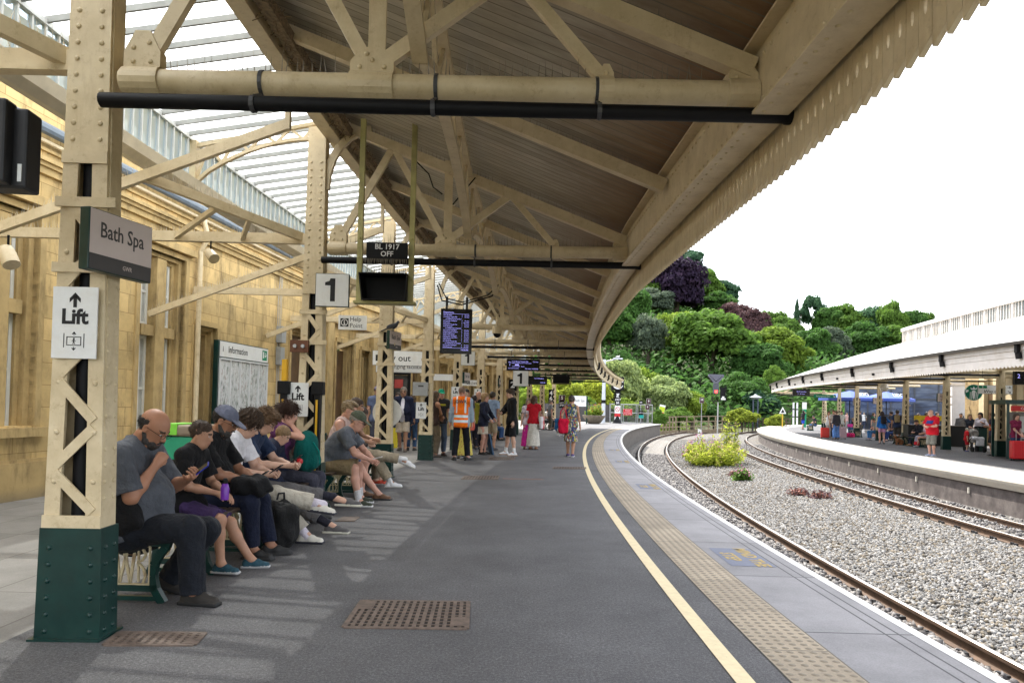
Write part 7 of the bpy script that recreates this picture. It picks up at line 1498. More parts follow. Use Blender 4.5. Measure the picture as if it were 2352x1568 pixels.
# people of the far platform
def FP(px, py): p = gnd(px, py, ZF); return (p.x, p.y, ZF)
L_ = lambda c, n=.14, v=.018: dict(type='long', col=c, len=n, vol=v)
S_ = lambda c: dict(type='short', col=c, vol=.008)
RED_ = cloth((.48, .008, .02)); 
J = person('stocky man in red polo shirt and grey shorts on the far platform', FP(2141, 1047), R_(200), 1.76, .014, SK['pink'], dict(rh=(.27, -.04, 1.12), lh=(.27, .05, 1.11), le=(-.2, .8, -1), re=(-.2, -.8, -1), lf=(.0, .08, 0), rf=(.02, -.08, 0), hp=.35), dict(mats=[RED_, cloth((.02, .05, .22), 'blue_panel')], panel=.14, plo=.30, phi=.42, collar=True, sleeve=.8, loose=.03, hem=.05, inf=.02), dict(col=(.17, .165, .14), type='shorts', len=1.02, loose=.04), dict(col=(.3, .35, .5), sole=(.6, .6, .6)), dict(type='fringe', col=(.25, .2, .16)), fat=.8)
FPEO = [
 ('woman in burgundy top and jeans with a red suitcase at the right edge', 2331, 1057, -80, 1.68, 'pink', dict(col=(.16, .015, .05), sleeve=.75), dict(col=(.02, .045, .10)), L_((.055, .035, .025), .16), dict(lh=(.24, .06, .98), rh=(.26, -.04, .97)), True, ''),
 ('boy in dark top with orange trim and black shorts beside the far column', 2280, 1046, 160, 1.70, 'tan', dict(mats=[cloth((.03, .02, .05)), cloth((.55, .07, .01), 'orange')], panel=.10, plo=.1, phi=.34, sleeve=.7, hem=.04), dict(col=(.012, .012, .015), type='shorts', len=.95, loose=.03), S_((.22, .13, .06)), dict(lh=(.25, .2, 1.2)), False, ''),
 ('woman in white cardigan and pink shorts standing behind the pram', 2252, 1036, -150, 1.72, 'tan', dict(col=(.62, .58, .66), sleeve=1.6, hem=-.03), dict(col=(.50, .26, .42), type='shorts', len=.75, loose=.02), L_((.015, .012, .012), .12), dict(lh=(.2, .2, 1.3), rh=(.2, -.2, 1.0)), True, ''),
 ('blonde woman in dark t-shirt with folded arms by the coffee roundel', 2226, 1030, -100, 1.66, 'pink', dict(col=(.03, .035, .05), sleeve=.6), dict(col=(.05, .05, .06)), L_((.34, .24, .12), .16), dict(lh=(.2, -.05, 1.05), rh=(.22, .06, 1.02)), True, ''),
 ('woman in bright blue jacket, black rucksack and pink shorts seen from behind', 2026, 1019, 80, 1.68, 'pink', dict(col=(.02, .14, .45), sleeve=1.9), dict(col=(.55, .28, .45), type='shorts', len=.6, loose=.02), L_((.03, .02, .02), .10), dict(lf=(.05, .10, 0), rh=(.2, -.3, 1.25)), True, 'pack'),
 ('man in navy t-shirt with tan backpack and dark shorts by the far column', 2060, 1018, 60, 1.80, 'tan', dict(col=(.025, .04, .09), sleeve=.65), dict(col=(.07, .065, .06), type='shorts', len=.98, loose=.03), S_((.05, .035, .025)), {}, False, 'tan'),
 ('woman in dark top and wide blue trousers seen from behind on the far platform', 1921, 1009, 100, 1.70, 'fair', dict(col=(.035, .035, .045), sleeve=1.7), dict(col=(.10, .21, .48), loose=.07), dict(type='bun', col=(.12, .07, .04), bz=.02), {}, True, ''),
 ('woman with long brown hair in white top and grey skirt by the red suitcase', 1903, 1005, -110, 1.68, 'tan', dict(col=(.6, .6, .6), sleeve=.0), dict(col=(.30, .29, .28), type='skirt', len=1.75, loose=.05), L_((.10, .055, .03), .2), dict(rh=(.2, -.05, 1.45)), True, ''),
 ('man in pale shirt and dark trousers between the two women', 1913, 1006, -80, 1.75, 'tan', dict(col=(.5, .46, .42), sleeve=.7), dict(col=(.03, .03, .05)), S_((.1, .06, .03)), {}, False, ''),
 ('young man in pale t-shirt behind the woman in blue trousers', 1932, 1002, -100, 1.72, 'pink', dict(col=(.5, .5, .46), sleeve=.7), dict(col=(.2, .17, .13)), S_((.05, .03, .02)), {}, False, ''),
 ('man in black t-shirt and bright blue shorts drinking at the far platform end', 1844, 986, 20, 1.80, 'tan', dict(col=(.015, .013, .016), sleeve=1.2), dict(col=(.02, .06, .42), type='shorts', len=.85, loose=.03), S_((.04, .03, .02)), dict(rh=(.2, -.05, 1.55), lf=(.15, .12, 0), rf=(-.15, -.1, 0)), False, ''),
 ('person in dark top standing close behind the blue jacket woman', 2048, 1012, 120, 1.74, 'tan', dict(col=(.04, .045, .06), sleeve=.7), dict(col=(.03, .03, .035)), S_((.03, .02, .02)), {}, False, ''),
 ('person on the terrace in white shirt beyond the iron railing', 1984, 985, 60, 1.78, 'tan', dict(col=(.6, .6, .6), sleeve=.7), dict(col=(.03, .04, .08)), S_((.25, .2, .15)), {}, False, ''),
 ('person on the terrace in pink top beyond the iron railing', 1944, 984, -60, 1.70, 'tan', dict(col=(.5, .3, .28), sleeve=.5), dict(col=(.2, .2, .2)), S_((.05, .03, .02)), {}, False, ''),
 ('person in black serving behind the coffee stall', 2196, 1024, -90, 1.70, 'brown', dict(col=(.015, .015, .015), sleeve=.7), dict(col=(.02, .02, .02)), S_((.015, .012, .01)), {}, False, ''),
 ('man in white shirt standing behind the woman in straw hat', 2128, 1015, -100, 1.76, 'tan', dict(col=(.6, .58, .55), sleeve=.7), dict(col=(.05, .06, .09)), S_((.06, .04, .03)), {}, False, ''),
 ('woman in dark green top and black skirt left of the blue jacket woman', 2005, 1003, -60, 1.66, 'pink', dict(col=(.02, .07, .04), sleeve=.6), dict(col=(.02, .02, .02), type='skirt', len=1.2), L_((.1, .06, .03), .15), {}, True, ''),
 ('man in charcoal jumper by the far iron railing', 1976, 998, 160, 1.80, 'fair', dict(col=(.05, .05, .055), sleeve=1.9), dict(col=(.08, .07, .06)), S_((.1, .07, .05)), {}, False, ''),
 ('person in grey hoodie deep in the shade behind the pram', 2206, 1021, -120, 1.72, 'tan', dict(col=(.14, .14, .15), sleeve=1.9), dict(col=(.03, .04, .07)), S_((.03, .02, .02)), {}, False, ''),
 ('woman in yellow cardigan between the two columns in the shade', 2108, 1012, -80, 1.66, 'fair', dict(col=(.40, .30, .06), sleeve=1.6), dict(col=(.04, .05, .09)), L_((.06, .04, .03), .12), {}, True, ''),
 ('man in red cap and black t-shirt far back under the canopy', 2150, 1012, -60, 1.78, 'tan', dict(col=(.02, .02, .02), sleeve=.6), dict(col=(.15, .13, .1), type='shorts', len=.9), S_((.05, .03, .02)), {}, False, ''),
]
packs = {}
for lab, px, py, yw, H, skn, tp, bt_, hr, ps, fm, ex in FPEO:
    p = FP(px, py)
    if 'serving' in lab: p = (p[0] + .3, p[1] + 3.2, ZF)
    J = person(lab, p, R_(yw), H, .019, SK[skn], ps, tp, bt_, dict(col=(.08, .08, .08)), hr, fem=fm)
    if ex:
        t = sack('rucksack', 'black rucksack worn by the woman in bright blue jacket' if ex == 'pack' else 'tan rucksack worn by the man in navy t-shirt', to_world(J, J['ch'] - J['cf'] * .20), (.09, .14, .22), (.015, .015, .02) if ex == 'pack' else (.26, .20, .11), R_(yw) + math.pi, False, .008, .016)
def kid(lab, px, py, yw, H, tp, bt_, hr, ps={}): return person(lab, FP(px, py), R_(yw), H, .016, SK['fair'], ps, tp, bt_, dict(col=(.1, .1, .3)), hr)
J = kid('small child in red sports top and white hat holding the pram', 2219, 1036, -20, 1.02, dict(col=(.5, .015, .02), sleeve=.8, inf=.02, loose=.03), dict(col=(.4, .01, .02), type='shorts', len=.95, loose=.03), None); cap(J, (.55, .55, .48), True, .012)
FSEAT = [
 ('woman in straw hat and red and grey skirt seated on the far bench', 2118, 1027, 165, 1.66, dict(col=(.55, .42, .50), sleeve=.8), dict(mats=[cloth((.28, .27, .33), 'grey_print'), cloth((.45, .02, .03), 'red_hem')], type='skirt', len=1.95, loose=.05, band=(0, .28)), L_((.08, .05, .03), .1), 'hat'),
 ('seated man in dark clothes and tan boots beside the straw hat woman', 2101, 1024, 175, 1.75, dict(col=(.02, .02, .03), sleeve=1.9), dict(col=(.02, .025, .04)), S_((.05, .03, .02)), 'tan'),
 ('seated person in blue jeans stretching legs on the far bench', 2003, 1010, 190, 1.75, dict(col=(.3, .3, .3), sleeve=.7), dict(col=(.06, .20, .45)), S_((.1, .07, .05)), ''),
 ('seated person in shorts behind the outstretched jeans', 2012, 1006, 190, 1.72, dict(col=(.05, .05, .06), sleeve=.7), dict(col=(.2, .2, .2), type='shorts', len=.8), S_((.05, .03, .02)), ''),
 ('seated person in dark trousers behind the blue jacket woman', 2043, 1013, 185, 1.72, dict(col=(.04, .05, .09), sleeve=.7), dict(col=(.03, .06, .2)), S_((.05, .03, .02)), ''),
 ('seated man in dark t-shirt and jeans at the far platform end', 1866, 988, 180, 1.75, dict(col=(.02, .02, .025), sleeve=.7), dict(col=(.035, .075, .17)), S_((.03, .02, .02)), ''),
 ('seated woman in black with sunglasses and a pink bag on the far bench', 1955, 1000, 200, 1.66, dict(col=(.02, .02, .025), sleeve=1.2), dict(col=(.03, .07, .16)), L_((.2, .12, .06), .14), 'sun'),
]
for lab, px, py, yw, H, tp, bt_, hr, ex in FSEAT:
    p = FP(px, py); J = person(lab, (p[0] + .25, p[1], ZF), R_(yw), H, .018, SK['pink'], SITP(lean2=.3, lf=(.5, .1, 0), rf=(.45, -.1, 0)), tp, bt_, dict(col=(.28, .16, .07) if ex == 'tan' else (.3, .3, .35)), hr, fem=hr['type'] == 'long')
    if ex == 'hat':
        def hatf(G_, hp_, M, hs): G_.ell(hp_(-.01, 0, .10), v3(.11, .10, .075) * hs, M, .0); G_.ell(hp_(0, 0, .06), v3(.20, .19, .016) * hs, M, .01)
        J['headpart']('hat', hatf, mat('straw', (.45, .33, .13), .8, .2, 30), .011)
    if ex == 'sun': glasses(J, True)
def suitcase(lab, px, py, col, w, h, d, yaw, grp='upright wheeled suitcases'):
    t = thing('suitcase', lab, 'suitcase', FP(px, py), yaw, grp); b = MB(); b.b2((-w / 2, -d / 2, .07), (w / 2, d / 2, h)); b.build('shell', mat('suitcase_shell', col, .35, .06), t, bevel=.04); b = MB()
    for x in np.linspace(-w * .36, w * .36, 6): b.b2((x - .008, -d / 2 - .006, .12), (x + .008, d / 2 + .006, h - .05))
    b.build('ribs', mat('suitcase_shell', col), t); b = MB()
    for x in (-w * .38, w * .38):
        for y in (-d * .3, d * .3): b.tube([(x - .015, y, .03), (x + .015, y, .03)], .03, 10)
    b.build('wheel', BLACK, t); b = MB(); b.tube([(-.08, 0, h), (-.08, 0, h + .38), (.08, 0, h + .38), (.08, 0, h)], .012, 6); b.build('handle', STEEL, t)
suitcase('bright red hard suitcase in front of the burgundy top woman', 2339, 1058, (.50, .008, .012), .50, .72, .26, -.15); suitcase('smaller red suitcase beside the grey skirt woman', 1894.5, 1007, (.45, .02, .012), .48, .68, .26, -.3); suitcase('pale pink suitcase right of the blue trousers', 1934, 1007.5, (.50, .36, .40), .48, .72, .26, -.3)
t = sack('holdall', 'magenta holdall on the floor by the seated woman with sunglasses', FP(1953, 1005)[:2] + (ZF + .17,), (.16, .32, .15), (.45, .01, .10), .3, True, .01, .016); t = sack('handbag', 'bright pink handbag on the lap of the seated woman with sunglasses', FP(1952, 1000)[:2] + (ZF + .72,), (.1, .22, .12), (.6, .04, .25), .3, False, .008, .016)
# pram
p = FP(2238, 1037); t = thing('pram', 'grey pushchair with white blanket beside the child in red', 'pushchair', p, R_(-100)); b = MB()
for s_ in (-.22, .22): b.tube([(.35, s_, .14), (-.05, s_, .55), (-.45, s_, 1.02)], .014, 6); b.tube([(-.30, s_, .14), (.05, s_, .5), (.25, s_, .62)], .014, 6)
b.tube([(-.45, -.22, 1.02), (-.45, .22, 1.02)], .016, 6); b.build('frame', BLACK, t); F_ = Field((-.4, -.3, .3), (.45, .3, 1.1), .02); F_.box((.02, 0, .52), (.30, .20, .12), None, .06, .03); F_.ell((-.16, 0, .80), (.24, .22, .22), None, .03); F_.ell((.12, 0, .76), (.2, .18, .16), None, .02, op='s'); F_.build('seat', cloth((.30, .28, .26)), t); F_ = Field((-.1, -.3, .3), (.6, .3, .9), .02); F_.box((.25, 0, .60), (.2, .21, .07), None, .05, .02); F_.box((.38, .05, .45), (.06, .16, .18), None, .04, .03); F_.rough(.012, 20, 2); F_.build('blanket', cloth((.55, .55, .58)), t)
for x in (.36, -.32):
    for s_ in (-.24, .24): b = MB(); b.tube([(x, s_ - .03, .12), (x, s_ + .03, .12)], .12 if x > 0 else .13, 16); b.build('wheel', BLACK, t)
# small brown dog lying by the column
p = FP(2065, 1021); t = thing('dog', 'small reddish brown dog sitting on the far platform by the column', 'dog', p, R_(170)); F_ = Field((-.4, -.2, -.02), (.4, .2, .55), .011)
F_.cone((-.16, 0, .13), (.08, 0, .26), .115, .095, .04); F_.cone((.08, 0, .27), (.15, 0, .37), .06, .05, .03); F_.ell((.19, 0, .40), (.065, .055, .055), None, .02); F_.cone((.22, 0, .39), (.29, 0, .37), .032, .022, .02)
for s_ in (1, -1): F_.cone((.10, s_ * .06, .22), (.12, s_ * .065, .10), .04, .028, .02); F_.cone((.12, s_ * .065, .10), (.12, s_ * .065, .015), .026, .022, .015); F_.ell((.145, s_ * .065, .015), (.04, .025, .018), None, .01); F_.ell((-.15, s_ * .09, .10), (.11, .055, .10), None, .03); F_.cone((-.08, s_ * .11, .03), (.02, s_ * .11, .02), .028, .024, .02); F_.ell((.165, s_ * .058, .40), (.03, .014, .05), None, .01)
F_.cone((-.25, 0, .06), (-.34, .08, .04), .03, .018, .02); F_.rough(.006, 60, 3); F_.build('body', hair_mat((.20, .075, .025)), t)
# ================================================================== GREENERY AND THE PLATFORM END
def m_leaf(name, c, tr=.46, hue=.35):
    t = NT(name); co = t.coord('Object'); g = t.n("ShaderNodeNewGeometry"); oi = t.n("ShaderNodeObjectInfo")
    k = t.ramp(g.outputs['Random Per Island'], [(0, tuple(x * (1 - hue) for x in c)), (.5, c), (1, (min(1, c[0] * (1 + hue * 1.3)), min(1, c[1] * (1 + hue)), c[2] * (1 + hue * .4)))])
    k = t.mix(1., k, t.ramp(oi.outputs['Random'], [(0, (.82, .86, .9)), (1, (1.16, 1.12, 1.05))]), 'MULTIPLY'); t.col(k); t.set(.75, 0, .12)
    tl = t.n("ShaderNodeBsdfTranslucent"); t.l(k, tl.inputs[0]); mx = t.n("ShaderNodeMixShader"); mx.inputs[0].default_value = tr; t.l(t.b.outputs[0], mx.inputs[1]); t.l(tl.outputs[0], mx.inputs[2]); t.l(mx.outputs[0], t.out.inputs[0]); return t.m
BARK = mat('bark', (.09, .07, .05), .9, .3, 8, .4, 30)
def quads(name, P, N, size, g, mat_, aspect=1.6):
    """leaf faces at points P facing roughly N"""
    n = len(P); N = N / (np.linalg.norm(N, axis=1, keepdims=True) + 1e-9); a = np.cross(N, g.normal(size=(n, 3))); a /= np.linalg.norm(a, axis=1, keepdims=True) + 1e-9; b = np.cross(N, a); s = (size * g.uniform(.6, 1.4, n))[:, None]
    V = np.stack([P - a * s * aspect * .5, P + b * s * .42 + N * s * .12, P + a * s * aspect * .5, P - b * s * .42 + N * s * .12], 1).reshape(-1, 3).astype(np.float32)
    me = bpy.data.meshes.new(name); me.vertices.add(len(V)); me.vertices.foreach_set('co', V.ravel()); F = np.arange(n * 4, dtype=np.int32); me.loops.add(n * 4); me.loops.foreach_set('vertex_index', F); me.polygons.add(n); me.polygons.foreach_set('loop_start', np.arange(0, n * 4, 4, dtype=np.int32)); me.polygons.foreach_set('loop_total', np.full(n, 4, np.int32)); me.materials.append(mat_); me.update(calc_edges=True); return me
def crown_mesh(seed, n, kind, mat_):
    g = np.random.default_rng(seed)
    if kind == 'conifer':
        z = g.random(n) ** .8; r = (1 - z) * .95 * (.55 + .45 * np.abs(np.sin(z * 26))) + .03; a = g.random(n) * 2 * math.pi; q = g.random(n) ** .45; P = np.stack([np.cos(a) * r * q, np.sin(a) * r * q, z * 2 - 1 - .10 * q * r], 1); N = np.stack([np.cos(a), np.sin(a), np.full(n, .9)], 1) + g.normal(size=(n, 3)) * .4; return quads('crown', P, N, .055, g, mat_)
    m = {'broad': 46, 'tall': 40, 'bush': 26, 'pine': 14}[kind]; d = g.normal(size=(m, 3)); d[:, 2] = np.where(d[:, 2] < -.35, -d[:, 2], d[:, 2]); d /= np.linalg.norm(d, axis=1, keepdims=True); c = d * g.uniform(.30, .84, (m, 1)) * np.array([1, 1, .95]); lr = g.uniform(.20, .38, m)
    if kind == 'pine': c = d * np.array([.6, .6, .55]) + np.array([0, 0, .35]); lr = g.uniform(.2, .36, m)
    i = g.integers(0, m, n)
    if kind != 'pine': m2 = n // 4; c = np.concatenate([c, np.zeros((1, 3))]); lr = np.append(lr, .74); i[:m2] = m
    u = g.normal(size=(n, 3)); u /= np.linalg.norm(u, axis=1, keepdims=True); u[:, 2] = np.where(u[:, 2] < -.3, -u[:, 2] * .6, u[:, 2]); P = c[i] + u * (lr[i] * g.uniform(.72, 1.06, n))[:, None] * np.array([1.1, 1.1, .8]); N = u + g.normal(size=(n, 3)) * .55 + np.array([0, 0, .35]); return quads('crown', P, N, .074 if kind != 'bush' else .082, g, mat_)
LM = dict(dark=m_leaf('leaf_dark', (.058, .135, .032)), mid=m_leaf('leaf_mid', (.108, .20, .036)), bright=m_leaf('leaf_bright', (.19, .28, .04), .5), pale=m_leaf('leaf_pale', (.29, .37, .15), .5), lime=m_leaf('leaf_lime', (.30, .36, .05), .55), blue=m_leaf('leaf_bluegreen', (.055, .122, .066)), copper=m_leaf('leaf_copper', (.028, .017, .040), .2), plum=m_leaf('leaf_plum', (.10, .055, .06), .25), grey=m_leaf('leaf_grey', (.12, .16, .11)))
CM = {}
for kind, n, k in (('broad', 22000, 4), ('tall', 18000, 2), ('bush', 10000, 4), ('conifer', 5000, 1), ('pine', 7000, 1)): CM[kind] = [crown_mesh(11 * k + 7 * j + len(kind), n, kind, LM['mid']) for j in range(k)]
_tk = None; tcount = [0]
def plant(name, label, cat, x, y, z0, H, rx, leaf, kind, group=None, trunk=True, ry=None, low=.12):
    global _tk
    t = thing(name, label, cat, (x, y, z0), rnd.random() * 6.28, group); i = tcount[0]; tcount[0] += 1; me = CM[kind][i % len(CM[kind])]
    c = bpy.data.objects.new('crown', me); link(c, t); hz = H * (1 - low) / 2 / .98; c.location = (0, 0, H * low + hz * .95); c.scale = (rx, ry or rx, hz); c.material_slots[0].link = 'OBJECT'; c.material_slots[0].material = LM[leaf]
    if trunk:
        if _tk is None:
            b = MB(); b.tube([(0, 0, -.05), (.01, 0, .25), (-.01, .01, .5), (0, 0, .7)], [.040, .030, .022, .006], 8)
            for k in range(5): a = k * 1.3; b.tube([(0, 0, .28 + .06 * k), (.08 * math.cos(a), .08 * math.sin(a), .40 + .06 * k), (.15 * math.cos(a), .15 * math.sin(a), .48 + .06 * k)], [.016, .011, .004], 6)
            _tk = b.build('trunk', BARK, t, smooth=True); k_ = _tk
        else: k_ = _tk.copy(); C.objects.link(k_); k_.parent = t
        k_.scale = (H, H, H)
    return t
def tree(label, px, py, hw, Y, leaf, kind='broad', H=None, group='trees on the hillside beyond the station', cat='tree', nm='tree', pb=None):
    top = at(px, py, Y); zg = hill_z(top.x, Y) if Y > 95 else -1.2; r = hw * Y / FOC
    if H is None: H = max(top.z - zg, r * 1.6)
    return plant(nm, label, cat, top.x, Y, top.z - H, H, r * (1.18 if Y > 125 and kind in ('broad', 'tall') else 1.), leaf, kind, group, low=.05 if Y < 125 else .02)
G2 = 'dense trees on the right hand hillside'
TREES = [
 ('big round copper purple beech on the steep hill beside the canopy edge', 1556, 582, 62, 176, 'copper', 'tall', 22), ('dark green tree topping the steep hill above the copper beech', 1566, 564, 56, 215, 'blue', 'broad', 18), ('light green tree on the steep hill left of the copper beech', 1500, 612, 42, 178, 'mid', 'tall', 14), ('grey green shrubby tree under the light green hill tree', 1500, 660, 46, 168, 'grey', 'broad', 9),
 ('pale green round tree just right of the copper beech', 1626, 615, 36, 190, 'mid', 'broad', 13), ('blue green tree right of the pale round hill tree', 1652, 632, 42, 194, 'blue', 'broad', 14), ('dark hill tree ending the steep skyline on its right', 1640, 668, 48, 182, 'dark', 'broad', 10),
 ('reddish plum leaved tree on the skyline above the large central tree', 1690, 690, 46, 165, 'plum', 'broad', 10), ('second plum leaved tree lower behind the large central tree', 1728, 705, 42, 160, 'plum', 'broad', 12), ('green tree right of the plum leaved trees', 1770, 705, 40, 170, 'mid', 'broad', 11), ('pale green tree on the mid skyline', 1802, 722, 40, 160, 'mid', 'broad', 11),
 ('narrow dark spruce standing above the skyline', 1831, 686, 34, 185, 'blue', 'conifer', 17), ('tall open scots pine above the skyline', 1868, 684, 34, 185, 'blue', 'pine', 17), ('dark round tree right of the scots pine', 1905, 692, 36, 182, 'dark', 'broad', 14), ('broad green tree in the middle of the right hand skyline', 1950, 694, 46, 180, 'mid', 'broad', 15), ('dark green tree behind the far canopy roof', 2000, 696, 42, 178, 'blue', 'broad', 15), ('tall pointed green tree rising above the far canopy roof', 2052, 682, 30, 172, 'mid', 'tall', 17), ('round green tree right of the tall pointed one', 2090, 700, 34, 175, 'dark', 'broad', 14), ('last visible tree at the right end of the skyline', 2128, 714, 30, 178, 'mid', 'broad', 12),
 ('large tree low behind the far roof lantern', 1985, 735, 55, 150, 'dark', 'broad', 12), ('greyish tree lower on the right hand slope', 1905, 748, 44, 148, 'grey', 'broad', 12), ('dark tree filling the slope above the far canopy', 1868, 742, 46, 145, 'dark', 'broad', 12), ('green tree low on the slope above the far canopy', 2045, 745, 46, 150, 'mid', 'broad', 10),
 ('large central green tree filling the view behind the signal', 1640, 700, 112, 118, 'mid', 'broad', None), ('bright topped tree right of the large central tree', 1778, 748, 82, 122, 'bright', 'broad', None), ('dark tree right behind the twin lamp post', 1742, 775, 70, 112, 'dark', 'broad', None), ('deep green tree left under the canopy edge', 1402, 690, 72, 125, 'dark', 'broad', None), ('dark tree behind the canopy edge higher up the slope', 1440, 650, 52, 140, 'dark', 'tall', None), ('pale willow like tree between the dark tree and the central tree', 1492, 718, 44, 122, 'grey', 'tall', None), ('yellow green tree top just left of the large central tree', 1562, 700, 52, 128, 'bright', 'broad', None), ('dark tree between the signal and the far canopy tip', 1705, 850, 60, 100, 'dark', 'broad', None), ('small bright tree beside the far canopy tip', 1775, 835, 36, 104, 'mid', 'broad', None), ('dark low tree just left of the far canopy tip', 1745, 890, 48, 97, 'blue', 'bush', None),
]
for a in TREES: tree(*a[:7], H=a[7], group=G2 if a[1] > 1780 else 'trees on the hillside beyond the station')
BUSH = [
 ('big pale leaved shrub behind the white lamp pole', 1420, 810, 66, 84, 'pale', 'broad'), ('rounded light green shrub left of the signal', 1528, 858, 62, 86, 'pale', 'broad'), ('light green shrub between the two pale shrubs', 1474, 838, 50, 90, 'bright', 'broad'), ('sunlit green shrub right of the rounded shrub by the signal', 1590, 892, 36, 86, 'bright', 'bush'), ('dark shrub under the rounded pale shrub', 1560, 930, 40, 80, 'mid', 'bush'), ('darker shrub behind the lattice fence', 1640, 925, 46, 88, 'dark', 'bush'),
 ('pink flowered buddleia bush beside the track right of the signal', 1706, 930, 38, 82, 'lime', 'bush'), ('small lime bush beside the track near the far canopy tip', 1782, 948, 24, 80, 'lime', 'bush'), ('bush at the end of the near platform coping', 1512, 935, 24, 70, 'mid', 'bush'),
 ('bright yellow green hedge tree seen under the canopy by the 46 board', 1240, 862, 50, 74, 'lime', 'broad'), ('bright yellow green hedge tree seen under the canopy behind the dress woman', 1305, 866, 48, 76, 'lime', 'broad'), ('sunlit hedge tree under the canopy end left of the lamp pole', 1365, 868, 46, 78, 'lime', 'broad'), ('green shrub low under the canopy behind the red top woman', 1205, 880, 36, 72, 'bright', 'broad'), ('shrub behind the planter', 1345, 905, 30, 74, 'mid', 'bush'), ('reddish green buddleia above the end fence', 1440, 905, 44, 76, 'bright', 'bush'),
]
for a in BUSH: tree(*a, group='shrubs around the platform end', cat='shrub', nm='shrub')
for px, w_, Y, lf in ((1150, 60, 92, 'mid'), (1230, 60, 96, 'dark'), (1330, 60, 98, 'dark'), (1420, 60, 100, 'dark')): tree('dark background tree glimpsed between the canopy columns', px, 800, w_, Y, lf, 'broad', group='background trees between the canopy columns')
# undergrowth on the slope (stuff)
g = np.random.default_rng(21); n = 110000; X = g.uniform(-40, 130, n); Y_ = g.uniform(92, 250, n); Z = np.array([hill_z(a, b) for a, b in zip(X, Y_)]) + g.random(n) ** 1.5 * 6.0; P = np.stack([X, Y_, Z], 1)
o_ = bpy.data.objects.new('undergrowth', quads('undergrowth', P, g.normal(size=(n, 3)) * .7 + np.array([-.2, -.4, 1]), .62, g, LM['dark'])); C.objects.link(o_); stuff(o_); tag(o_, 'dense dark undergrowth covering the wooded slope between the trees', 'undergrowth')
n = 9000; S_a = g.uniform(66, 100, n); O_a = g.uniform(-12, -1.2, n); P = np.array([W(a, b, -1.15) for a, b in zip(S_a, O_a)]); P[:, 2] += g.random(n) ** 2 * .9
o_ = bpy.data.objects.new('weeds', quads('weeds', P, g.normal(size=(n, 3)) * .8 + np.array([-.2, -.4, 1]), .16, g, LM['bright'])); C.objects.link(o_); stuff(o_); tag(o_, 'rough green weeds growing beside the track past the platform end', 'weeds')
# flowering clump between the tracks
def clump(label, c, r, h, n, leaf, flower, fl, seed, name='wildflower_clump'):
    g = np.random.default_rng(seed); t = thing(name, label, 'wild plant', c); m = int(18 + r * 40)
    a = g.random(m) * 6.28; q = np.sqrt(g.random(m)) * r; hh = h * (1 - .55 * (q / r) ** 2) * g.uniform(.35, 1.25, m); st = MB()
    for i in range(m): b = Vector((math.cos(a[i]) * q[i] * .55, math.sin(a[i]) * q[i] * .55, 0)); st.tube([b, b + Vector((math.cos(a[i]) * q[i] * .25, math.sin(a[i]) * q[i] * .25, hh[i] * .6)), Vector((math.cos(a[i]) * q[i], math.sin(a[i]) * q[i], hh[i]))], [.008, .006, .003], 4)
    st.build('stem', mat('green_stem', (.07, .11, .03), .7), t); i = g.integers(0, m, n); f = g.random(n); P = np.stack([np.cos(a[i]) * q[i] * (.55 + .45 * f), np.sin(a[i]) * q[i] * (.55 + .45 * f), hh[i] * f * .95], 1) + g.normal(size=(n, 3)) * .075
    link(bpy.data.objects.new('leaf', quads('leaf', P, g.normal(size=(n, 3)) * .6 + np.array([0, 0, .8]), .075, g, LM[leaf], 2.2)), t)
    k = int(n * fl); i = g.integers(0, m, k); P = np.stack([np.cos(a[i]) * q[i], np.sin(a[i]) * q[i], hh[i]], 1) + g.normal(size=(k, 3)) * .06; stuff(link(bpy.data.objects.new('flower', quads('flower', P, g.normal(size=(k, 3)) + np.array([0, 0, .6]), .045, g, flower, 1.2)), t)); return t
FPK = mat('pink_petals', (.50, .16, .28), .7, .3, 40); FYL = mat('seed_yellow', (.52, .42, .16), .8, .3, 40); FRD = mat('red_weed', (.26, .10, .07), .8, .3, 40)
p = gnd(1640, 1066, -1.05); clump('large yellow green wildflower clump growing between the two tracks', p, 1.6, 1.1, 4200, 'lime', FYL, .30, 3); clump('pink flowering valerian at the back of the large clump', p + Vector((-.2, 1.0, 0)), 1.0, 1.25, 1500, 'lime', FPK, .5, 5)
p = gnd(1665, 1040, -1.05); clump('lime green sapling standing out of the wildflower clump', p + Vector((.3, 0, 0)), .55, 2.6, 900, 'lime', FYL, .05, 4, 'sapling')
p = gnd(1705, 1103, -1.06); clump('small green weed with pink flowers on the ballast', p, .28, .42, 420, 'mid', FPK, .3, 7)
for px, py, lab in ((1690, 1092, 'red creeping weed beside the small green weed'), (1832, 1138, 'brownish weed patch farther right on the ballast'), (1884, 1147, 'red weed patch on the pale ballast toward the far track')): p = gnd(px, py, -1.04); clump(lab, p, .26, .14, 160, 'plum', FRD, 1.6, px)
# marker post by the track
p = gnd(1607, 1002, -1.03); t = thing('marker_post', 'small white track marker post beside the wildflower clump', 'marker', p); b = MB(); b.prism([(-.17, 0), (.17, 0), (.17, .62), (-.17, .72)], lambda x, z: Vector((x, -.03, z)), lambda x, z: Vector((x, .03, z))); b.build('post', WHITE, t); b = MB(); b.b2((-.172, -.034, .28), (.172, -.031, .34)); b.b2((-.03, -.034, .34), (.03, -.031, .5)); b.build('mark', INK, t)
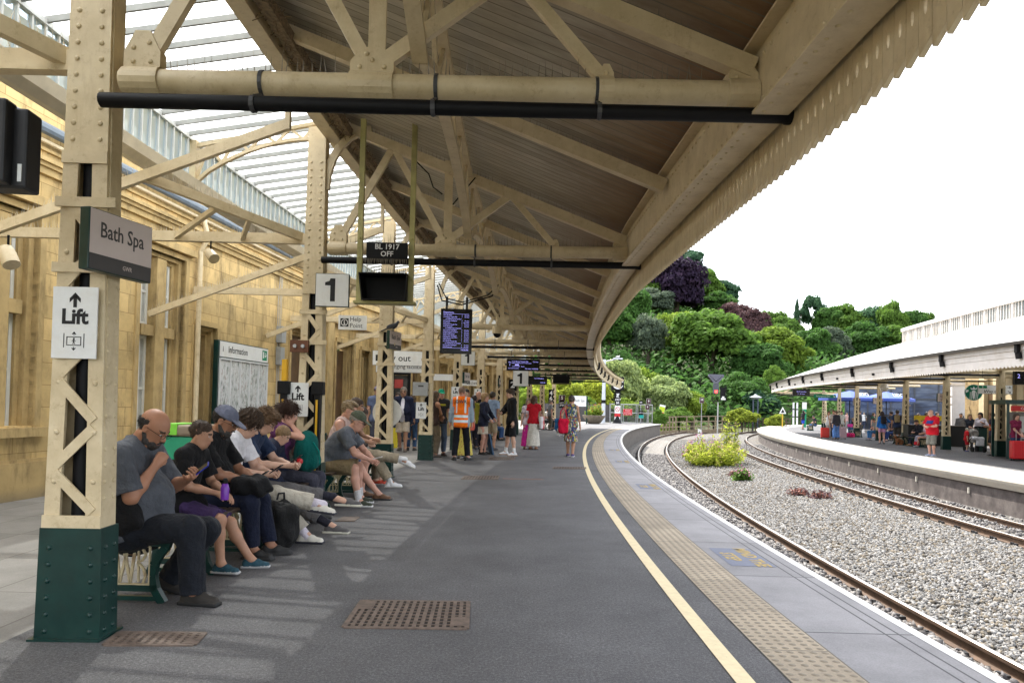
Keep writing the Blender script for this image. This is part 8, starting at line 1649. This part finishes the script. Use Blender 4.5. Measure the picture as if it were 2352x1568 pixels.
# lamp pole, banner signal and signs on the near platform end
PE = 67.0
def base(px, Y): p = at(px, 960, Y); return Vector((p.x, Y, 0))
t = thing('lamp_pole', 'tall pale grey lamp pole with a gull on its lamp arm at the platform end', 'lamp post', base(1385.5, PE)); b = MB(); b.tube([(0, 0, 0), (0, 0, 6.1)], [.20, .14], 12); b.build('pole', mat('pale_pole_paint', (.55, .58, .62), .4, .08), t, smooth=True); b = MB(); b.tube([(0, 0, 1.9), (0, 0, 2.2)], .205, 12); b.build('band', BLACK, t); b = MB(); b.tube([(0, 0, 5.9), (1.2, 0, 6.15)], .06, 8); b.build('arm', STEEL, t); b = MB(); b.b2((.85, -.14, 6.13), (1.75, .14, 6.27)); b.build('lamp_head', mat('pale_pole_paint', (.55, .58, .62)), t, bevel=.04)
t = thing('gull', 'white gull standing on the lamp arm', 'bird', base(1385.5, PE) + Vector((1.3, 0, 6.275))); F_ = Field((-.25, -.12, -.02), (.25, .12, .3), .014); F_.ell((0, 0, .14), (.17, .07, .075), None, .02); F_.cone((.11, 0, .17), (.15, 0, .23), .045, .04, .02); F_.cone((.17, 0, .23), (.22, 0, .22), .014, .007, .01); F_.cone((-.1, 0, .14), (-.23, 0, .12), .04, .02, .02); F_.cone((.0, .03, .08), (.01, .03, .0), .009, .008, .01); F_.cone((.0, -.03, .08), (.01, -.03, .0), .009, .008, .01); F_.build('body', mat('gull_feathers', (.6, .6, .6), .7, .1), t)
t = thing('banner_signal', 'black banner repeater signal with white disc and black bar above stacked plates', 'signal', base(1417.5, PE)); b = MB(); b.b2((-.60, -.08, 3.18), (.60, .25, 4.45)); b.build('case', BLACK, t, bevel=.03); b = MB(); flat(b, face_m(Vector((0, -.082, 3.80)), (1, 0, 0)), [disc2(0, 0, .52, 28)], .004); b.build('disc', WTXT, t); b = MB(); flat(b, face_m(Vector((0, -.088, 3.80)), (1, 0, 0)), [rect(-.52, -.13, .52, .13)], .004); b.build('bar', INK, t); b = MB(); b.tube([(0, 0, 0), (0, 0, 3.2)], .09, 10); b.tube([(0, 0, 2.6), (0, 0, 3.2)], [.09, .3], 10); b.tube([(0, 0, 0), (0, 0, .75)], [.45, .15], 12); b.build('post', BLACK, t)
for nm, z0, z1, m_, tx, tm in (('plate', 1.75, 3.0, BLACK, ('BL', '1917', 'BR'), WTXT), ('prohibition_plate', .95, 1.7, WHITE, (), None), ('red_plate', .62, .94, mat('sign_red', (.55, .02, .025), .5), (), None), ('white_plate', .28, .61, WHITE, ('2345',), INK)):
    b = MB(); b.b2((-.27, -.16, z0), (.27, -.10, z1)); po = b.build(nm, m_, t)
    for i, s in enumerate(tx): lettering(s, .28 if len(tx) > 1 else .18, face_m(Vector((0, -.162, (z1 - .45 - i * .30) if len(tx) > 1 else (z0 + z1) / 2)), (1, 0, 0)), tm, t, 'lettering', .002, .004)
b = MB(); flat(b, face_m(Vector((0, -.162, 1.35)), (1, 0, 0)), ring2(0, 0, .22, .045) + [line2((-.15, .15), (.15, -.15), .04)], .003); b.build('symbol', mat('sign_red', (.55, .02, .025)), t); b = MB(); flat(b, face_m(Vector((0, -.162, 2.80)), (1, 0, 0)), ring2(0, 0, .13, .10, 16), .003); b.build('symbol', WTXT, t)
t = thing('railing', 'galvanised mesh railing closing the near platform end', 'railing', (0, 0, 0)); b = MB(); a, e = base(1400, 69), base(1498, 69)
for z in (.05, 1.0, 1.85): b.tube([a + Vector((0, 0, z)), e + Vector((0, 0, z))], .035, 6)
for f in (0, .02, .28, .32, .62, .66, 1.): p = a.lerp(e, f); b.tube([p, p + Vector((0, 0, 1.9))], .04, 6)
b.build('frame', STEEL, t); b = MB()
for f in np.linspace(0, 1, 40): p = a.lerp(e, f); b.tube([p + Vector((0, .02, .05)), p + Vector((0, .02, 1.85))], .008, 4)
stuff(b.build('mesh_wires', STEEL, t))
SR = mat('sign_red', (.55, .02, .025))
t = sign_box('warning_sign', 'red passengers must not pass sign on the end railing', 'sign', at(1441.5, 946, 68.6), .90, .62, .03, 0, SR, WHITE)
for i, s in enumerate(('Passengers', 'must not', 'pass this point', 'or cross the line')): txt(t, s, .12, 0, .19 - i * .125, WTXT)
for px, py, w_, h_, m_, e_, s, lab in ((1472, 948, .42, .42, BLACK, BLACK, 'VT 9', 'small black VT plate on the end railing'), (1472.5, 956, .50, .36, mat('teal_plate', (.0, .30, .26), .5), WHITE, '', 'small teal plate below the VT plate'), (1472, 924, .36, .36, BLACK, BLACK, 'HST', 'small black HST STOP plate above the VT plate'), (1487, 934.5, .40, .50, DBR, WHITE, '9', 'lower brown number 9 board near the fence'), (1490, 921, .42, .50, DBR, WHITE, '9', 'upper brown number 9 board near the fence')):
    Y = 68.5; c = at(px, py, Y); t = sign_box('stopping_board', lab, 'sign', c, w_, h_, .04, 0, m_, e_); 
    if s: txt(t, s, .26 if len(s) < 2 else .15, 0, 0, WTXT, .004)
    b = MB(); b.tube([(0, .04, -c.z), (0, .04, 0)], .03, 6); b.build('post', STEEL, t)
c = at(1519.5, 943.5, 74); t = sign_box('hazard_board', 'tilted white hazard board with yellow panel and red chequers by the fence', 'sign', c, .62, 1.32, .04, 0, WHITE, WHITE); t.rotation_euler.y = .18
art(t, [rect(-.3, -.10, .3, .45)], mat('hazard_lime', (.45, .55, .02), .5), 'panel'); art(t, [rect(-.3, -.62, 0, -.37), rect(0, -.36, .3, -.12)], SR, 'chequer')
t = sign_box('stopping_board', 'brown number 10 board on a pole behind the lattice fence', 'sign', at(1612, 919, 76), .46, .62, .04, 0, DBR, WHITE); txt(t, '10', .30, 0, .05, WTXT, .004); b = MB(); b.tube([(0, .05, -3.4), (0, .05, -.2)], .04, 6); b.build('post', STEEL, t)
c = at(1331, 948, 62); t = sign_box('name_board', 'white station name board on green posts behind the dress woman', 'sign', at(1331, 921, 62), 1.25, .95, .08, 0, WHITE, GREEN); txt(t, 'Bath Spa', .34, 0, .05, SIGNDK, .003, .75); b = MB(); b.b2((.60, -.05, -2.1), (.72, .05, .5)); b.b2((-.72, -.05, -2.1), (-.60, .05, .5)); b.build('post', GREEN, t)
t = thing('planter', 'wide stone bowl planter with red and green flowers on the near platform end', 'planter', gnd(1360, 972) * Vector((1, 1, 0)) if False else Vector((gnd(1360, 972).x, 62.5, 0))); b = MB(); b.lathe([(.45, 0), (.62, .10), (1.0, .62), (1.05, .75), (.95, .76), (.9, .66)], n=24); b.build('bowl', mat('weathered_bowl', (.20, .165, .12), .8, .2, 5), t, smooth=True)
clump('green and red flowering plants filling the bowl planter', t.location + Vector((0, 0, .68)), .9, 1.15, 2600, 'bright', mat('red_petals', (.6, .05, .02), .7, .2, 40), .12, 9, 'flowering_plant')
t = thing('rail_fence', 'dark boarded fence behind the planter at the platform end', 'fence', (0, 0, 0)); b = MB(); a, e = base(1215, 70), base(1400, 72); b.beam(a + Vector((0, 0, .9)), e + Vector((0, 0, .9)), .08, 1.75); b.build('boards', mat('dark_fence_boards', (.075, .07, .07), .8, .25, 3), t); b = MB()
for f in np.linspace(0, 1, 12): p = a.lerp(e, f) + Vector((0, -.08, 0)); b.beam(p, p + Vector((0, 0, 2.0)), .1, .1, (1, 0, 0))
b.build('post', mat('dark_fence_post', (.09, .085, .08), .8), t)
TIM = mat('weathered_timber', (.22, .17, .11), .85, .25, 6)
t = thing('timber_fence', 'weathered lattice timber fence running beside the track', 'fence', (0, 0, 0)); b = MB(); r_ = MB(); pts = [at(1500, 958, 73), at(1560, 957, 77), at(1690, 955, 84)]; P = []
for (a, e) in zip(pts, pts[1:]): P += [a.lerp(e, f) for f in np.linspace(0, 1, 9)]
for p in P: b.beam(Vector((p.x, p.y, -1.15)), Vector((p.x, p.y, p.z)), .13, .13, (1, 0, 0))
for (a, e) in zip(pts, pts[1:]):
    for z in (.02, -.55, -1.1): r_.beam(a + Vector((0, -.09, z)), e + Vector((0, -.09, z)), .05, .10)
    r_.beam(a + Vector((0, .02, -1.75)), e + Vector((0, .02, -1.75)), .05, .55)
b.build('post', TIM, t); r_.build('rail', TIM, t)
# colour light signal with junction indicator
Y = 79.; c = at(1643, 960, Y); Z = lambda py: at(1643, py, Y).z
t = thing('colour_light_signal', 'railway colour light signal showing red under a triangular route indicator', 'signal', (c.x, Y, Z(921) - .48 * 4.0)); t.scale = (.48,) * 3; zb = (-1.3 - t.location.z) / .48
b = MB(); b.tube([(.55, 0, zb), (.55, 0, 3.9)], .16, 10); b.build('post', mat('pale_grey_post', (.4, .4, .38), .6), t)
b = MB(); z0 = 4.0; b.b2((-.9, -.4, z0 - .12), (2.4, .5, z0)); 
for x, y in ((1.0, -.35), (2.35, -.35), (2.35, .45), (-.8, .45), (-.8, -.35)): b.b2((x - .07, y - .07, z0), (x + .07, y + .07, z0 + (3.6 if x > .9 else 1.1)))
b.b2((1.0, -.38, z0 + 3.6), (2.38, -.32, z0 + 3.68)); b.b2((-.8, -.38, z0 + 1.0), (1.0, -.33, z0 + 1.06)); b.b2((1.0, -.38, z0 + 1.2), (2.38, -.33, z0 + 1.26)); b.b2((1.15, .1, z0 + .5), (2.25, .3, z0 + 3.3)); b.build('platform', BLACK, t)
b = MB(); b.b2((-.65, -.2, z0 + 1.75), (.65, .3, z0 + 4.15)); b.build('head', mat('grey_signal_head', (.06, .065, .08), .5), t, bevel=.06); b = MB(); b.tube([(0, -.21, z0 + 2.25), (0, -.26, z0 + 2.25)], .34, 18); b.build('red_lamp', emis('red_signal_light', (1., .015, .01), 7.), t)
b = MB(); b.prism([(-1.75, z0 + 6.35), (1.75, z0 + 6.35), (1.9, z0 + 5.9), (.45, z0 + 4.2), (-.45, z0 + 4.2), (-1.9, z0 + 5.9)], lambda x, z: Vector((x, -.12, z)), lambda x, z: Vector((x, .15, z))); b.build('route_indicator', mat('slate_signal_board', (.10, .10, .13), .6), t); b = MB()
for i in range(5):
    for s_ in (-1, 1): b.tube([(s_ * (.12 + i * .3), -.13, z0 + 4.75 + i * .27), (s_ * (.12 + i * .3), -.16, z0 + 4.75 + i * .27)], .11, 8)
b.build('indicator_lens', BLACK, t); b = MB(); b.b2((1.15, -.42, z0 + .35), (2.2, -.39, z0 + .75)); b.b2((1.4, -.42, z0 + .8), (1.9, -.39, z0 + 1.15)); b.build('plate', WHITE, t)
t = thing('twin_lamp_post', 'dark twin legged lamp post with hooded lamp near the far canopy tip', 'lamp post', (at(1735, 950, 84).x, 84, -1.2)); b = MB()
for x in (-.28, .28): b.tube([(x, 0, 0), (x, 0, 4.2)], .09, 8)
b.build('legs', mat('slate_post', (.06, .075, .11), .5), t); b = MB(); b.lathe([(.08, 4.75), (.25, 4.6), (.75, 4.4), (.5, 4.2)], n=14); b.build('lamp_head', mat('slate_lamp', (.25, .28, .33), .4), t)
t = thing('warning_triangle', 'small yellow and white warning triangle sign on a post near the far platform end', 'sign', (at(1797, 972, 72).x, 72, -.6)); b = MB(); b.tube([(0, 0, 0), (0, 0, 2.0)], .06, 6); b.build('post', mat('yellow_post', (.5, .33, .03), .5), t); b = MB(); b.prism([(-.36, 1.9), (.36, 1.9), (0, 2.6)], lambda x, z: Vector((x, -.06, z)), lambda x, z: Vector((x, -.03, z))); b.build('panel', WHITE, t); b = MB(); b.prism([(-.2, 2.0), (.2, 2.0), (0, 2.38)], lambda x, z: Vector((x, -.07, z)), lambda x, z: Vector((x, -.061, z))); b.build('symbol', INK, t)
t = thing('wire_fence', 'low brown wire fence beyond the tracks at the bend', 'fence', (0, 0, 0)); b = MB(); a, e = at(1688, 958, 86), at(1815, 962, 78)
for f in np.linspace(0, 1, 16): p = a.lerp(e, f); b.beam(Vector((p.x, p.y, -1.2)), p, .07, .07, (1, 0, 0))
for z in (0, -.4, -.8, -1.2): b.beam(a + Vector((0, 0, z)), e + Vector((0, 0, z)), .04, .05)
b.build('wires', mat('brown_wire', (.10, .06, .05), .8), t)
